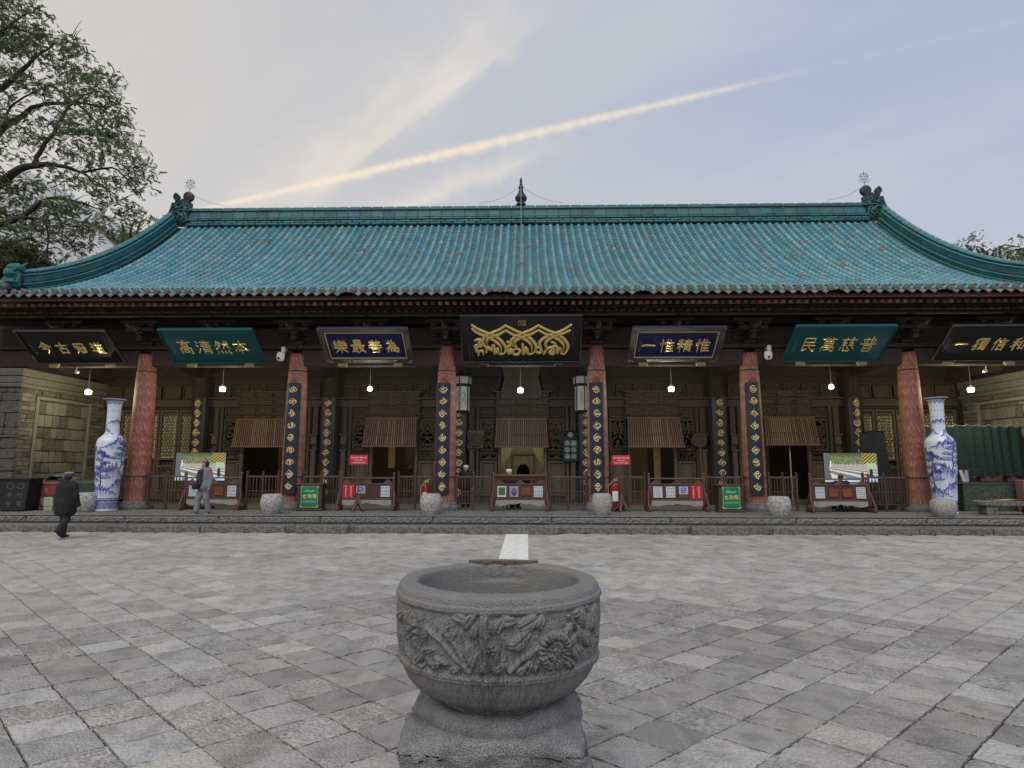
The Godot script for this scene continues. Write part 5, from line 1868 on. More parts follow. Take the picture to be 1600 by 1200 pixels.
# ---------------------------------------------------------------- brush characters: strokes in a 100 by 100 box
const GLYPHS := {
	"今": "50,5 34,24 10,42;50,5 66,24 92,42;38,36 60,44;28,56 72,56 48,92",
	"古": "10,30 90,28;50,6 50,54;26,54 26,92;26,54 76,54 76,92;26,88 76,88",
	"冠": "14,22 14,38;14,18 88,18 80,34;26,36 52,36;16,50 58,50;30,50 26,70 12,90;44,50 44,80 58,86 62,76;60,48 94,48;82,34 82,84 70,80;66,58 74,68",
	"道": "14,14 24,24;8,40 26,40 18,66;6,72 26,70 50,86 96,90;48,6 54,18;78,4 70,18;34,24 96,24;62,24 56,36;44,36 44,76;44,36 84,36 84,76;44,50 84,50;44,62 84,62;44,74 84,74",
	"本": "10,28 90,28;50,6 50,94;48,30 34,52 10,74;52,30 68,52 92,72;34,70 66,70",
	"然": "28,8 10,42;24,20 46,20 30,48 10,60;24,32 34,38;54,28 94,28;72,8 70,34 50,62;74,32 94,60;84,10 90,18;18,76 12,92;36,76 40,90;58,76 64,90;78,74 92,92",
	"清": "12,12 22,20;6,36 18,44;8,86 24,58;38,16 92,16;42,28 88,28;34,40 96,40;65,6 65,40;44,50 44,92;44,50 86,50 86,90 76,88;44,64 86,64;44,76 86,76",
	"高": "50,4 50,14;12,16 90,16;34,26 34,44;34,26 66,26 66,44;34,42 66,42;18,54 18,94;18,54 82,54 82,92 72,90;36,66 36,84;36,66 64,66 64,84;36,82 64,82",
	"為": "26,8 34,18;50,4 44,24 28,50 8,68;16,26 66,26 58,44;34,44 76,44 66,62;26,62 88,62 84,92 70,88;20,76 14,90;36,74 40,86;52,72 58,84;68,72 74,82",
	"善": "34,4 40,14;66,4 60,14;14,18 86,18;20,30 80,30;8,42 92,42;50,16 50,54;34,46 38,54;64,46 60,54;8,58 92,58;28,68 28,94;28,68 72,68 72,94;28,90 72,90",
	"最": "28,6 28,34;28,6 72,6 72,34;28,20 72,20;28,32 72,32;6,42 94,42;18,42 18,86;42,42 42,94;18,56 42,56;18,70 42,70;8,88 46,82;52,54 88,54 70,80 50,94;56,60 74,78 96,92",
	"樂": "50,4 42,14;36,16 36,46;36,16 64,16 64,46;36,30 64,30;36,44 64,44;18,10 8,26 24,26;24,26 8,44 30,42;82,10 72,26 90,26;90,26 72,44 94,42;8,60 92,60;50,50 50,96;48,62 12,92;52,62 90,90",
	"一": "6,52 28,46 92,48",
	"惟": "22,6 22,94;8,30 12,46;34,26 38,38;56,6 42,36;50,26 50,94;72,8 76,20;50,28 94,28;50,48 90,48;50,68 90,68;50,88 96,88;72,28 72,88",
	"精": "10,12 16,26;36,10 30,26;4,36 42,36;23,6 23,94;22,40 6,70;25,42 40,60;50,16 94,16;54,28 90,28;46,40 98,40;72,6 72,40;54,50 54,92;54,50 90,50 90,90 82,88;54,64 90,64;54,76 90,76",
	"民": "20,10 78,10 78,34;20,34 78,34;20,10 20,90 44,76;20,54 88,54;48,34 60,70 88,92 92,76",
	"萬": "10,14 90,14;34,4 34,24;66,4 66,24;26,28 26,56;26,28 74,28 74,56;26,42 74,42;26,54 74,54;50,28 50,84;14,66 14,94;14,66 86,66 86,92 76,90;30,84 62,80;60,74 70,86",
	"慈": "30,4 36,14;70,4 62,14;8,18 92,18;30,20 16,38 36,38;36,38 14,54 40,54;70,20 56,38 76,38;76,38 54,54 82,54;12,68 8,84;28,64 30,88 62,92 66,80;48,64 54,74;76,64 90,78",
	"普": "32,4 38,14;68,4 60,14;14,18 86,18;38,18 38,44;62,18 62,44;18,24 26,38;82,24 74,38;6,46 94,46;28,56 28,94;28,56 72,56 72,94;28,74 72,74;28,92 72,92",
	"獨": "34,6 10,30;14,12 28,40 28,84 16,92;26,44 6,70;44,10 44,28;44,10 94,10 94,28;44,28 94,28;60,10 60,28;78,10 78,28;54,32 44,50;50,42 96,42 92,92 80,88;54,54 54,74;54,54 80,54 80,74;54,74 80,74;67,46 67,84;50,86 82,82",
	"信": "30,6 8,44;22,32 22,94;60,6 66,16;38,22 96,22;46,36 88,36;46,50 88,50;48,62 48,94;48,62 86,62 86,94;48,90 86,90",
	"和": "44,6 14,18;6,34 54,34;30,14 30,94;29,36 6,72;32,38 52,60;64,28 64,84;64,28 92,28 92,84;64,80 92,80",
	"礼": "24,6 30,14;10,26 44,26 8,62;27,46 27,94;32,46 44,56;60,8 60,78 66,88 92,86 92,70",
	"拜": "38,8 10,16;8,32 42,32;6,52 44,52;26,12 26,70 10,92;54,16 94,16;54,36 94,36;54,56 94,56;48,76 98,76;74,16 74,96",
	"大": "8,34 92,34;50,6 48,40 8,92;52,38 92,92",
	"殿": "14,10 50,10 50,26;14,26 50,26;14,10 14,60 4,92;20,42 52,42;28,30 28,60;42,30 42,60;14,62 54,62;26,68 14,88;40,68 52,84;64,8 62,34 54,42;64,8 86,8 86,36 96,34;58,50 90,50 56,94;62,58 96,94",
	"游": "12,12 20,20;6,36 16,42;8,90 22,58;40,6 44,16;28,24 58,24;40,24 38,60 24,92;40,44 56,44 52,90;70,6 62,28;66,20 96,20;66,38 92,38 78,52;78,52 78,92 68,88;60,64 98,64",
	"客": "50,4 54,12;12,30 12,18 90,18 84,32;40,26 20,52;36,36 70,36 20,70;40,44 88,70;30,66 30,94;70,66 70,94;30,66 70,66;30,92 70,92",
	"止": "50,8 50,88;52,42 84,42;24,40 24,88;6,88 94,88",
	"步": "50,6 50,44;50,22 82,22;26,20 26,44;8,44 92,44;50,44 50,76;30,54 16,72;84,56 40,90 14,94",
	"乜": "10,40 80,24 78,56;46,10 46,66;26,30 26,80 36,90 88,90 90,74",
	"貼": "14,8 14,70;14,8 44,8 44,70;14,28 44,28;14,48 44,48;14,68 44,68;22,72 8,92;36,72 48,90;72,6 72,50;72,26 96,26;58,52 58,92;58,52 92,52 92,92;58,90 92,90",
	"箱": "22,4 8,22;16,12 44,12;30,14 34,24;64,4 52,22;58,12 94,12;74,14 80,24;4,42 48,42;28,28 28,96;26,44 6,78;30,50 46,66;56,34 56,94;56,34 92,34 92,94;56,52 92,52;56,72 92,72;56,92 92,92",
	"火": "20,34 30,52;80,30 68,50;50,6 48,50 10,94;50,48 66,74 92,94",
	"警": "6,10 50,10;18,4 18,18;38,4 38,18;10,26 44,26 42,44;14,34 34,34;14,34 14,44;62,4 54,22;58,14 92,14 60,44;64,22 92,44;10,52 90,52;26,60 74,60;26,68 74,68;28,78 28,96;28,78 72,78 72,96;28,94 72,94",
	"手": "76,6 20,16;16,34 84,34;8,56 92,56;52,14 52,88 38,84",
	"女": "42,6 28,50 72,92;70,28 50,70 14,92;6,38 94,38",
	"竹": "24,8 8,38;16,28 46,28;30,28 30,92;68,8 54,36;60,28 94,28;78,28 78,90 66,86",
	"衣": "50,4 56,14;8,24 92,24;50,26 10,64;36,46 36,90 56,78;84,36 62,52;46,44 92,92",
	"صدقة": "96,56 84,40 74,52 88,58;74,56 64,58 64,48;62,58 54,56 44,44;54,60 40,58;40,58 34,42 26,50 36,56;30,30 32,30;24,58 14,44 6,52 14,60 24,58;12,28 14,28;18,28 20,28",
}

func glyph(b: MB, ch: String, at: Vector2, size: float, w: float, h: float, xf: Transform3D, lean := 0.0) -> void:
	for s in GLYPHS[ch].split(";"):
		var pts := PackedVector2Array()
		for q in s.split(" "):
			var xy = q.split(",")
			var p := Vector2(xy[0].to_float() - 50.0, 50.0 - xy[1].to_float()) * size / 100.0
			pts.append(at + Vector2(p.x + p.y * lean, p.y))
		if pts.size() > 2:
			# keep the corners, but give each leg a midpoint
			var more := PackedVector2Array()
			for k in pts.size() - 1:
				more.append(pts[k])
				more.append(pts[k].lerp(pts[k + 1], 0.5))
			more.append(pts[-1])
			pts = more
		b.stroke(pts, w, h, xf, 0.85, 0.5)

func knot(b: MB, at: Vector2, size: float, h: float, xf: Transform3D, r: RandomNumberGenerator) -> void:
	# one diamond-shaped word in gold: bands along the diamond's sides, loops and dots within
	var k := r.randi() % 6
	var rot := [0.0, 0.0, PI / 2, PI][r.randi() % 4] as float
	var shapes := [
		[[[0, 48], [44, 8], [30, -10], [0, 16], [-30, -6], [-46, 2], [-8, 40]], [[-20, -18], [0, -44], [34, -16], [12, 0]], [[-6, 6], [10, -12], [-12, -26]]],
		[[[-44, 4], [0, 46], [20, 26], [-16, -8], [4, -28], [44, 8], [24, 24]], [[-34, -8], [0, -46], [18, -30]], [[-22, 12], [6, 18], [14, 4]]],
		[[[2, 46], [-24, 18], [-6, 2], [20, 28], [46, 0], [4, -46], [-44, -2], [-26, 10]], [[-18, -12], [4, -26], [24, -4]]],
		[[[-46, 0], [-2, -44], [18, -22], [-20, 16], [4, 46], [46, 2], [22, -6]], [[-10, -10], [16, 12], [2, 30]], [[26, -22], [36, -10]]],
		[[[-30, 20], [-4, 46], [32, 14], [-6, -2], [-44, 0], [0, -46], [42, -4]], [[-16, 22], [10, 24]], [[-20, -14], [14, -20], [22, -4]]],
		[[[0, 46], [14, 30], [-28, -4], [-8, -20], [44, 6], [26, 22], [8, 2], [0, -46]], [[-46, 2], [-20, 26]], [[-30, -16], [-6, -40]], [[16, -28], [34, -12]]],
	]
	var mir := -1.0 if r.randf() < 0.5 else 1.0
	for l in shapes[k]:
		var pts := PackedVector2Array()
		for q in l:
			pts.append(at + Vector2(q[0] * mir + r.randf_range(-3, 3), q[1] + r.randf_range(-3, 3)).rotated(rot) * size / 100.0)
		b.stroke(smooth(pts), size * 0.115, h, xf, 0.7, 0.4)
	for q in 2 + r.randi() % 2:
		var p := at + Vector2(r.randf_range(-24, 24), r.randf_range(-24, 24)) * size / 100.0
		b.stroke(PackedVector2Array([p, p + Vector2(3, 3) * size / 100.0]), size * 0.09, h, xf, 1.0, 1.0)


# ---------------------------------------------------------------- name boards under the eave
func make_plaques() -> void:
	var low := Vector3(0, 5.36, -20.09)
	var list := [
		[-15.01, 3.03, "black", "今古冠道", "black name board with four gold characters over the left brick wall", 6.24],
		[-10.22, 3.10, "teal", "高清然本", "teal name board with four gold characters, next to the left black one", 6.26],
		[-5.10, 2.94, "navy", "樂最善為", "navy name board in a carved frame, left of the large central board", 6.28],
		[0.0, 3.92, "arabic", "", "large black central board with interlaced gold calligraphy and a small seal", 6.68],
		[5.03, 2.98, "navy", "一惟精惟", "navy name board in a carved frame, right of the large central board", 6.27],
		[10.27, 3.16, "teal", "民萬慈普", "teal name board with four gold characters, next to the right black one", 6.30],
		[15.09, 3.10, "black", "一獨信和", "black name board with gold characters over the right brick wall, cut by the frame edge", 6.30],
	]
	for p in list:
		var dy: float = p[5] - 5.36
		var dz := 1.18 if p[2] != "arabic" else 1.2
		var hgt := sqrt(dy * dy + dz * dz)
		var o := thing("name_board", p[4], "name board", Vector3(p[0], low.y, low.z))
		o.rotation.x = atan2(dz, dy)
		var w: float = p[1]
		var b := MB.new()
		b.box(Vector3(0, hgt * 0.5, -0.045), Vector3(w, hgt, 0.07), 0.012)
		part("board", b, {"black": M.black, "teal": M.teal, "navy": M.navy, "arabic": M.black}[p[2]], o)
		var bw := 0.035 if p[2] != "navy" else 0.17
		b = MB.new()
		b.box(Vector3(0, hgt - bw * 0.5, 0.01), Vector3(w + 0.02, bw, 0.06), 0.015)
		b.box(Vector3(0, bw * 0.5, 0.01), Vector3(w + 0.02, bw, 0.06), 0.015)
		b.box(Vector3(-w * 0.5 + bw * 0.5 - 0.01, hgt * 0.5, 0.01), Vector3(bw, hgt - 2 * bw, 0.06), 0.015)
		b.box(Vector3(w * 0.5 - bw * 0.5 + 0.01, hgt * 0.5, 0.01), Vector3(bw, hgt - 2 * bw, 0.06), 0.015)
		part("frame", b, {"black": M.frame_carved, "teal": M.teal, "navy": M.frame_carved, "arabic": M.iron}[p[2]], o)
		if p[2] == "navy":
			b = MB.new()
			var iw := w - 0.40
			var ih := hgt - 0.40
			for s in [-1.0, 1.0]:
				b.box(Vector3(0, hgt * 0.5 + s * ih * 0.5, 0.0), Vector3(iw + 0.03, 0.025, 0.05))
				b.box(Vector3(s * iw * 0.5, hgt * 0.5, 0.0), Vector3(0.025, ih - 0.03, 0.05))
			part("gilt_line", b, M.gold_pale, o)
		if p[3]:
			var sz := 0.45 if p[2] != "teal" else 0.50
			for k in 4:
				b = MB.new()
				var spread := w * (0.195 if p[2] != "teal" else 0.20)
				var big := sz * (1.0 if p[2] != "black" else 0.92)
				glyph(b, p[3][k], Vector2((k - 1.5) * spread, hgt * 0.47), big * 1.08, big * (0.14 if p[2] != "teal" else 0.085), 0.022, T(0, 0, -0.008))
				for j in b.v.size():
					b.v[j].y = hgt * 0.47 + (b.v[j].y - hgt * 0.47) * 1.2
				part("character", b, M.gold, o)
			# a column of small signature characters at the end
			b = MB.new()
			for k in 6:
				var c := Vector2(-w * 0.5 + (0.20 if p[2] != "navy" else 0.33), hgt * 0.30 + k * 0.085)
				for j in 3:
					var e := c + Vector2(rng.randf_range(-0.02, 0.02), rng.randf_range(-0.025, 0.025))
					b.stroke(PackedVector2Array([e, e + Vector2(rng.randf_range(-0.03, 0.03), rng.randf_range(-0.03, 0.03))]), 0.009, 0.004, T(0, 0, -0.008))
			part("signature", b, M.gold_pale, o)
		else:
			b = MB.new()
			var sx := 3.92 / 1330.0
			var sy := hgt / 525.0
			for l in arabic():
				var pts := PackedVector2Array()
				for q in l:
					pts.append(Vector2((q[0] - 775.0) * sx, (640.0 - q[1]) * sy))
				var short: bool = l.size() < 5
				b.stroke(smooth(pts), 0.085 if short else 0.115, 0.04, T(0, 0, -0.008), 0.7, 0.35)
			part("calligraphy", b, M.gold, o)
			b = MB.new()
			b.box(Vector3(0.03, hgt * 0.83, 0.0), Vector3(0.26, 0.19, 0.02), 0.006)
			part("seal", b, mat(lin(0.45, 0.22, 0.10), 0.6), o)
			b = MB.new()
			for k in 5:
				b.box(Vector3(-0.05 + (k % 3) * 0.08, hgt * 0.83 + (0.04 if k < 3 else -0.04), 0.012), Vector3(0.055, 0.06, 0.008))
			part("seal_print", b, M.dark, o)
			b = MB.new()
			for col in [[-1.72, 9, 0.5], [-1.62, 7, 0.5], [1.68, 9, 0.95]]:
				for k in int(col[1]):
					var e := Vector2(col[0], col[2] * hgt * 0.75 - k * 0.075)
					for j in 3:
						var e2 := e + Vector2(rng.randf_range(-0.02, 0.02), rng.randf_range(-0.025, 0.025))
						b.stroke(PackedVector2Array([e2, e2 + Vector2(rng.randf_range(-0.02, 0.02), rng.randf_range(-0.02, 0.02))]), 0.009, 0.004, T(0, 0, -0.008))
			part("signature", b, M.steel, o)
		for s in [-1.0, 1.0]:
			b = MB.new()
			b.box(Vector3(s * w * 0.32, -0.06, 0.05), Vector3(0.30, 0.12, 0.16), 0.02)
			part("support_block", b, M.brass_block if p[2] != "arabic" else M.iron, o)

func arabic() -> Array:
	var l := [
		[[235, 225], [300, 268], [400, 312], [480, 347], [545, 390], [590, 450], [602, 500], [575, 545], [545, 535]],
		[[235, 265], [290, 308], [380, 347], [450, 382], [510, 422], [548, 470], [552, 515]],
		[[605, 230], [540, 272], [450, 312], [385, 347], [346, 392], [352, 435], [385, 475], [425, 502], [442, 488]],
		[[600, 285], [540, 322], [470, 352], [412, 374], [388, 405], [398, 440]],
		[[605, 230], [700, 280], [800, 327], [880, 374], [930, 432], [942, 490], [912, 535], [880, 545]],
		[[605, 282], [690, 332], [780, 364], [848, 402], [890, 455], [892, 522]],
		[[965, 230], [880, 280], [780, 322], [700, 362], [664, 404], [680, 445], [722, 470]],
		[[960, 285], [870, 332], [780, 364], [722, 394], [700, 424], [722, 452]],
		[[965, 230], [1060, 280], [1160, 322], [1240, 372], [1290, 432], [1296, 490], [1262, 548], [1230, 540]],
		[[965, 280], [1050, 327], [1150, 364], [1212, 404], [1250, 455], [1242, 522]],
		[[1322, 225], [1240, 280], [1140, 322], [1040, 364], [984, 412], [984, 462], [1002, 520], [962, 535], [938, 502], [960, 470], [1000, 482]],
		[[1312, 285], [1230, 322], [1140, 352], [1082, 384], [1046, 432], [1060, 482], [1050, 512]],
		[[262, 392], [320, 378], [300, 430], [332, 452], [276, 470], [276, 522], [340, 502], [352, 548]],
		[[290, 562], [300, 522], [332, 512], [342, 552]], [[380, 525], [402, 470], [450, 502], [462, 440], [480, 545], [512, 480], [522, 545], [562, 548]],
		[[620, 408], [662, 440], [620, 472], [642, 545], [662, 490], [690, 548], [742, 548], [758, 500], [702, 488], [690, 530]],
		[[790, 430], [802, 552], [830, 472], [852, 545], [882, 548]], [[1030, 548], [1062, 500], [1102, 472], [1122, 502], [1092, 535], [1142, 548], [1132, 470], [1172, 460], [1182, 545], [1212, 470], [1222, 545]],
		[[1112, 408], [1160, 432], [1118, 418]], [[250, 470], [270, 445], [300, 460]],
	]
	return l


# ---------------------------------------------------------------- couplet boards on the columns
func make_couplets() -> void:
	var r := RandomNumberGenerator.new()
	r.seed = 99
	var where := ["second column from the left", "column left of the central bay", "column right of the central bay", "second column from the right"]
	var fronts := [[-7.75, -7.77], [-2.64, -2.63], [2.515, 2.53], [7.72, 7.745]]
	for k in 4:
		var o := thing("couplet_board", "long black board with nine gold words hung on the %s" % where[k], "couplet board", Vector3(fronts[k][0], 0.97, ZC + 0.46))
		couplet(o, 0.47, 3.72, 9, 0.265, r)
	var inner := ["dark inner column beside the left lattice windows", "inner column behind the left donation box", "inner column just below the left hanging lantern", "inner column just below the right hanging lantern", "inner column behind the right donation box", "dark inner column beside the right lattice windows"]
	for k in 6:
		var o := thing("couplet_board", "black board with gold words on the %s" % inner[k], "couplet board", Vector3(COLS[k] + [0.05, 0.0, 0.06, -0.06, 0.0, 0.0][k], 0.62, ZI + 0.47))
		couplet(o, 0.55, 4.0, 10, 0.30, r, k in [0, 5])

func couplet(o: Node3D, w: float, h: float, n: int, sz: float, r: RandomNumberGenerator, dim := false) -> void:
	var b := MB.new()
	var seg := 8
	# a board hollowed to the column: a shallow curve in plan
	for k in seg:
		var a := (float(k) / seg - 0.5)
		var e := (float(k + 1) / seg - 0.5)
		var za := -0.34 * a * a * w * 2.0
		var ze := -0.34 * e * e * w * 2.0
		b.quad(Vector3(a * w, 0, za), Vector3(a * w, h, za), Vector3(e * w, h, ze), Vector3(e * w, 0, ze))
		b.quad(Vector3(a * w, 0, za - 0.03), Vector3(a * w, h, za - 0.03), Vector3(e * w, h, ze - 0.03), Vector3(e * w, 0, ze - 0.03))
		b.quad(Vector3(a * w, h, za - 0.03), Vector3(a * w, h, za), Vector3(e * w, h, ze), Vector3(e * w, h, ze - 0.03))
		b.quad(Vector3(a * w, 0, za - 0.03), Vector3(a * w, 0, za), Vector3(e * w, 0, ze), Vector3(e * w, 0, ze - 0.03))
	for s in [-0.5, 0.5]:
		var z := -0.34 * 0.25 * w * 2.0
		b.quad(Vector3(s * w, 0, z - 0.03), Vector3(s * w, h, z - 0.03), Vector3(s * w, h, z), Vector3(s * w, 0, z))
	part("board", b, M.board, o)
	for k in n:
		b = MB.new()
		knot(b, Vector2(0, h - 0.24 - k * (h - 0.48) / (n - 1)), sz, 0.014, T(0, 0, 0.002), r)
		for j in b.v.size():
			b.v[j].z -= 0.34 * b.v[j].x * b.v[j].x / w * 2.0
		part("gold_word", b, M.gold_pale, o)
	b = MB.new()
	b.tube([Vector3(-0.12, h - 0.02, -0.02), Vector3(-0.1, h + 0.06, -0.03), Vector3(0, h + 0.17, -0.05), Vector3(0.1, h + 0.06, -0.03), Vector3(0.12, h - 0.02, -0.02)], 0.012, 5)
	part("hanger", b, M.iron, o)


# ---------------------------------------------------------------- lamps
func make_lamps() -> void:
	var xs := [-15.3, -10.51, -5.30, -0.04, 5.17, 10.63, 15.33]
	var ys := [4.48, 4.58, 4.58, 4.52, 4.56, 4.62, 4.52]
	var tint := [Color(1.0, 0.95, 0.74), Color(1.0, 0.93, 0.72), Color(0.96, 1.0, 0.90), Color(0.92, 0.98, 1.0), Color(1.0, 0.99, 0.86), Color(1.0, 0.94, 0.68), Color(1.0, 0.96, 0.78)]
	var pow_ := [3.4, 2.2, 1.9, 2.2, 2.1, 1.6, 3.4]
	var on := ["in front of the left brick wall", "below the left teal name board", "below the left navy name board", "below the central board, in front of the carved pendant", "below the right navy name board", "below the right teal name board", "in front of the right brick wall"]
	for k in 7:
		var o := thing("pendant_lamp", "lit bulb on a thin cord %s" % on[k], "lamp", Vector3(xs[k], ys[k], -20.9), 0.0, "bulbs hanging in the porch")
		var b := MB.new()
		b.tube([Vector3(0, 0.16, 0), Vector3(0, 0.5, 0.004), Vector3(0, 0.86, 0)], 0.011, 5)
		part("cord", b, M.steel, o)
		b = MB.new()
		b.lathe([Vector2(0.055, 0.055), Vector2(0.058, 0.10), Vector2(0.035, 0.15), Vector2(0.0, 0.18)], 12)
		part("lamp_holder", b, M.steel, o)
		b = MB.new()
		if k in [2, 5]:
			b.lathe([Vector2(0.0, -0.10), Vector2(0.05, -0.09), Vector2(0.085, -0.05), Vector2(0.09, -0.01), Vector2(0.07, 0.035), Vector2(0.045, 0.06)], 14)
		else:
			b.lathe([Vector2(0.0, -0.105), Vector2(0.085, -0.10), Vector2(0.10, -0.07), Vector2(0.105, 0.03), Vector2(0.08, 0.055), Vector2(0.045, 0.06)], 14)
		part("bulb", b, glow(tint[k].lerp(Color.WHITE, 0.4), 5.0), o)
		var l := OmniLight3D.new()
		l.name = "bulb_light"
		l.light_color = tint[k]
		l.light_energy = pow_[k]
		l.omni_range = 40.0
		l.omni_attenuation = 2.0
		l.light_size = 0.08
		l.shadow_enabled = true
		l.position = Vector3(0, -0.02, 0)
		o.add_child(l)
	# a dim lamp within the niche room, seen lit through the central doorway, and in the side rooms
	for q in [[0.0, 4.4, -27.6, 5.0], [-10.5, 4.7, -25.5, 1.5], [-5.2, 4.7, -25.5, 0.8], [5.2, 4.7, -25.5, 0.9], [10.5, 4.7, -25.5, 0.8]]:
		var o := thing("ceiling_lamp", "lamp inside the hall %s" % {0.0: "above the niche behind the central doorway", -10.5: "behind the doorway near the left screen", -5.2: "behind the doorway left of the centre", 5.2: "behind the doorway right of the centre", 10.5: "behind the doorway near the right screen"}[q[0]], "lamp", Vector3(q[0], q[1], q[2]))
		var b := MB.new()
		b.lathe([Vector2(0.0, -0.08), Vector2(0.12, -0.06), Vector2(0.14, 0.0), Vector2(0.10, 0.06), Vector2(0.0, 0.08)], 12)
		part("bulb", b, glow(Color(1.0, 0.93, 0.75), 3.0), o)
		b = MB.new()
		b.tube([Vector3(0, 0.07, 0), Vector3(0, 1.4, 0)], 0.012, 5)
		part("cord", b, M.iron, o)
		var l := OmniLight3D.new()
		l.name = "bulb_light"
		l.light_color = Color(1.0, 0.94, 0.80)
		l.light_energy = q[3]
		l.omni_range = 40.0
		l.omni_attenuation = 2.0
		l.light_size = 0.1
		l.shadow_enabled = true
		o.add_child(l)


# ---------------------------------------------------------------- tall porcelain vases
func vase_picture(sd: int) -> ImageTexture:
	# blue brush painting on white: hills, pines and water wrapped round the body; bands at lip and foot
	var w := 768
	var h := 1024
	var img := Image.create_empty(w, h, false, Image.FORMAT_RGB8)
	var white := Color(0.80, 0.84, 0.90)
	img.fill(white)
	var r := RandomNumberGenerator.new()
	r.seed = sd
	var nz := noise(0.010, 4, sd)
	var fine := noise(0.03, 4, sd + 1)
	var ink := Color(0.10, 0.11, 0.45)
	var mid := Color(0.30, 0.34, 0.66)
	# hills: broad shapes, dark at the crest and running out in dry brush below
	var hills := [[0.18, 250, 60, 130], [0.62, 235, 50, 150], [0.40, 330, 70, 110], [0.86, 345, 95, 120], [0.10, 470, 90, 110], [0.66, 455, 100, 130], [0.36, 560, 110, 120], [0.92, 610, 120, 120], [0.56, 720, 130, 140], [0.20, 760, 130, 150], [0.80, 830, 130, 130], [0.42, 880, 110, 160], [0.05, 900, 90, 140]]
	for q in hills:
		var c0: float = fposmod(q[0] + r.randf_range(-0.04, 0.04), 1.0) * w
		for x in w:
			var dx := fposmod(x - c0 + w * 0.5, w) - w * 0.5
			var env := exp(-pow(absf(dx) / q[3], 3.0))
			if env < 0.05:
				continue
			var crest: float = q[1] - q[2] * env * (0.6 + 0.8 * absf(nz.get_noise_2d(cos(TAU * x / w) * 150.0 + q[1] * 3.0, sin(TAU * x / w) * 150.0)))
			var deep := int(q[2] * 1.25 * env)
			for k in deep:
				var y := int(crest) + k
				if y < 186 or y >= 905:
					continue
				var f := float(k) / deep
				var fold := absf(fine.get_noise_2d(dx * 1.2 + k * 0.5, k * 0.8 + q[1]))
				var wash := 1.12 - f * 1.05 - 1.1 * fold + (0.5 if k < 7 else 0.0)
				if wash > 0.2:
					img.set_pixel(x, y, img.get_pixel(x, y).lerp(ink if wash > 0.62 else mid, clampf(wash * 1.05, 0.25, 0.95)))
	# mist and water lines
	for k in 70:
		var x := r.randi() % w
		var y := r.randi_range(200, 890)
		var l := r.randi_range(40, 150)
		for q in l:
			var yy := y + int(4.0 * sin(q * 0.06 + k))
			img.set_pixel((x + q) % w, yy, img.get_pixel((x + q) % w, yy).lerp(mid, 0.5))
	# pines: a leaning trunk, boughs, dense pads of needles made of many small dabs
	var pines := [[0.44, 830, 330], [0.93, 760, 300], [0.17, 690, 250], [0.68, 640, 220]]
	for q in pines:
		var x0: float = q[0] * w
		for k in q[2]:
			var f: float = float(k) / q[2]
			var lean := 26.0 * f + 7.0 * sin(f * 9.0)
			for t in int(lerpf(15.0, 5.0, f)):
				img.set_pixel(posmod(int(x0 + lean) + t, w), clampi(q[1] - k, 186, 905), ink if t % 5 else mid)
		for p in 8:
			var f := 0.30 + 0.70 * p / 7.0
			var side := -1.0 if p % 2 else 1.0
			var reach := lerpf(105.0, 26.0, f) * r.randf_range(0.8, 1.2)
			var cx := x0 + 26.0 * f + side * reach * 0.7
			var cy: float = q[1] - q[2] * f - r.randf_range(0, 14)
			for t in int(reach):
				for e in 4:
					img.set_pixel(posmod(int(x0 + 26.0 * f + side * t), w), clampi(int(cy + 16 - t * 0.12) + e, 186, 905), ink)
			for d in 240:
				var a := r.randf() * TAU
				var m := sqrt(r.randf())
				var px := cx + cos(a) * m * lerpf(74.0, 40.0, f)
				var py := cy + sin(a) * m * lerpf(25.0, 17.0, f) * (0.6 if sin(a) > 0.0 else 1.0)
				var c := ink if r.randf() < 0.72 else mid
				for t in 4:
					for e in 3:
						img.set_pixel(posmod(int(px) + t, w), clampi(int(py) + e, 186, 905), c)
	# lip: scalloped border
	for x in w:
		var s := absf(sin(x * PI * 10.0 / w))
		for y in range(8, 30 + int(20.0 * s)):
			if y < 16 or y > 22 + int(20.0 * s) or int(x + y) % 9 < 3:
				img.set_pixel(x, y, mid if y > 16 else ink)
	# neck: a line of small characters and thin rings
	for y in [168, 172]:
		for x in w:
			img.set_pixel(x, y, mid)
	for k in 14:
		var cx := k * w / 14 + 20
		for s in 6:
			var a := Vector2(cx + r.randi_range(-10, 10), 108 + r.randi_range(-10, 10))
			if s % 2:
				img.fill_rect(Rect2i(int(a.x), int(a.y), 12, 3), Color(0.15, 0.18, 0.30))
			else:
				img.fill_rect(Rect2i(int(a.x), int(a.y), 3, 10), Color(0.15, 0.18, 0.30))
	# foot: upright lappets between rings
	for y in range(908, 1004):
		for x in w:
			var u := fposmod(x * 12.0 / w, 1.0)
			var v := (y - 908) / 96.0
			var edge := absf(u - 0.5) * 2.0
			var on := v < 0.06 or v > 0.95 or (v > 0.16 and (absf(edge - 0.78) < 0.09 or absf(edge) < 0.1 or (v < 0.26 and edge < 0.8)) or (v > 0.4 and absf(edge - 0.4) < 0.08))
			if on:
				img.set_pixel(x, y, ink)
			elif v > 0.12:
				img.set_pixel(x, y, white.lerp(mid, 0.35))
	img.generate_mipmaps()
	return ImageTexture.create_from_image(img)

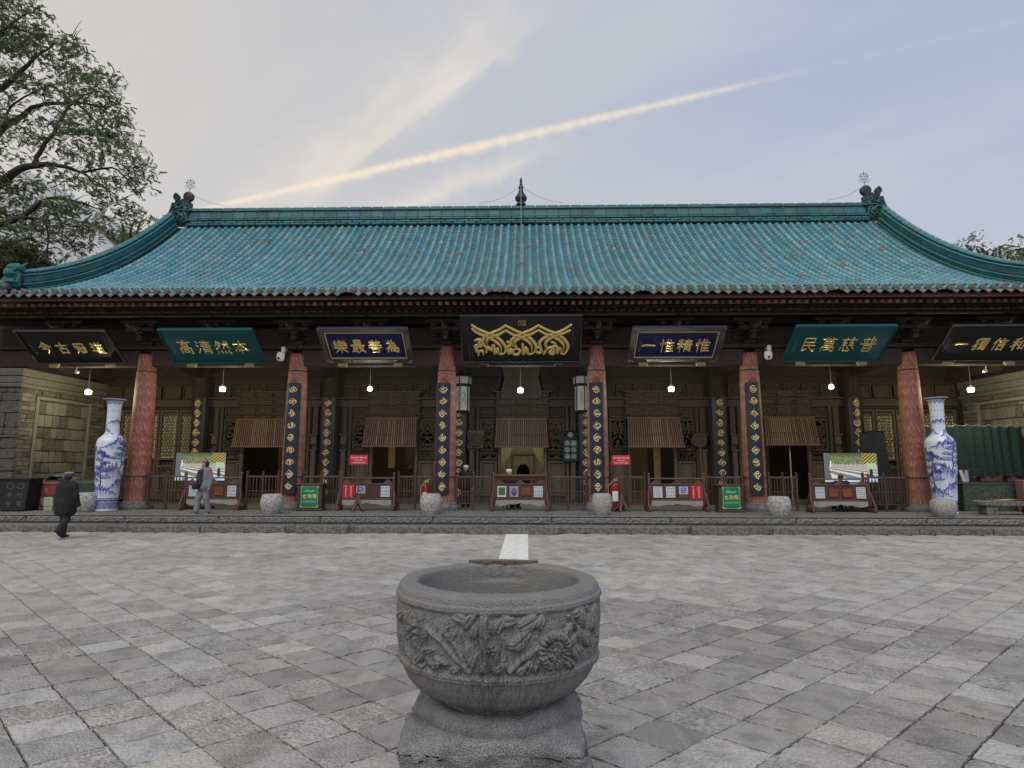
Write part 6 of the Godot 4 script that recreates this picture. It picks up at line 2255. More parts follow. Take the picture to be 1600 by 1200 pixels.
func make_vases() -> void:
	var prof := []
	for q in [[0.0, 0.0], [0.32, 0.0], [0.328, 0.03], [0.32, 0.10], [0.322, 0.36], [0.335, 0.42], [0.36, 0.9], [0.405, 1.5], [0.425, 2.0], [0.425, 2.16], [0.405, 2.28], [0.35, 2.37], [0.285, 2.43], [0.235, 2.50], [0.205, 2.62], [0.195, 2.85], [0.198, 3.15], [0.205, 3.4], [0.225, 3.54], [0.27, 3.61], [0.335, 3.645], [0.338, 3.66], [0.30, 3.655]]:
		prof.append(Vector2(q[0], q[1]))
	var c := Curve2D.new()
	for k in prof.size():
		c.add_point(prof[k])
	var fine := []
	for k in prof.size() - 1:
		for s in 4:
			fine.append(prof[k].cubic_interpolate(prof[k + 1], prof[maxi(k - 1, 0)], prof[mini(k + 2, prof.size() - 1)], s / 4.0) if k > 2 else prof[k].lerp(prof[k + 1], s / 4.0))
	fine.append(prof[-1])
	for k in 2:
		var b := MB.new()
		b.lathe(fine, 48, Vector3.ZERO, true)
		var m := mat(Color.WHITE, 0.14)
		m.albedo_texture = vase_picture(40 + k * 17)
		m.clearcoat_enabled = true
		m.clearcoat = 0.4
		var o := thing("porcelain_vase", "tall blue and white porcelain floor vase with a pine landscape, beside the left brick wall" if k == 0 else "tall blue and white porcelain floor vase with hills, in front of the green curtain", "vase", Vector3(-13.58, PY, -19.85) if k == 0 else Vector3(13.33, PY, -19.72), PI + 0.25 - k * 1.3, "tall porcelain vases")
		part("body", b, m, o)
		b = MB.new()
		b.lathe([Vector2(0.33, 3.655), Vector2(0.30, 3.64), Vector2(0.24, 3.60), Vector2(0.195, 3.48), Vector2(0.18, 3.2), Vector2(0.17, 2.9), Vector2(0.0, 2.9)], 32)
		part("mouth", b, M.white, o)


# ---------------------------------------------------------------- wooden fence sections between the columns
func make_fences() -> void:
	var list := [
		[-12.70, -11.42, 2, "left end, between the first column and the left display stand"], [-9.30, -8.22, 2, "between the left display stand and the second column"],
		[-7.36, -6.16, 2, "behind the left donation box"], [-4.14, -3.02, 2, "between the stand with the red notice and the third column"],
		[-2.18, -1.04, 2, "left of the central stand, a white-capped man behind it"], [0.96, 2.16, 2, "right of the central stand"],
		[3.02, 4.10, 2, "behind the right red sign"], [6.14, 7.34, 2, "behind the right donation box"],
		[8.22, 9.12, 2, "between the fifth column and the right display stand"], [11.30, 12.70, 2, "between the right display stand and the last column"]]
	for q in list.size():
		var e: Array = list[q]
		var o := thing("fence_section", "dark red wooden fence %s" % e[3], "fence", Vector3(e[0], PY, ZC + 0.10), 0.0, "fence sections across the porch")
		var l: float = e[1] - e[0]
		var n: int = e[2]
		for k in n + 1:
			var x := l * k / n
			var b := MB.new()
			b.box(Vector3(x, 0.60, 0), Vector3(0.075, 1.20, 0.075), 0.01)
			b.lathe([Vector2(0.025, 1.20), Vector2(0.045, 1.22), Vector2(0.045, 1.25), Vector2(0.02, 1.28), Vector2(0.0, 1.285)], 8, Vector3(x, 0, 0))
			part("post", b, M.fence, o)
		for k in n:
			var x0 := l * k / n + 0.04
			var x1 := l * (k + 1) / n - 0.04
			var w := x1 - x0
			for y in [1.10, 0.62, 0.22]:
				var b := MB.new()
				b.box(Vector3((x0 + x1) * 0.5, y, 0), Vector3(w, 0.055 if y > 1.0 else 0.04, 0.055), 0.008)
				part("rail", b, M.fence2 if y > 1.0 else M.fence, o)
			var m := maxi(4, int(w / 0.095))
			var lattice := q in [5, 3] and k == 0 or q == 9 and k == 1
			for j in m:
				var x := x0 + w * (j + 0.5) / m
				var b := MB.new()
				if lattice:
					b.box(Vector3(x, 0.86, 0), Vector3(0.022, 0.44, 0.022))
				else:
					b.lathe([Vector2(0.016, 0.64), Vector2(0.016, 0.70), Vector2(0.024, 0.74), Vector2(0.016, 0.80), Vector2(0.023, 0.86), Vector2(0.016, 0.93), Vector2(0.024, 0.99), Vector2(0.016, 1.03), Vector2(0.016, 1.073)], 6, Vector3(x, 0, 0))
				b.box(Vector3(x, 0.42, 0), Vector3(0.02, 0.36, 0.02))
				part("baluster", b, M.fence2 if (j + k) % 3 else M.fence, o)
			var b := MB.new()
			for y in [0.30, 0.36, 0.48, 0.54]:
				b.box(Vector3((x0 + x1) * 0.5, y, 0.002), Vector3(w, 0.016, 0.016))
			if lattice:
				for y in [0.72, 0.80, 0.90, 1.0]:
					b.box(Vector3((x0 + x1) * 0.5, y, 0.002), Vector3(w, 0.018, 0.018))
			part("lattice", b, M.fence, o)


# ---------------------------------------------------------------- carved display stands with notices
func notice_tex(kind: int) -> ImageTexture:
	var w := 96
	var h := 120
	var img := Image.create_empty(w, h, false, Image.FORMAT_RGB8)
	var r := RandomNumberGenerator.new()
	r.seed = 60 + kind
	var dots := func(x: int, y: int, s: int, c: Color) -> void:
		for k in 5:
			if k % 2:
				img.fill_rect(Rect2i(x + r.randi() % maxi(1, s / 3), y + r.randi() % s, s - s / 4, maxi(1, s / 6)), c)
			else:
				img.fill_rect(Rect2i(x + r.randi() % s, y + r.randi() % maxi(1, s / 3), maxi(1, s / 6), s - s / 4), c)
	var black := Color(0.08, 0.10, 0.12)
	match kind:
		0:   # dense rows of characters
			img.fill(Color(0.74, 0.79, 0.80))
			for y in 5:
				for x in 5:
					dots.call(8 + x * 17, 8 + y * 22, 12, black)
		1:   # three bold lines
			img.fill(Color(0.74, 0.79, 0.81))
			for y in 3:
				for x in 4:
					dots.call(8 + x * 21, 10 + y * 38, 17, black)
				img.fill_rect(Rect2i(10, 32 + y * 38, 76, 2), Color(0.35, 0.38, 0.4))
		2:   # red sheet with two columns of white characters
			img.fill(Color(0.68, 0.06, 0.13))
			img.fill_rect(Rect2i(4, 4, 88, 2), Color(0.85, 0.5, 0.4))
			img.fill_rect(Rect2i(4, 114, 88, 2), Color(0.85, 0.5, 0.4))
			for y in 6:
				for x in 2:
					dots.call(18 + x * 42, 10 + y * 17, 13, Color(0.92, 0.86, 0.75))
		3:   # no-smoking sheet: ring and bar over a brown strip
			img.fill(Color(0.66, 0.67, 0.80))
			for y in 80:
				for x in w:
					var p := Vector2(x - 48, y - 40)
					if absf(p.length() - 26.0) < 4.0 or (absf(p.x + p.y) < 5.0 and p.length() < 28.0):
						img.set_pixel(x, y, Color(0.20, 0.20, 0.42))
					elif absf(p.y - 4.0) < 3.0 and absf(p.x) < 17.0:
						img.set_pixel(x, y, black)
			img.fill_rect(Rect2i(0, 82, 96, 38), Color(0.45, 0.30, 0.12))
			for x in 4:
				dots.call(10 + x * 20, 92, 15, Color(0.16, 0.10, 0.05))
		4:   # white sheet with a green block
			img.fill(Color(0.74, 0.78, 0.76))
			img.fill_rect(Rect2i(14, 14, 68, 84), Color(0.06, 0.30, 0.18))
			for y in 3:
				for x in 3:
					dots.call(22 + x * 18, 22 + y * 24, 13, Color(0.6, 0.7, 0.5))
		5:   # violet picture of a robed figure shape
			img.fill(Color(0.58, 0.55, 0.66))
			for y in h:
				for x in w:
					var p := Vector2((x - 48) / 30.0, (y - 66) / 52.0)
					if p.length() < 1.0 - 0.25 * absf(p.y):
						img.set_pixel(x, y, Color(0.28, 0.24, 0.42))
			img.fill_rect(Rect2i(34, 44, 28, 8), Color(0.66, 0.62, 0.74))
			img.fill_rect(Rect2i(36, 66, 24, 5), Color(0.66, 0.62, 0.74))
		6:   # wooden tablet with a line of characters
			img.fill(Color(0.46, 0.27, 0.12))
			for x in 4:
				dots.call(10 + x * 20, 40, 16, Color(0.22, 0.10, 0.04))
	return ImageTexture.create_from_image(img)

func make_stands() -> void:
	var tex := []
	for k in 7:
		var m := mat(Color.WHITE, 0.55)
		m.albedo_texture = notice_tex(k)
		tex.append(m)
	# x centre, width, z, notices: [slot, kind]
	var list := [
		[-10.36, 2.04, -20.42, [[0, 0], [2, 6], [3, 1]], "carved red display stand with two white sheets, in front of the left screen"],
		[-5.15, 1.94, -20.42, [[0, 2], [1, 3], [3, 1]], "carved red display stand left of the centre, red poster at its left end"],
		[-0.05, 1.92, -20.50, [[0, 4], [1, 5], [2, 6], [3, 1]], "carved display stand before the central doorway with green, violet and wooden notices"],
		[5.12, 1.98, -20.42, [[0, 0], [1, 1], [2, 3], [3, 2]], "carved red display stand right of the centre, red poster at its right end"],
		[10.32, 2.04, -20.20, [[0, 1], [1, 6], [2, 6], [3, 0]], "carved display stand with two wooden tablets, in front of the right screen"]]
	var kinds := ["white sheet of dense characters", "white sheet with three bold lines", "red poster with pale characters", "no smoking sheet", "white sheet with a green block", "violet printed picture", "brown lettered wooden tablet"]
	var short := ["left screen stand", "stand left of the centre", "central stand", "stand right of the centre", "right screen stand"]
	var slots := ["leftmost panel", "second panel", "third panel", "rightmost panel"]
	for s in list.size():
		var e: Array = list[s]
		var w: float = e[1]
		var at := Vector3(e[0], PY, e[2])
		var o := thing("display_stand", e[4], "display stand", at)
		var iw := w - 0.30
		var b := MB.new()
		b.box(Vector3(0, 0.62, 0.0), Vector3(iw, 0.46, 0.035))
		part("panel", b, M.stand_panel, o)
		b = MB.new()
		b.box(Vector3(0, 0.872, 0), Vector3(iw + 0.02, 0.045, 0.075), 0.012)
		b.box(Vector3(0, 0.372, 0), Vector3(iw + 0.02, 0.045, 0.075), 0.012)
		for k in 5:
			b.box(Vector3(-iw * 0.5 + iw * k / 4.0, 0.622, 0.004), Vector3(0.05, 0.45, 0.07), 0.012)
		part("panel_frame", b, M.stand, o)
		if s != 2:
			b = MB.new()
			b.box(Vector3(0, 1.06, 0), Vector3(iw + 0.12, 0.05, 0.07), 0.015)
			part("top_rail", b, M.fence2, o)
		else:
			b = MB.new()
			b.box(Vector3(0, 1.08, -0.16), Vector3(iw + 0.02, 0.17, 0.03), 0.01)
			b.box(Vector3(0, 1.16, -0.02), Vector3(iw + 0.06, 0.03, 0.32), 0.01)
			part("table_top", b, mat(lin(0.19, 0.10, 0.05), 0.5), o)
		# little gabled crests between the rails
		for k in 3:
			b = MB.new()
			var x := (k - 1) * iw * 0.42
			var q := PackedVector2Array([Vector2(-0.17, 0), Vector2(-0.12, 0.03), Vector2(-0.05, 0.10), Vector2(0, 0.135), Vector2(0.05, 0.10), Vector2(0.12, 0.03), Vector2(0.17, 0)])
			b.extrude(q, 0.04, T(x, 0.895, -0.02))
			part("crest", b, M.stand, o)
		# whitish carved apron, scalloped along its lower edge
		b = MB.new()
		var ap := PackedVector2Array([Vector2(-iw * 0.5, 0.345), Vector2(iw * 0.5, 0.345)])
		for k in 17:
			var f := 1.0 - k / 16.0
			ap.append(Vector2((f - 0.5) * iw, 0.20 - 0.045 * absf(sin(f * PI * 4.0)) + (0.05 if f > 0.3 and f < 0.7 else 0.0)))
		b.extrude(ap, 0.035, T(0, 0, -0.005))
		part("apron", b, M.apron, o)
		for g in [-1.0, 1.0]:
			b = MB.new()
			b.tube([Vector3(g * (iw * 0.5 + 0.07), 1.16, 0), Vector3(g * (iw * 0.5 + 0.06), 0.9, 0), Vector3(g * (iw * 0.5 + 0.075), 0.5, 0), Vector3(g * (iw * 0.5 + 0.09), 0.2, 0)], [0.038, 0.042, 0.046, 0.05], 8)
			b.lathe([Vector2(0.03, 1.16), Vector2(0.05, 1.18), Vector2(0.05, 1.21), Vector2(0.02, 1.25), Vector2(0, 1.255)], 8, Vector3(g * (iw * 0.5 + 0.07), 0, 0))
			part("upright", b, M.stand, o)
			b = MB.new()
			b.box(Vector3(g * (iw * 0.5 + 0.10), 0.07, 0), Vector3(0.10, 0.14, 0.55), 0.03)
			b.tube([Vector3(g * (iw * 0.5 + 0.10), 0.62, 0.02), Vector3(g * (iw * 0.5 + 0.115), 0.36, 0.12), Vector3(g * (iw * 0.5 + 0.13), 0.12, 0.24)], [0.02, 0.028, 0.035], 6)
			b.tube([Vector3(g * (iw * 0.5 + 0.10), 0.62, -0.02), Vector3(g * (iw * 0.5 + 0.115), 0.36, -0.12), Vector3(g * (iw * 0.5 + 0.13), 0.12, -0.24)], [0.02, 0.028, 0.035], 6)
			part("foot", b, M.stand, o)
		for k in e[3]:
			var x: float = e[0] - iw * 0.5 + iw * (k[0] + 0.5) / 4.0
			var kind: int = k[1]
			var nw := 0.30 if kind != 2 else 0.40
			var nh := 0.36 if kind != 6 else 0.26
			if kind == 2:
				nh = 0.43
			b = MB.new()
			var n := 0
			for j in 5:
				var f := j / 4.0
				var curl := 0.006 * sin(f * 3.0 + x)
				for i in 2:
					b.v.append(Vector3((i - 0.5) * nw, (0.5 - f) * nh, curl))
					b.uv.append(Vector2(i, f))
			for j in 4:
				n = j * 2
				b.i.append_array([n, n + 1, n + 3, n, n + 3, n + 2])
			var p := put("notice", b.mesh(), tex[kind], self, T(x, PY + 0.625, e[2] + 0.045))
			tag(p, "%s on the %s, %s" % [kinds[kind], slots[k[0]], short[s]], "notice")


# ---------------------------------------------------------------- red signs, donation boxes
func text(called: String, s: String, size: float, at: Vector3, m: Material, o: Node3D, bold := true) -> void:
	var f := SystemFont.new()
	f.font_names = PackedStringArray(["Droid Sans"])
	f.font_weight = 700 if bold else 400
	var t := TextMesh.new()
	t.text = s
	t.font = f
	t.font_size = 32
	t.pixel_size = size / 32.0
	t.depth = 0.004
	t.curve_step = 3.0
	put(called, t, m, o, Transform3D(Basis.IDENTITY, at))

func make_signs() -> void:
	for k in 2:
		var o := thing("notice_sign", "small red lettered sign on a carved pole before the %s" % ("left red poster stand" if k == 0 else "right red fire extinguisher"), "sign", Vector3(-5.36, PY, -20.02) if k == 0 else Vector3(3.26, PY, -20.08), 0.0, "red signs on poles")
		var b := MB.new()
		b.box(Vector3(0, 1.665, 0), Vector3(0.60, 0.315, 0.02), 0.006)
		part("board", b, M.red, o)
		b = MB.new()
		var row := "礼拜大殿游客止步"
		for j in 8:
			glyph(b, row[j], Vector2(-0.232 + j * 0.062 + (0.03 if j > 3 else 0.0), 1.735), 0.058, 0.0095, 0.003, T(0, 0, 0.0105))
		part("characters", b, M.white, o)
		text("lettering", "PRAYER HALL", 0.042, Vector3(0, 1.650, 0.011), M.white, o)
		text("lettering", "PLEASE DO NOT ENTER", 0.042, Vector3(0, 1.570, 0.011), M.white, o)
		b = MB.new()
		b.tube([Vector3(0, 0.3, -0.03), Vector3(0, 1.6, -0.03)], 0.022, 8)
		part("pole", b, M.stand, o)
		b = MB.new()
		for g in 4:
			var d := Vector3(cos(g * PI / 2 + 0.4), 0, sin(g * PI / 2 + 0.4))
			b.tube([Vector3(0, 0.55, -0.03) + d * 0.03, Vector3(0, 0.30, -0.03) + d * 0.07, Vector3(0, 0.12, -0.03) + d * 0.16, Vector3(0, 0.03, -0.03) + d * 0.28], [0.02, 0.035, 0.05, 0.035], 6)
		b.lathe([Vector2(0.05, 0.15), Vector2(0.07, 0.25), Vector2(0.05, 0.4), Vector2(0.03, 0.55)], 10, Vector3(0, 0, -0.03))
		part("base", b, M.stand, o)
	for k in 2:
		var o := thing("donation_box", "dark wooden donation box with a green front, beside the %s" % ("second column from the left" if k == 0 else "second column from the right"), "donation box", Vector3(-6.96, PY, -20.08) if k == 0 else Vector3(6.77, PY, -20.05), 0.06 if k == 0 else -0.02, "donation boxes")
		var b := MB.new()
		b.box(Vector3(0, 0.42, -0.22), Vector3(0.80, 0.80, 0.46), 0.01)
		part("cabinet", b, mat(lin(0.055, 0.028, 0.024), 0.5), o)
		b = MB.new()
		b.box(Vector3(0, 0.855, -0.21), Vector3(0.88, 0.06, 0.54), 0.015)
		b.box(Vector3(0, 0.035, -0.21), Vector3(0.86, 0.07, 0.52), 0.015)
		part("moulding", b, M.fence, o)
		b = MB.new()
		b.box(Vector3(0, 0.46, 0.018), Vector3(0.60, 0.73, 0.02), 0.006)
		var pn := part("green_front", b, M.green_sign, o)
		b = MB.new()
		var edge := PackedVector2Array()
		for q in [[-0.26, -0.28], [-0.26, 0.28], [-0.20, 0.34], [0.20, 0.34], [0.26, 0.28], [0.26, -0.28], [0.20, -0.34], [-0.20, -0.34], [-0.26, -0.28]]:
			edge.append(Vector2(q[0], 0.46 + q[1]))
		b.stroke(edge, 0.012, 0.002, T(0, 0, 0.029), 1.0, 1.0)
		for g in [[-1, -1], [1, -1], [-1, 1], [1, 1]]:
			b.stroke(PackedVector2Array([Vector2(g[0] * 0.285, 0.46 + g[1] * 0.28), Vector2(g[0] * 0.275, 0.46 + g[1] * 0.335), Vector2(g[0] * 0.22, 0.46 + g[1] * 0.35)]), 0.03, 0.002, T(0, 0, 0.029), 1.0, 1.0)
		part("border", b, mat(lin(0.35, 0.45, 0.22), 0.5), pn)
		b = MB.new()
		glyph(b, "صدقة", Vector2(0, 0.65), 0.30, 0.016, 0.003, T(0, 0, 0.029))
		for j in b.v.size():
			b.v[j].x *= 1.15
		part("script", b, mat(lin(0.45, 0.62, 0.50), 0.5), pn)
		b = MB.new()
		for j in 3:
			glyph(b, "乜貼箱"[j], Vector2(-0.155 + j * 0.155, 0.475), 0.135, 0.019, 0.003, T(0, 0, 0.029))
		part("characters", b, M.gold, pn)
		text("lettering", "DONATION", 0.085, Vector3(0, 0.30, 0.030), mat(lin(0.40, 0.55, 0.42), 0.5), pn, false)


# ---------------------------------------------------------------- drum stools along the edge
func make_drums() -> void:
	var at := [[-13.98, -19.55, 0.33, 0.60], [-7.72, -18.92, 0.335, 0.60], [-2.78, -18.95, 0.335, 0.62], [2.47, -18.93, 0.315, 0.64], [7.70, -18.62, 0.345, 0.58], [12.46, -18.52, 0.315, 0.53]]
	var say := ["pale stone drum stool half hidden behind the man in black", "pale stone drum stool left of the left donation box", "pale stone drum stool in front of the column left of the central bay", "marbled stone drum stool in front of the column right of the central bay", "pale stone drum stool right of the right donation box", "rounded cream stone drum stool in front of the right vase"]
	for k in 6:
		var e: Array = at[k]
		var r: float = e[2]
		var h: float = e[3]
		var b := MB.new()
		var bulge := 0.0 if k != 5 else 0.03
		b.lathe([Vector2(r * 0.70, 0.0), Vector2(r * 0.76, 0.015), Vector2(r * 0.86 + bulge, h * 0.18), Vector2(r * 0.97 + bulge, h * 0.38), Vector2(r + bulge, h * 0.55), Vector2(r * 0.98 + bulge, h * 0.72), Vector2(r * 0.90 + bulge, h * 0.88), Vector2(r * 0.82, h * 0.96), Vector2(r * 0.78, h * 0.985), Vector2(r * 0.66, h), Vector2(r * 0.5, h * 0.992), Vector2(0.0, h * 0.99)], 32)
		var o := part("drum_stool", b, M.drum2 if k in [3, 5] else M.drum)
		o.position = Vector3(e[0], PY, e[1])
		o.rotation.y = k * 1.3
		tag(o, say[k], "stone stool", "drum stools along the platform")


# ---------------------------------------------------------------- screens
func screen_picture() -> ImageTexture:
	# a view down a carpeted hall: pale rows running to a far wall
	var w := 320
	var h := 180
	var img := Image.create_empty(w, h, false, Image.FORMAT_RGB8)
	var fz := noise(0.05, 4, 3)
	for y in h:
		for x in w:
			var u := float(x) / w
			var v := float(y) / h
			var c := Color(0.30, 0.34, 0.22)
			if v < 0.38:
				c = Color(0.33, 0.36, 0.24).lerp(Color(0.62, 0.64, 0.45), clampf(0.5 + fz.get_noise_2d(x * 2.2, y), 0, 1) * smoothstep(0.0, 0.2, v))
				if u > 0.72:
					var s := fposmod((u - 0.72) * 14.0 + v * 9.0, 1.0)
					c = Color(0.72, 0.66, 0.34) if s < 0.5 else Color(0.35, 0.33, 0.20)
			else:
				var d := (v - 0.34)
				var s := fposmod((u - 0.55) / d * 0.9 + 0.9 / d, 1.0)
				c = Color(0.86, 0.88, 0.84) if s < 0.45 else Color(0.55, 0.50, 0.44)
				if v > 0.75 and s > 0.7:
					c = Color(0.35, 0.50, 0.74)
			if u < 0.11 + 0.02 * sin(v * 9.0):
				c = Color(0.40, 0.42, 0.42)
			if absf(u - 0.125) < 0.012 and v > 0.26 and v < 0.46:
				c = Color(0.95, 0.97, 0.95)
			if u > 0.80 and u < 0.97 and v > 0.34 and v < 0.55:
				c = Color(0.72, 0.80, 0.66)
			if absf(u - 0.875) < 0.03 and v > 0.55 and v < 0.86:
				c = Color(0.16, 0.17, 0.16)
			if v > 0.88:
				c = c.lerp(Color(0.80, 0.88, 0.96), 0.75)
			img.set_pixel(x, y, c * (0.9 + 0.2 * fz.get_noise_2d(x * 5.0, y * 5.0)))
	return ImageTexture.create_from_image(img)

func make_screens() -> void:
	var tex := screen_picture()
	for k in 2:
		var left := k == 0
		var o := thing("television", "lit flat screen showing a carpeted hall, behind the %s display stand" % ("left" if left else "right"), "screen", Vector3(-11.22, PY, -21.1) if left else Vector3(11.02, PY, -20.75), 0.0, "lit flat screens")
		var w := 1.76
		var h := 0.96
		var y := 1.43
		var b := MB.new()
		b.box(Vector3(0, y, -0.035), Vector3(w + 0.03, h + 0.03, 0.05), 0.01)
		b.box(Vector3(0, y, -0.09), Vector3(w * 0.6, h * 0.6, 0.07), 0.02)
		part("casing", b, M.black, o)
		b = MB.new()
		b.quad(Vector3(-w * 0.5, y - h * 0.5, 0), Vector3(w * 0.5, y - h * 0.5, 0), Vector3(w * 0.5, y + h * 0.5, 0), Vector3(-w * 0.5, y + h * 0.5, 0))
		b.uv.append_array([Vector2(0, 1), Vector2(1, 1), Vector2(1, 0), Vector2(0, 0)])
		for q in 4:
			b.v[q].z = -0.006
		var m := mat(Color(0.02, 0.02, 0.02), 0.25)
		m.emission_enabled = true
		m.emission_texture = tex
		m.emission = Color(0, 0, 0)
		m.emission_energy_multiplier = 1.0
		part("screen", b, m, o)
		b = MB.new()
		b.box(Vector3(0, 0.5, -0.08), Vector3(0.12, 1.0, 0.06), 0.01)
		b.box(Vector3(0, 0.03, -0.05), Vector3(0.9, 0.06, 0.5), 0.015)
		part("pedestal", b, M.iron, o)
		b = MB.new()
		b.box(Vector3(0.12, y - h * 0.5 - 0.055, 0.01), Vector3(0.42, 0.05, 0.06), 0.01)
		part("speaker_bar", b, M.steel, o)
		var l := AreaLight3D.new()
		l.name = "screen_light"
		l.area_size = Vector2(w, h)
		l.light_color = Color(0.85, 0.92, 0.95)
		l.light_energy = 0.12
		l.area_range = 30.0
		l.shadow_enabled = true
		l.position = Vector3(0, y, 0.012)
		l.rotation.y = PI
		o.add_child(l)


# ---------------------------------------------------------------- the porch ends
func sheet(b: MB, nx: int, ny: int, f: Callable) -> void:
	var n := b.v.size()
	for j in ny + 1:
		for q in nx + 1:
			b.v.append(f.call(float(q) / nx, float(j) / ny))
	for j in ny:
		for q in nx:
			var a := n + j * (nx + 1) + q
			b.i.append_array([a, a + nx + 1, a + nx + 2, a, a + nx + 2, a + 1])

func make_corners() -> void:
	# left: dark recycling bin, red fire box, draped shelf, low bench
	var o := thing("recycling_bin", "tall dark bin with faint characters and ring marks at the far left of the porch", "bin", Vector3(-16.60, PY, -19.62))
	var b := MB.new()
	b.extrude(PackedVector2Array([Vector2(-0.60, 0.04), Vector2(0.60, 0.04), Vector2(0.66, 1.0), Vector2(-0.66, 1.0)]), 0.55, T(0, 0, -0.45))
	part("body", b, M.bin, o)
	b = MB.new()
	b.box(Vector3(0, 1.03, -0.17), Vector3(1.40, 0.06, 0.64), 0.015)
	part("lid", b, M.bin, o)
	b = MB.new()
	for k in 2:
		var x := 0.05 + k * 0.34
		var ring := PackedVector2Array()
		for q in 17:
			ring.append(Vector2(x + cos(TAU * q / 16) * 0.11, 0.80 + sin(TAU * q / 16) * 0.09))
		b.stroke(ring, 0.02, 0.003, T(0, 0, 0.101), 1.0, 1.0)
		glyph(b, ["手", "竹"][k], Vector2(x, 0.50), 0.19, 0.024, 0.003, T(0, 0, 0.101))
		glyph(b, ["女", "衣"][k], Vector2(x, 0.24), 0.19, 0.024, 0.003, T(0, 0, 0.101))
	part("marks", b, mat(lin(0.09, 0.10, 0.10), 0.6), o)
	o = thing("fire_equipment_box", "faded red fire equipment box lettered 119 beside the dark bin", "fire box", Vector3(-16.0, PY, -20.1))
	b = MB.new()
	b.box(Vector3(0, 0.47, -0.24), Vector3(0.98, 0.72, 0.5), 0.02)
	b.box(Vector3(0, 0.86, -0.24), Vector3(1.06, 0.07, 0.56), 0.02)
	part("cabinet", b, M.faded_red, o)
	b = MB.new()
	b.box(Vector3(-0.42, 0.055, -0.2), Vector3(0.1, 0.11, 0.4))
	b.box(Vector3(0.42, 0.055, -0.2), Vector3(0.1, 0.11, 0.4))
	b.box(Vector3(0, 0.50, 0.012), Vector3(0.9, 0.03, 0.02))
	part("feet", b, M.faded_red, o)
	b = MB.new()
	for k in 3:
		glyph(b, ["火", "大", "客"][k], Vector2(-0.26 + k * 0.22, 0.66), 0.17, 0.016, 0.003, T(0, 0, 0.012))
	glyph(b, "火", Vector2(-0.36, 0.28), 0.19, 0.022, 0.003, T(0, 0, 0.012))
	glyph(b, "警", Vector2(-0.14, 0.28), 0.19, 0.018, 0.003, T(0, 0, 0.012))
	part("characters", b, mat(lin(0.5, 0.25, 0.25), 0.6), o)
	text("lettering", "119", 0.27, Vector3(0.22, 0.28, 0.012), mat(lin(0.5, 0.25, 0.25), 0.6), o)
	o = thing("covered_shelf", "low shelf under a dull green cover along the left brick wall", "shelf", Vector3(-16.25, PY, -21.6))
	b = MB.new()
	b.box(Vector3(0, 0.42, -0.5), Vector3(2.6, 0.84, 0.9), 0.02)
	part("frame", b, M.dark, o)
	b = MB.new()
	sheet(b, 30, 14, func(u: float, v: float) -> Vector3:
		var y := 0.92 - 0.9 * maxf(0.0, v - 0.35) / 0.65 * 0.9
		var z := -0.95 + 1.0 * minf(1.0, v / 0.35)
		return Vector3(-1.35 + 2.75 * u, y + 0.02 * sin(u * 31.0), z + 0.03 * sin(u * 26.0 + v * 3.0) * smoothstep(0.3, 0.6, v)))
	part("cover", b, M.tarp, o)
	b = MB.new()
	sheet(b, 14, 8, func(u: float, v: float) -> Vector3: return Vector3(-1.15 + 1.1 * u, 0.97 + 0.20 * sin(u * PI) * sin(v * PI * 0.7 + 0.4) + 0.02 * sin(u * 19.0 + v * 7.0), -0.75 + 0.6 * v))
	part("plastic_sheet", b, M.tarp_pale, o)
	o = thing("stone_bench", "short pale stone bench beside the left vase, behind the man in black", "bench", Vector3(-14.95, PY, -20.55))
	b = MB.new()
	b.box(Vector3(0, 0.27, 0), Vector3(1.35, 0.10, 0.45), 0.02)
	part("seat", b, M.tarp_pale, o)
	for s in [-0.45, 0.45]:
		b = MB.new()
		b.box(Vector3(s, 0.11, 0), Vector3(0.2, 0.22, 0.36), 0.02)
		part("leg", b, M.step, o)
	b = MB.new()
	b.box(Vector3(-15.42, PY + 0.28, -19.78), Vector3(0.34, 0.30, 0.12), 0.02)
	b.box(Vector3(-15.42, PY + 0.065, -19.78), Vector3(0.28, 0.13, 0.10), 0.01)
	tag(part("small_case", b, mat(lin(0.30, 0.32, 0.27), 0.6)), "small pale grey box standing before the faded red fire box", "box")
	# right: green curtain on a cord, grey chest, stone bench, odds and ends
	o = thing("green_curtain", "dark green curtain hung in swags from a cord before the right brick wall", "curtain", Vector3(14.08, 0, -21.6))
	b = MB.new()
	sheet(b, 120, 14, func(u: float, v: float) -> Vector3:
		var swag := 0.10 * absf(sin(u * PI * 9.0))
		var y := lerpf(3.33 - swag * (1.0 - v), 1.58, v)
		return Vector3(3.36 * u, y, 0.07 * sin(u * 60.0 + 2.0 * sin(u * 9.0)) * (0.35 + 0.65 * v)))
	part("cloth", b, M.curtain, o)
	b = MB.new()
	var pts := []
	for k in 37:
		pts.append(Vector3(3.36 * k / 36.0, 3.35 - 0.05 * absf(sin(PI * k / 4.0)), 0.0))
	b.tube(pts, 0.010, 5)
	part("cord", b, M.steel, o)
	for k in 10:
		b = MB.new()
		b.tube([Vector3(3.36 * k / 9.0, 3.37, 0), Vector3(3.36 * k / 9.0 + 0.012, 3.32, 0.02), Vector3(3.36 * k / 9.0, 3.28, 0.0)], 0.008, 4)
		part("ring", b, M.steel, o)
	o = thing("grey_chest", "dull grey-green chest under the green curtain behind the right stone bench", "chest", Vector3(15.62, PY, -20.9))
	b = MB.new()
	b.box(Vector3(0, 0.44, -0.3), Vector3(1.75, 0.88, 0.6), 0.02)
	part("body", b, M.tarp, o)
	b = MB.new()
	b.box(Vector3(0, 0.90, -0.3), Vector3(1.8, 0.04, 0.64), 0.01)
	part("lid", b, M.tarp, o)
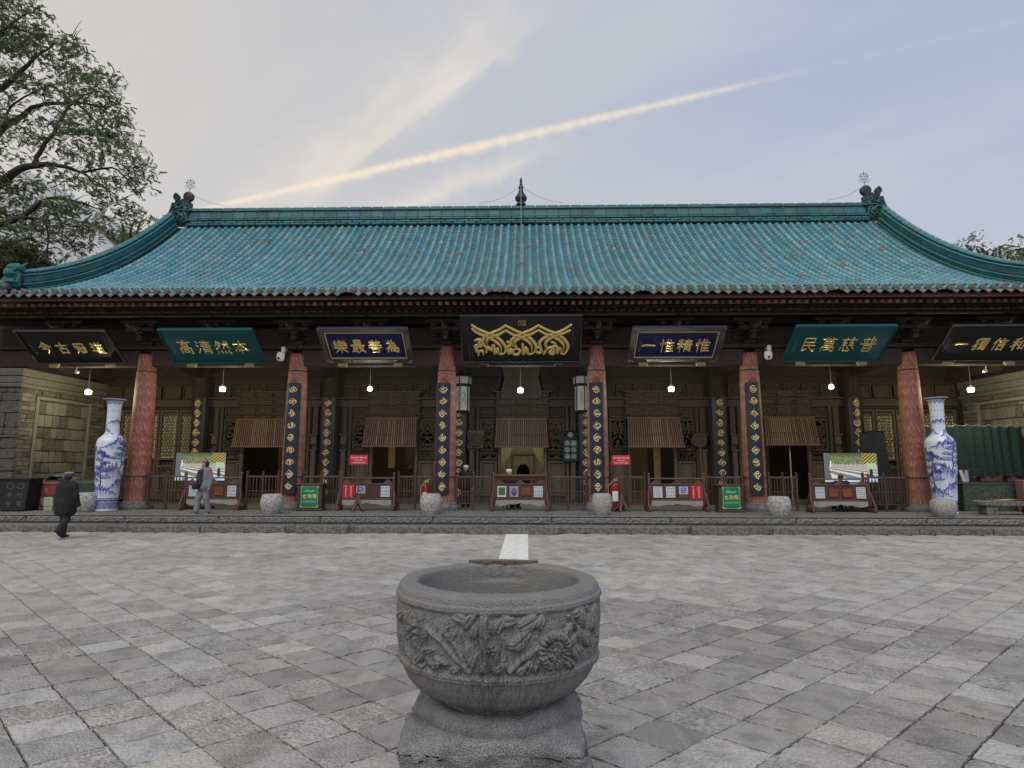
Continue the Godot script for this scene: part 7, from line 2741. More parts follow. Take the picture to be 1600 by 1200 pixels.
	o = thing("dark_shelf", "dark shelf against the green curtain carrying pinkish boxes", "shelf", Vector3(16.4, PY, -21.9))
	b = MB.new()
	b.box(Vector3(0, 0.90, 0), Vector3(3.6, 0.10, 0.4), 0.01)
	b.box(Vector3(0, 1.22, -0.1), Vector3(3.6, 0.12, 0.2), 0.01)
	part("board", b, M.dark, o)
	for s in [-1.5, 0.0, 1.5]:
		b = MB.new()
		b.box(Vector3(s, 0.42, 0), Vector3(0.1, 0.84, 0.3), 0.01)
		part("leg", b, M.dark, o)
	for k in 3:
		b = MB.new()
		b.box(Vector3([15.35, 16.2, 17.1][k], PY + 1.04, -21.80), Vector3([0.3, 0.52, 0.5][k], 0.18, 0.24), 0.015)
		tag(part("pink_box", b, mat(lin(0.15, 0.065, 0.072), 0.7)), ["small pinkish box at the left end of the dark shelf", "long pinkish box in the middle of the dark shelf", "pinkish box on the dark shelf at the right edge"][k], "box", "boxes on the shelf")
	b = MB.new()
	b.box(Vector3(16.75, PY + 0.52, -20.55), Vector3(0.85, 1.04, 0.35), 0.02)
	tag(part("pink_cabinet", b, mat(lin(0.22, 0.10, 0.10), 0.6, null)), "pinkish cabinet at the right edge beside the grey chest", "cabinet")
	o = thing("stone_bench", "grey stone bench at the right end of the porch with a brown board on it", "bench", Vector3(15.0, PY, -19.42))
	b = MB.new()
	rough_box(b, Vector3(0.35, 0.35, 0), Vector3(2.5, 0.15, 0.52), 0.006, 91)
	part("seat", b, M.step, o)
	for s in [-0.6, 0.75]:
		b = MB.new()
		rough_box(b, Vector3(s, 0.14, 0), Vector3(0.34, 0.27, 0.40), 0.01, 92)
		part("leg", b, M.step, o)
	b = MB.new()
	sheet(b, 16, 6, func(u: float, v: float) -> Vector3: return Vector3(14.55 + 1.1 * u, PY + 0.44 + 0.05 * pow(sin(u * 3.0), 2.0) * u, -19.62 + 0.42 * v + 0.02 * sin(u * 9.0)))
	tag(part("cardboard", b, M.card), "curled brown board lying on the right stone bench", "cardboard")
	for k in 2:
		b = MB.new()
		var x: float = [14.33, 14.62][k]
		sheet(b, 6, 10, func(u: float, v: float) -> Vector3: return Vector3(x - 0.02 + 0.10 * u + 0.10 * v * (1.0 - k), 1.78 - 0.38 * v, -20.4 - k * 0.15 + 0.03 * sin(u * 8.0)))
		tag(part("hung_cloth", b, M.cream_cloth if k == 0 else mat(lin(0.42, 0.38, 0.55), 0.85)), ["cream cloth hanging just right of the right vase", "lavender cloth hanging right of the cream one by the right vase"][k], "cloth", "cloths by the right vase")
	b = MB.new()
	b.tube([Vector3(14.2, 1.80, -20.45), Vector3(15.0, 1.80, -20.52), Vector3(15.8, 1.78, -20.6)], 0.008, 4)
	tag(part("drying_cord", b, M.iron), "thin dark cord carrying the two cloths by the right vase", "cord")
	# tall thing under a black cloth behind the right screen
	o = thing("black_cover", "tall object under a dark cloth behind the right screen", "cloth cover", Vector3(12.36, PY, -21.75))
	b = MB.new()
	sheet(b, 40, 16, func(u: float, v: float) -> Vector3:
		var a := u * TAU
		var w := 0.42 + 0.18 * v + 0.03 * sin(a * 7.0) * v
		return Vector3(cos(a) * w, 2.68 * (1.0 - v), sin(a) * (0.22 + 0.12 * v + 0.02 * sin(a * 9.0) * v)))
	sheet(b, 8, 8, func(u: float, v: float) -> Vector3: return Vector3((u - 0.5) * 0.8, 2.68 + 0.03 * sin(u * PI), (v - 0.5) * 0.4))
	part("cloth", b, M.black_cloth, o)


# ---------------------------------------------------------------- small things in the porch
func make_small_things() -> void:
	# bamboo blinds propped outwards over the five doorways
	var bl := [[-10.57, 1.98, 3.72, 2.64], [-5.25, 2.04, 3.76, 2.66], [-0.03, 2.02, 3.74, 2.64], [5.22, 2.08, 3.77, 2.64], [10.53, 1.98, 3.79, 2.72]]
	var whose := ["left screen doorway", "doorway left of the centre", "central doorway", "doorway right of the centre", "right screen doorway"]
	for k in 5:
		var e: Array = bl[k]
		var o := thing("bamboo_blind", "reddish slatted blind half covering the %s" % whose[k], "blind", Vector3(e[0], e[2], ZI + 0.32), 0.0, "blinds over the doorways")
		var h: float = e[2] - e[3]
		var lean := 0.16 + 0.14 * (absi(k - 2) % 2) + 0.03 * k
		var n := 25
		for j in n:
			var b := MB.new()
			var f := (j + 0.5) / n - 0.5
			var top := Vector3(f * e[1], 0, 0)
			var bot := Vector3(f * e[1] * 1.05, -h, lean)
			var d := (bot - top)
			b.box((top + bot) * 0.5, Vector3(e[1] / n * (0.50 if j % 2 else 0.58), d.length(), 0.02), 0.0, Basis(Vector3(1, 0, 0), -d.normalized(), Vector3(0, lean, h).normalized()))
			var pale: bool = [j > 9 and j < 17, j == 13 or j == 14, false, j > 10 and j < 16, j > 2 and j < 12][k]
			part("slat", b, M.bamboo2 if pale or rng.randf() < 0.12 else M.bamboo, o)
		var b := MB.new()
		sheet(b, 10, 2, func(u: float, v: float) -> Vector3: return Vector3((u - 0.5) * e[1] * (1.0 + 0.05 * v), -h * v, lean * v - 0.016))
		part("backing", b, M.dark, o)
		for q in [[0.03, 0.05], [-0.55, 0.022], [-1.0, 0.055]]:
			b = MB.new()
			var v: float = -minf(q[0], 0.0)
			b.box(Vector3(0, -h * v + maxf(q[0], 0.0), lean * v + 0.012), Vector3(e[1] * (1.0 + 0.05 * v) + 0.03, q[1], 0.045), 0.01)
			part("bar", b, M.bamboo, o)
	# carved pendant board over the central doorway
	var b := MB.new()
	var q := PackedVector2Array()
	for p in [[-0.80, 5.95], [-0.76, 5.6], [-0.70, 5.35], [-0.78, 5.1], [-0.83, 4.9], [-0.84, 4.56], [0.78, 4.56], [0.77, 4.9], [0.72, 5.1], [0.64, 5.35], [0.70, 5.6], [0.74, 5.95]]:
		q.append(Vector2(p[0], p[1]))
	b.extrude(q, 0.16, T(0, 0, ZI + 0.35))
	relief(b, -0.72, 0.66, 4.62, 5.9, ZI + 0.50, 0.06, 801)
	for s in [-0.36, -0.05, 0.26]:
		b.tube([Vector3(s, 4.62, ZI + 0.55), Vector3(s + 0.02, 5.3, ZI + 0.58), Vector3(s, 5.9, ZI + 0.55)], 0.035, 6)
	tag(part("carved_pendant", b, M.carved), "big carved wooden pendant board above the central doorway behind the lamp", "carved board")
	# palace lanterns either side of the central bay
	for s in [-1.0, 1.0]:
		var o := thing("palace_lantern", "six-sided hanging lantern with pale painted panels %s" % ("partly hidden by the column left of the centre" if s < 0 else "partly hidden by the column right of the centre"), "lantern", Vector3(s * 2.36 + 0.0, 4.02, -23.7), 0.2 * s, "lanterns of the central bay")
		b = MB.new()
		for k in 6:
			var a := TAU * k / 6.0
			var c := Vector3(sin(a), 0, cos(a))
			b.box(c * 0.30 + Vector3(0, 0.5, 0), Vector3(0.035, 1.05, 0.035), 0.0, Basis(Vector3.UP, a))
			b.box(c * 0.36 + Vector3(0, 1.20, 0), Vector3(0.04, 0.32, 0.04), 0.0, Basis(Vector3.UP, a))
		b.lathe([Vector2(0.38, 1.36), Vector2(0.40, 1.40), Vector2(0.30, 1.44), Vector2(0.0, 1.46)], 6)
		b.lathe([Vector2(0.30, 1.0), Vector2(0.39, 1.03), Vector2(0.39, 1.07), Vector2(0.30, 1.08)], 6)
		b.lathe([Vector2(0.0, -0.05), Vector2(0.28, -0.04), Vector2(0.33, 0.0), Vector2(0.28, 0.03)], 6)
		b.tube([Vector3(0, 1.45, 0), Vector3(0, 2.3, 0)], 0.015, 5)
		part("frame", b, M.iron, o)
		for k in 6:
			var a := TAU * (k + 0.5) / 6.0
			b = MB.new()
			b.box(Vector3(sin(a), 0, cos(a)) * 0.255 + Vector3(0, 0.5, 0), Vector3(0.27, 0.94, 0.012), 0.0, Basis(Vector3.UP, a))
			var pn := part("pane", b, mat(lin(0.46, 0.46, 0.38), 0.5), o)
			b = MB.new()
			var g := Transform3D(Basis(Vector3.UP, a), Vector3(sin(a), 0, cos(a)) * 0.262)
			for l in [[[0, 0.2], [0.08, 0.35], [0.03, 0.6], [0.06, 0.8]], [[-0.08, 0.3], [0.0, 0.45], [-0.07, 0.6]], [[-0.05, 0.75], [0.02, 0.68], [0.09, 0.55]]]:
				var pts := PackedVector2Array()
				for p in l:
					pts.append(Vector2(p[0], p[1]))
				b.stroke(smooth(pts), 0.02, 0.003, g)
			part("painting", b, M.iron, pn)
			b = MB.new()
			b.box(Vector3(sin(a), 0, cos(a)) * 0.315 + Vector3(0, 1.21, 0), Vector3(0.32, 0.26, 0.012), 0.0, Basis(Vector3.UP, a))
			part("pane", b, mat(lin(0.40, 0.40, 0.34), 0.5), o)
	# board with six prayer-time dials
	var o := thing("dial_board", "dark arched board with six round dials right of the central doorway", "clock board", Vector3(1.92, 2.08, ZI + 0.22))
	b = MB.new()
	frame(b, -0.31, 0.31, 0.0, 0.92, 0.0, 0.05, 0.07)
	b.box(Vector3(0, 0.46, -0.02), Vector3(0.54, 0.84, 0.03))
	part("frame", b, mat(lin(0.012, 0.035, 0.03), 0.4), o)
	b = MB.new()
	var arc := []
	for k in 13:
		var a := PI * k / 12.0
		arc.append(Vector3(cos(a) * 0.36, 0.93 + sin(a) * 0.30, 0))
	b.tube(arc, 0.03, 6)
	b.box(Vector3(0, 0.945, 0), Vector3(0.72, 0.04, 0.07), 0.01)
	part("arch", b, mat(lin(0.012, 0.035, 0.03), 0.4), o)
	for k in 7:
		b = MB.new()
		var c := Vector2(-0.13 + 0.26 * (k % 2), 0.20 + 0.26 * (k / 2)) if k < 6 else Vector2(0, 1.06)
		b.lathe([Vector2(0.0, 0.02), Vector2(0.085, 0.02), Vector2(0.095, 0.03), Vector2(0.105, 0.02), Vector2(0.105, 0.0)], 16)
		for j in b.v.size():
			b.v[j] = Vector3(b.v[j].x + c.x, b.v[j].z + c.y, b.v[j].y)
		if k == 5:
			b = MB.new()
			b.box(Vector3(c.x, c.y, 0.01), Vector3(0.22, 0.2, 0.02))
		var dl := part("dial", b, mat(lin(0.26, 0.30, 0.28), 0.4) if k != 5 else mat(lin(0.16, 0.34, 0.30), 0.4), o)
		if k != 5:
			b = MB.new()
			b.stroke(PackedVector2Array([c, c + Vector2(0.04, 0.05).rotated(k)]), 0.012, 0.004, T(0, 0, 0.021), 1, 1)
			b.stroke(PackedVector2Array([c, c + Vector2(-0.06, 0.03).rotated(k * 2.0)]), 0.009, 0.004, T(0, 0, 0.021), 1, 1)
			for j in 12:
				var a := TAU * j / 12.0
				b.stroke(PackedVector2Array([c + Vector2(cos(a), sin(a)) * 0.068, c + Vector2(cos(a), sin(a)) * 0.08]), 0.008, 0.002, T(0, 0, 0.021), 1, 1)
			part("hand", b, M.iron, dl)
	# carved round plaques
	for s in [-1.0, 1.0]:
		o = thing("round_carving", "round carved wooden plaque on a square back, left of the central doorway" if s < 0 else "round openwork wooden fan on a stem, right of the doorway right of the centre", "carving", Vector3(-1.88, 2.95, ZI + 0.2) if s < 0 else Vector3(6.99, 2.92, ZI + 0.3))
		b = MB.new()
		b.lathe([Vector2(0.0, 0.03), Vector2(0.1, 0.045), Vector2(0.12, 0.025), Vector2(0.2, 0.03), Vector2(0.23, 0.05), Vector2(0.27, 0.06), Vector2(0.30, 0.04), Vector2(0.30, 0.0)], 24)
		for k in 8:
			var a := TAU * k / 8.0
			blob(b, Vector3(cos(a) * 0.165, 0.03, sin(a) * 0.165), Vector3(0.05, 0.03, 0.05), k, 0.2, 6)
		for j in b.v.size():
			b.v[j] = Vector3(b.v[j].x, b.v[j].z, b.v[j].y)
		part("disc", b, M.carved, o)
		b = MB.new()
		if s < 0:
			b.box(Vector3(0, 0, -0.02), Vector3(0.66, 0.72, 0.03), 0.01)
			part("backing", b, M.wood2, o)
		else:
			b.tube([Vector3(0.02, -0.3, -0.02), Vector3(0.05, -1.2, -0.02), Vector3(0.05, -2.45, -0.02)], 0.05, 6)
			part("stem", b, M.wood2, o)
	# cameras
	for s in [-1.0, 1.0]:
		o = thing("dome_camera", "white dome camera hanging beside the second column from the %s" % ("left" if s < 0 else "right"), "camera", Vector3(-8.24, 5.55, -20.25) if s < 0 else Vector3(8.29, 5.55, -20.25), 0.0, "dome cameras")
		b = MB.new()
		b.lathe([Vector2(0.0, -0.11), Vector2(0.07, -0.10), Vector2(0.115, -0.05), Vector2(0.13, 0.02), Vector2(0.13, 0.13), Vector2(0.10, 0.19), Vector2(0.0, 0.21)], 16)
		part("housing", b, M.white, o)
		b = MB.new()
		b.box(Vector3(0.06, 0.30, -0.06), Vector3(0.12, 0.20, 0.12), 0.02)
		b.box(Vector3(0.06, 0.34, -0.18), Vector3(0.09, 0.09, 0.24), 0.01)
		part("bracket", b, M.white, o)
		b = MB.new()
		b.lathe([Vector2(0.0, 0.0), Vector2(0.04, 0.0), Vector2(0.045, 0.02), Vector2(0.0, 0.03)], 10)
		for j in b.v.size():
			b.v[j] = Vector3(b.v[j].x - 0.02, b.v[j].z - 0.03, 0.105 + b.v[j].y)
		part("lens", b, M.black, o)
		o = thing("bullet_camera", "small pale bullet camera under the beam near the %s brick wall" % ("left" if s < 0 else "right"), "camera", Vector3(-15.55, 5.16, -20.6) if s < 0 else Vector3(15.65, 5.12, -20.6), -s * 0.9, "bullet cameras")
		b = MB.new()
		b.tube([Vector3(0, 0, -0.10), Vector3(0, -0.03, 0.14)], 0.05, 8)
		part("housing", b, M.white, o)
		b = MB.new()
		b.tube([Vector3(0, 0.02, -0.06), Vector3(0, 0.12, -0.1), Vector3(0, 0.16, -0.1)], 0.02, 6)
		part("bracket", b, M.white, o)
	# fire extinguishers by the fence
	for k in 2:
		o = thing("fire_extinguisher", "red fire extinguisher with yellow tags behind the drum stool left of the centre" if k == 0 else "big red fire extinguisher by the fence behind the right red sign", "fire extinguisher", Vector3(-3.19, PY, -20.35) if k == 0 else Vector3(3.08, PY, -20.45))
		var r := 0.12 if k == 0 else 0.17
		var hh := 0.72 if k == 0 else 0.78
		b = MB.new()
		b.lathe([Vector2(0.0, 0.0), Vector2(r, 0.02), Vector2(r, hh), Vector2(r * 0.8, hh + 0.09), Vector2(0.04, hh + 0.14), Vector2(0.04, hh + 0.2), Vector2(0, hh + 0.2)], 16)
		part("cylinder", b, M.red_ext, o)
		b = MB.new()
		b.box(Vector3(0.0, hh * 0.62, r - 0.008), Vector3(r * 1.1, hh * 0.42, 0.03), 0.008)
		part("label", b, M.paper, o)
		b = MB.new()
		b.box(Vector3(0.03, hh + 0.22, 0.0), Vector3(0.18, 0.03, 0.03), 0.006)
		b.box(Vector3(0.05, hh + 0.27, 0.0), Vector3(0.16, 0.025, 0.03), 0.006, Basis(Vector3.BACK, 0.25))
		b.tube([Vector3(-0.04, hh + 0.18, 0), Vector3(-r - 0.03, hh + 0.05, 0), Vector3(-r - 0.04, hh * 0.4, 0)], 0.014, 6)
		part("valve", b, mat(lin(0.5, 0.36, 0.06), 0.5) if k == 0 else M.steel, o)
	# curtains drawn back inside the central doorway
	for s in [-1.0, 1.0]:
		b = MB.new()
		sheet(b, 36, 14, func(u: float, v: float) -> Vector3:
			var x0 := 0.0 if s < 0 else 0.0
			var wide := lerpf(0.85, 0.16, pow(v, 1.5))
			var x: float = s * (0.92 - wide * u)
			return Vector3(x, 3.9 - 2.0 * v - 0.30 * u * v * (1.0 - v) * 0.0 - 0.2 * (1.0 - u) * v, ZI - 1.0 + 0.05 * sin(u * 40.0)))
		tag(part("cream_curtain", b, M.cream_cloth), "cream curtain drawn to the %s inside the central doorway" % ("left" if s < 0 else "right"), "curtain", "cream curtains")
	# gilt uprights seen through two doorways
	for k in 2:
		b = MB.new()
		var x: float = [-5.63, 5.72][k]
		b.box(Vector3(x, 2.2 if k else 2.9, -26.1), Vector3(0.28, 3.4 if k else 2.2, 0.05), 0.01)
		relief(b, x - 0.12, x + 0.12, 0.7 if k else 2.0, 3.8, -26.07, 0.03, 640 + k)
		tag(part("gilt_panel", b, mat(lin(0.62, 0.46, 0.18), 0.45, null, Vector3.ONE, null, 0.0, 0.3)), "narrow gilt carved upright inside the %s" % whose[1 + 2 * k], "carved panel")
	# plain screens and boards inside the doorways
	for k in 4:
		b = MB.new()
		var x: float = [-10.2, -4.8, 5.0, 10.1][k]
		b.box(Vector3(x, 1.9, -26.4), Vector3([0.9, 0.6, 0.75, 0.9][k], 2.9, 0.06), 0.01)
		tag(part("inner_screen", b, mat(lin(0.17, 0.095, 0.05), 0.6)), "brown wooden screen standing inside the %s" % whose[[0, 1, 3, 4][k]], "screen")
	b = MB.new()
	b.box(Vector3(10.52, 1.55, ZI + 0.25), Vector3(0.05, 2.2, 0.05), 0.01)
	tag(part("pale_pole", b, mat(lin(0.4, 0.33, 0.2), 0.6)), "pale thin pole standing in the right screen doorway", "pole")


# ---------------------------------------------------------------- people
# a body is one skin over tapered bones joined by a smooth minimum, meshed as surface nets
func nets(b: MB, bones: Array, cell: float, blend: float) -> void:
	var lo := Vector3.ONE * 1e9
	var hi := -lo
	for q in bones:
		var m: float = maxf(q[2], q[3]) + blend + cell * 2.0
		for e in 2:
			lo = lo.min(q[e] - Vector3.ONE * m)
			hi = hi.max(q[e] + Vector3.ONE * m)
	var n := Vector3i(((hi - lo) / cell).ceil()) + Vector3i.ONE
	var f := PackedFloat32Array()
	f.resize(n.x * n.y * n.z)
	f.fill(10.0)
	for q in bones:
		var a: Vector3 = q[0]
		var ab: Vector3 = (q[1] as Vector3) - a
		var l := maxf(ab.length_squared(), 1e-9)
		var m: float = maxf(q[2], q[3]) + blend + cell
		var i0 := Vector3i((((q[0] as Vector3).min(q[1]) - Vector3.ONE * m - lo) / cell).floor()).clamp(Vector3i.ZERO, n - Vector3i.ONE)
		var i1 := Vector3i((((q[0] as Vector3).max(q[1]) + Vector3.ONE * m - lo) / cell).ceil()).clamp(Vector3i.ZERO, n - Vector3i.ONE)
		for z in range(i0.z, i1.z + 1):
			for y in range(i0.y, i1.y + 1):
				var row := (z * n.y + y) * n.x
				for x in range(i0.x, i1.x + 1):
					var p := lo + Vector3(x, y, z) * cell
					var t := clampf((p - a).dot(ab) / l, 0.0, 1.0)
					var d: float = p.distance_to(a + ab * t) - lerpf(q[2], q[3], t)
					var o := f[row + x]
					var h := maxf(blend - absf(o - d), 0.0) / blend
					f[row + x] = minf(o, d) - h * h * blend * 0.25
	var idx := {}
	var off := [0, 1, n.x, n.x + 1, n.x * n.y, n.x * n.y + 1, n.x * n.y + n.x, n.x * n.y + n.x + 1]
	var corner := [Vector3(0, 0, 0), Vector3(1, 0, 0), Vector3(0, 1, 0), Vector3(1, 1, 0), Vector3(0, 0, 1), Vector3(1, 0, 1), Vector3(0, 1, 1), Vector3(1, 1, 1)]
	var edges := [[0, 1], [2, 3], [4, 5], [6, 7], [0, 2], [1, 3], [4, 6], [5, 7], [0, 4], [1, 5], [2, 6], [3, 7]]
	for z in n.z - 1:
		for y in n.y - 1:
			for x in n.x - 1:
				var at := (z * n.y + y) * n.x + x
				var v0 := f[at]
				if v0 > cell * 2.0:
					continue
				var inside := 0
				for k in 8:
					if f[at + off[k]] < 0.0:
						inside += 1
				if inside == 0 or inside == 8:
					continue
				var s := Vector3.ZERO
				var c := 0
				for e in edges:
					var fa := f[at + off[e[0]]]
					var fb := f[at + off[e[1]]]
					if (fa < 0.0) != (fb < 0.0):
						s += (corner[e[0]] as Vector3).lerp(corner[e[1]], fa / (fa - fb))
						c += 1
				idx[at] = b.v.size()
				b.v.append(lo + (Vector3(x, y, z) + s / c) * cell)
	var st := [1, n.x, n.x * n.y]
	for at in idx:
		for ax in 3:
			var u: int = st[(ax + 1) % 3]
			var w: int = st[(ax + 2) % 3]
			if (f[at] < 0.0) == (f[at + st[ax]] < 0.0):
				continue
			if not (idx.has(at - u) and idx.has(at - w) and idx.has(at - u - w)):
				continue
			var q := [idx[at], idx[at - u], idx[at - u - w], idx[at - w]]
			if f[at] < 0.0:
				b.i.append_array([q[0], q[2], q[1], q[0], q[3], q[2]])
			else:
				b.i.append_array([q[0], q[1], q[2], q[0], q[2], q[3]])

func hand_bones(wrist: Vector3, dir: Vector3, palm: Vector3, side: float) -> Array:
	# palm, four unequal curled fingers and a thumb that leaves the side of the palm
	var d := dir.normalized()
	var n := palm.normalized()
	var s := d.cross(n).normalized() * side
	var o := [[wrist, wrist + d * 0.075, 0.024, 0.028], [wrist + d * 0.03 + s * 0.018, wrist + d * 0.08 + s * 0.026, 0.018, 0.014], [wrist + d * 0.03 - s * 0.018, wrist + d * 0.078 - s * 0.026, 0.018, 0.013]]
	for k in 4:
		var x := 0.027 - 0.018 * k
		var l: float = [0.062, 0.072, 0.067, 0.052][k]
		var a := wrist + d * 0.085 + s * x
		var e := a + (d * 0.93 + n * 0.35).normalized() * l * 0.5
		var g := e + (d * 0.6 + n * 0.8).normalized() * l * 0.32
		var t := g + (d * 0.2 + n * 0.98).normalized() * l * 0.24
		o.append_array([[a, e, 0.0092, 0.0085], [e, g, 0.0085, 0.0078], [g, t, 0.0078, 0.0066]])
	var tb := wrist + d * 0.025 + s * 0.026
	var tm := tb + (d * 0.6 + s * 0.55 + n * 0.3).normalized() * 0.04
	o.append_array([[tb, tm, 0.014, 0.0105], [tm, tm + (d * 0.85 + n * 0.45).normalized() * 0.032, 0.0105, 0.0085]])
	return o

func figure(o: Node3D, J: Dictionary, look: Dictionary) -> void:
	var H: Vector3 = J.head
	var fw: Vector3 = J.get("face", Vector3(0, 0, 1))
	var rt := Vector3.UP.cross(fw).normalized()
	var b := MB.new()
	var bones := [[J.pelvis, J.chest, 0.125, 0.135], [J.chest, J.neck, 0.12, 0.06], [J.neck, H - Vector3(0, 0.06, 0), 0.052, 0.05]]
	for s in ["l", "r"]:
		bones.append_array([[J.chest + Vector3(0, 0.06, 0), J["sh_" + s], 0.08, 0.058], [J["sh_" + s], J["el_" + s], 0.052, 0.040], [J["el_" + s], J["wr_" + s], 0.039, 0.026],
			[J.pelvis, J["hip_" + s], 0.115, 0.10], [J["hip_" + s], J["kn_" + s], 0.085, 0.055], [J["kn_" + s], J["an_" + s], 0.054, 0.036], [J["an_" + s], J["to_" + s], 0.040, 0.030]])
	nets(b, bones, 0.024, 0.05)
	# head: skull, jaw, nose, brow, chin, ears
	var hb := [[H + fw * -0.012 + Vector3(0, 0.03, 0), H + fw * 0.02 + Vector3(0, 0.03, 0), 0.088, 0.082], [H + fw * 0.03, H + fw * 0.052 - Vector3(0, 0.078, 0), 0.066, 0.040], [H + Vector3(0, 0.0, 0), H - Vector3(0, 0.10, 0) - fw * 0.01, 0.06, 0.05],
		[H + fw * 0.098 + Vector3(0, 0.012, 0), H + fw * 0.112 - Vector3(0, 0.022, 0), 0.010, 0.015]]
	for s in [-1.0, 1.0]:
		hb.append([H + rt * s * 0.088 + Vector3(0, 0.01, 0), H + rt * s * 0.088 - Vector3(0, 0.028, 0), 0.014, 0.011])
		hb.append([H + rt * s * 0.045 + fw * 0.070 - Vector3(0, 0.025, 0), H + rt * s * 0.03 + fw * 0.078 - Vector3(0, 0.04, 0), 0.022, 0.02])
	nets(b, hb, 0.009, 0.022)
	for s in ["l", "r"]:
		var w: Vector3 = J["wr_" + s]
		var d: Vector3 = (w - (J["el_" + s] as Vector3)).normalized()
		nets(b, hand_bones(w, d, J.get("palm_" + s, Vector3(-0.8 if s == "l" else 0.8, 0, 0.3)), 1.0 if s == "l" else -1.0), 0.0055, 0.008)
	part("body", b, M.skin, o)
	# face
	b = MB.new()
	for s in [-1.0, 1.0]:
		blob(b, H + rt * s * 0.034 + fw * 0.092 + Vector3(0, 0.012, 0), Vector3(0.014, 0.008, 0.010), 2, 0.0, 6)
		b.tube([H + rt * s * 0.018 + fw * 0.100 + Vector3(0, 0.034, 0), H + rt * s * 0.05 + fw * 0.088 + Vector3(0, 0.036, 0)], 0.005, 5)
	part("eyes", b, M.eye, o)
	b = MB.new()
	b.tube([H + rt * -0.022 + fw * 0.092 - Vector3(0, 0.050, 0), H + fw * 0.101 - Vector3(0, 0.049, 0), H + rt * 0.022 + fw * 0.092 - Vector3(0, 0.050, 0)], 0.0065, 6)
	part("mouth", b, M.lip, o)
	# trousers
	b = MB.new()
	var r: float = look.get("leg", 0.10)
	var tb := [[J.pelvis + Vector3(0, 0.04, 0), J.pelvis - Vector3(0, 0.02, 0), 0.145, 0.15]]
	for s in ["l", "r"]:
		tb.append_array([[J.pelvis, J["hip_" + s], 0.14, 0.125], [J["hip_" + s], J["kn_" + s], r * 1.12, r * 0.92], [J["kn_" + s], (J["an_" + s] as Vector3) + Vector3(0, 0.02, 0), r * 0.9, r * 0.78]])
	nets(b, tb, 0.022, 0.04)
	part("trousers", b, look.trousers, o)
	# coat or hoodie
	b = MB.new()
	var cb := []
	var cr: float = look.get("girth", 0.155)
	for s in [-1.0, 1.0]:
		var sx: Vector3 = rt * 0.0 + Vector3(s * 0.075, 0, 0)
		cb.append([J.chest + sx + Vector3(0, 0.03, 0), J.pelvis + sx, cr, cr * 1.03])
		cb.append([J.pelvis + sx, J.pelvis + sx - Vector3(0, look.get("hem", 0.1), 0), cr * 1.03, cr * 1.0])
	cb.append([J.chest + Vector3(0, 0.02, 0), J.neck - Vector3(0, 0.02, 0), 0.15, 0.085])
	for s in ["l", "r"]:
		cb.append_array([[J.chest + Vector3(0, 0.06, 0), J["sh_" + s], 0.11, 0.088], [J["sh_" + s], J["el_" + s], 0.086, 0.072], [J["el_" + s], (J["wr_" + s] as Vector3).lerp(J["el_" + s], 0.08), 0.070, 0.056]])
	if look.get("hood", true):
		cb.append([J.neck + Vector3(-0.07, 0.0, -0.06), J.neck + Vector3(0.07, 0.0, -0.06), 0.07, 0.07])
		cb.append([J.neck + Vector3(0, 0.02, -0.09), J.neck + Vector3(0, -0.09, -0.12), 0.07, 0.06])
	nets(b, cb, 0.022, 0.055)
	part("coat", b, look.coat, o)
	if look.has("shirt"):
		b = MB.new()
		nets(b, [[J.chest + Vector3(-0.065, 0.07, 0.115), J.pelvis + Vector3(-0.07, 0.06, 0.13), 0.11, 0.115], [J.chest + Vector3(0.03, 0.07, 0.12), J.pelvis + Vector3(0.03, 0.06, 0.135), 0.11, 0.115]], 0.022, 0.04)
		part("shirt", b, look.shirt, o)
	# shoes
	for s in ["l", "r"]:
		b = MB.new()
		var a: Vector3 = J["an_" + s]
		var t: Vector3 = J["to_" + s]
		nets(b, [[a - Vector3(0, 0.03, 0), t + Vector3(0, 0.012, 0), 0.050, 0.042], [a + Vector3(0, 0.0, -0.01), a - Vector3(0, 0.04, 0), 0.048, 0.048]], 0.013, 0.02)
		var sh := part("shoe", b, look.get("shoe", M.trousers_black), o)
		b = MB.new()
		var d := (t - a).normalized()
		var up := d.cross(Vector3.RIGHT).normalized()
		if up.y > 0:
			up = -up
		nets(b, [[a + up * 0.062 - d * 0.03, t + up * 0.028 + d * 0.02, 0.024, 0.022], [a + up * 0.062 + Vector3(0.02, 0, 0), t + up * 0.028 + Vector3(0.022, 0, 0), 0.02, 0.02], [a + up * 0.062 - Vector3(0.02, 0, 0), t + up * 0.028 - Vector3(0.022, 0, 0), 0.02, 0.02]], 0.011, 0.012)
		part("sole", b, look.get("sole", M.sole), sh)
	# hair or cap
	b = MB.new()
	if look.get("hair", true):
		nets(b, [[H + fw * -0.02 + Vector3(0, 0.055, 0), H + fw * 0.035 + Vector3(0, 0.068, 0), 0.088, 0.062], [H + fw * -0.045 + Vector3(0, 0.02, 0), H + fw * -0.05 - Vector3(0, 0.045, 0), 0.078, 0.055], [H + rt * 0.06 - fw * 0.01 + Vector3(0, 0.03, 0), H + rt * 0.075 - fw * 0.015 - Vector3(0, 0.015, 0), 0.04, 0.025], [H - rt * 0.06 - fw * 0.01 + Vector3(0, 0.03, 0), H - rt * 0.075 - fw * 0.015 - Vector3(0, 0.015, 0), 0.04, 0.025]], 0.011, 0.03)
		part("hair", b, look.get("hair_m", M.hair), o)
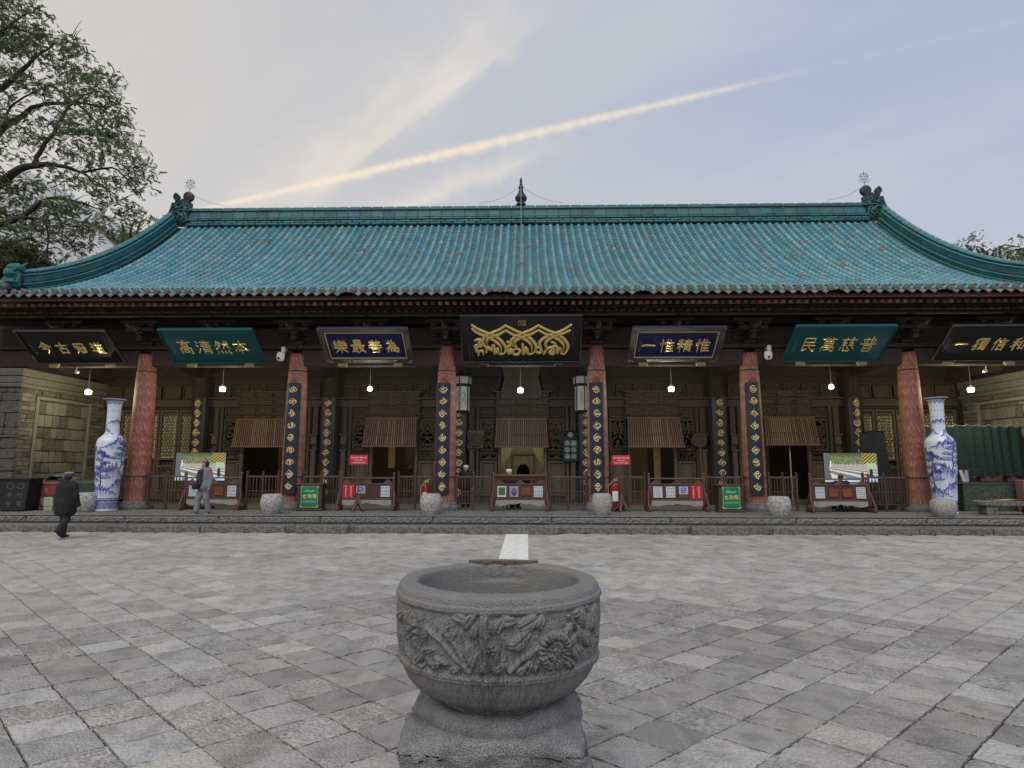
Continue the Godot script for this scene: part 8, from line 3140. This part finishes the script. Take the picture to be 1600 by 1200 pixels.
	if look.has("cap"):
		b = MB.new()
		b.lathe([Vector2(0.100, 0.0), Vector2(0.106, 0.012), Vector2(0.108, 0.05), Vector2(0.100, 0.085), Vector2(0.075, 0.108), Vector2(0.0, 0.115)], 20, H + Vector3(0, 0.035, 0) + fw * -0.005)
		part("cap", b, look.cap, o)
		if look.has("cap_ring"):
			b = MB.new()
			b.lathe([Vector2(0.106, 0.075), Vector2(0.108, 0.084), Vector2(0.098, 0.100), Vector2(0.080, 0.112), Vector2(0.074, 0.108)], 20, H + Vector3(0, 0.038, 0) + fw * -0.005)
			part("cap_band", b, look.cap_ring, o)

func standing() -> Dictionary:
	return {"pelvis": Vector3(0, 0.92, 0), "chest": Vector3(0, 1.25, 0.0), "neck": Vector3(0, 1.43, -0.005), "head": Vector3(0, 1.575, 0.02),
		"sh_l": Vector3(0.185, 1.385, 0), "sh_r": Vector3(-0.185, 1.385, 0), "el_l": Vector3(0.25, 1.10, -0.02), "el_r": Vector3(-0.25, 1.10, -0.02), "wr_l": Vector3(0.26, 0.86, 0.05), "wr_r": Vector3(-0.26, 0.86, 0.05),
		"hip_l": Vector3(0.085, 0.88, 0), "hip_r": Vector3(-0.085, 0.88, 0), "kn_l": Vector3(0.095, 0.50, 0.02), "kn_r": Vector3(-0.095, 0.50, 0.02), "an_l": Vector3(0.10, 0.09, 0), "an_r": Vector3(-0.10, 0.09, 0), "to_l": Vector3(0.12, 0.035, 0.14), "to_r": Vector3(-0.12, 0.035, 0.14)}

func seated() -> Dictionary:
	var J := standing()
	for k in ["pelvis", "chest", "neck", "head", "sh_l", "sh_r", "el_l", "el_r", "wr_l", "wr_r", "hip_l", "hip_r"]:
		J[k] += Vector3(0, -0.36, -0.1)
	J.merge({"kn_l": Vector3(0.12, 0.50, 0.32), "kn_r": Vector3(-0.12, 0.50, 0.32), "an_l": Vector3(0.12, 0.09, 0.28), "an_r": Vector3(-0.12, 0.09, 0.28), "to_l": Vector3(0.13, 0.035, 0.42), "to_r": Vector3(-0.13, 0.035, 0.42), "wr_l": Vector3(0.12, 0.62, 0.2), "wr_r": Vector3(-0.12, 0.62, 0.2), "el_l": Vector3(0.25, 0.76, -0.05), "el_r": Vector3(-0.25, 0.76, -0.05)}, true)
	return J

func make_people() -> void:
	# a man in a black hooded jacket walks away towards the hall
	var o := thing("person", "person in black hooded jacket and knitted cap, seen from behind, walking left of the basin", "person", Vector3(-11.92, 0, -15.91), PI - 0.12)
	var J := standing()
	J.merge({"pelvis": Vector3(0, 0.91, 0.0), "kn_l": Vector3(0.09, 0.50, 0.09), "an_l": Vector3(0.09, 0.09, 0.09), "to_l": Vector3(0.10, 0.035, 0.24), "kn_r": Vector3(-0.10, 0.49, -0.05), "an_r": Vector3(-0.12, 0.19, -0.30), "to_r": Vector3(-0.125, 0.055, -0.20), "el_l": Vector3(0.30, 1.11, 0.0), "wr_l": Vector3(0.34, 0.86, 0.03), "el_r": Vector3(-0.29, 1.10, -0.02), "wr_r": Vector3(-0.33, 0.85, 0.06)}, true)
	figure(o, J, {"coat": M.cloth_black, "trousers": M.trousers_black, "girth": 0.20, "hem": 0.16, "leg": 0.095, "cap": mat(lin(0.05, 0.05, 0.05), 0.9), "cap_ring": mat(lin(0.22, 0.22, 0.21), 0.9), "hair_m": M.hair})
	# a woman in a grey hoodie strolls along the platform, looking left
	o = thing("person", "person in grey hoodie, pale grey trousers and dark shoulder bag on the platform, looking left", "person", Vector3(-9.76, PY, -18.72), -0.55)
	o.scale = Vector3.ONE * 0.945
	J = standing()
	J.merge({"face": Vector3(-0.55, -0.03, 0.83).normalized(), "kn_l": Vector3(0.10, 0.50, -0.02), "an_l": Vector3(0.11, 0.09, -0.12), "to_l": Vector3(0.13, 0.035, 0.03), "kn_r": Vector3(-0.10, 0.51, 0.13), "an_r": Vector3(-0.10, 0.09, 0.16), "to_r": Vector3(-0.12, 0.035, 0.31), "el_l": Vector3(0.29, 1.12, -0.05), "wr_l": Vector3(0.31, 0.87, 0.02), "el_r": Vector3(-0.27, 1.12, 0.0), "wr_r": Vector3(-0.17, 0.95, 0.2)}, true)
	figure(o, J, {"coat": M.hoodie, "trousers": M.trousers_grey, "shirt": M.navy_shirt, "girth": 0.165, "hem": 0.08, "leg": 0.105, "shoe": M.shoe})
	var b := MB.new()
	nets(b, [[Vector3(-0.17, 0.92, 0.24), Vector3(0.02, 0.93, 0.27), 0.085, 0.085], [Vector3(-0.16, 0.86, 0.25), Vector3(0.01, 0.87, 0.27), 0.08, 0.08]], 0.015, 0.03)
	b.tube([Vector3(0.0, 1.0, 0.27), Vector3(0.12, 1.22, 0.18), Vector3(0.15, 1.42, 0.03), Vector3(0.08, 1.40, -0.13)], 0.014, 5)
	var bag := part("shoulder_bag", b, M.cloth_black)
	bag.transform = o.transform
	tag(bag, "dark shoulder bag worn by the person in the grey hoodie", "bag")
	# the other visitors, half hidden
	o = thing("person", "person in dark clothes and white cap standing behind the fence left of the central stand", "person", Vector3(-1.98, PY, -21.65), 0.1)
	o.scale = Vector3.ONE * 0.87
	figure(o, standing(), {"coat": M.cloth_black, "trousers": M.trousers_black, "cap": M.cap_white, "hair": false, "hood": false})
	o = thing("person", "person in dark clothes and white cap seated behind the central display stand", "person", Vector3(-0.40, PY, -21.5), 0.6)
	figure(o, seated(), {"coat": M.cloth_black, "trousers": M.trousers_black, "cap": M.cap_white, "hair": false, "hood": false})
	chair(Vector3(-0.46, PY, -21.62), 0.6, "dark wooden stool under the seated person behind the central stand")
	o = thing("person", "person with dark hair seated in front of the right lit screen, back turned", "person", Vector3(10.60, PY, -20.72), PI)
	o.scale = Vector3.ONE * 0.90
	figure(o, seated(), {"coat": M.cloth_black, "trousers": M.trousers_black, "hood": false})
	chair(Vector3(10.60, PY, -20.62), PI, "dark wooden stool under the person facing the right screen")
	o = thing("person", "person in dark clothes inside the doorway left of the centre, back turned", "person", Vector3(-4.80, PY, -25.4), PI * 0.85)
	o.scale = Vector3.ONE * 0.93
	figure(o, standing(), {"coat": M.cloth_black, "trousers": M.trousers_black, "hood": false})

func chair(at: Vector3, turn: float, label: String) -> void:
	var o := thing("stool", label, "stool", at, turn)
	var b := MB.new()
	b.box(Vector3(0, 0.42, 0), Vector3(0.38, 0.04, 0.34), 0.01)
	part("seat", b, M.wood, o)
	for x in [-0.15, 0.15]:
		for z in [-0.13, 0.13]:
			b = MB.new()
			b.box(Vector3(x, 0.20, z), Vector3(0.04, 0.40, 0.04), 0.005)
			part("leg", b, M.wood, o)
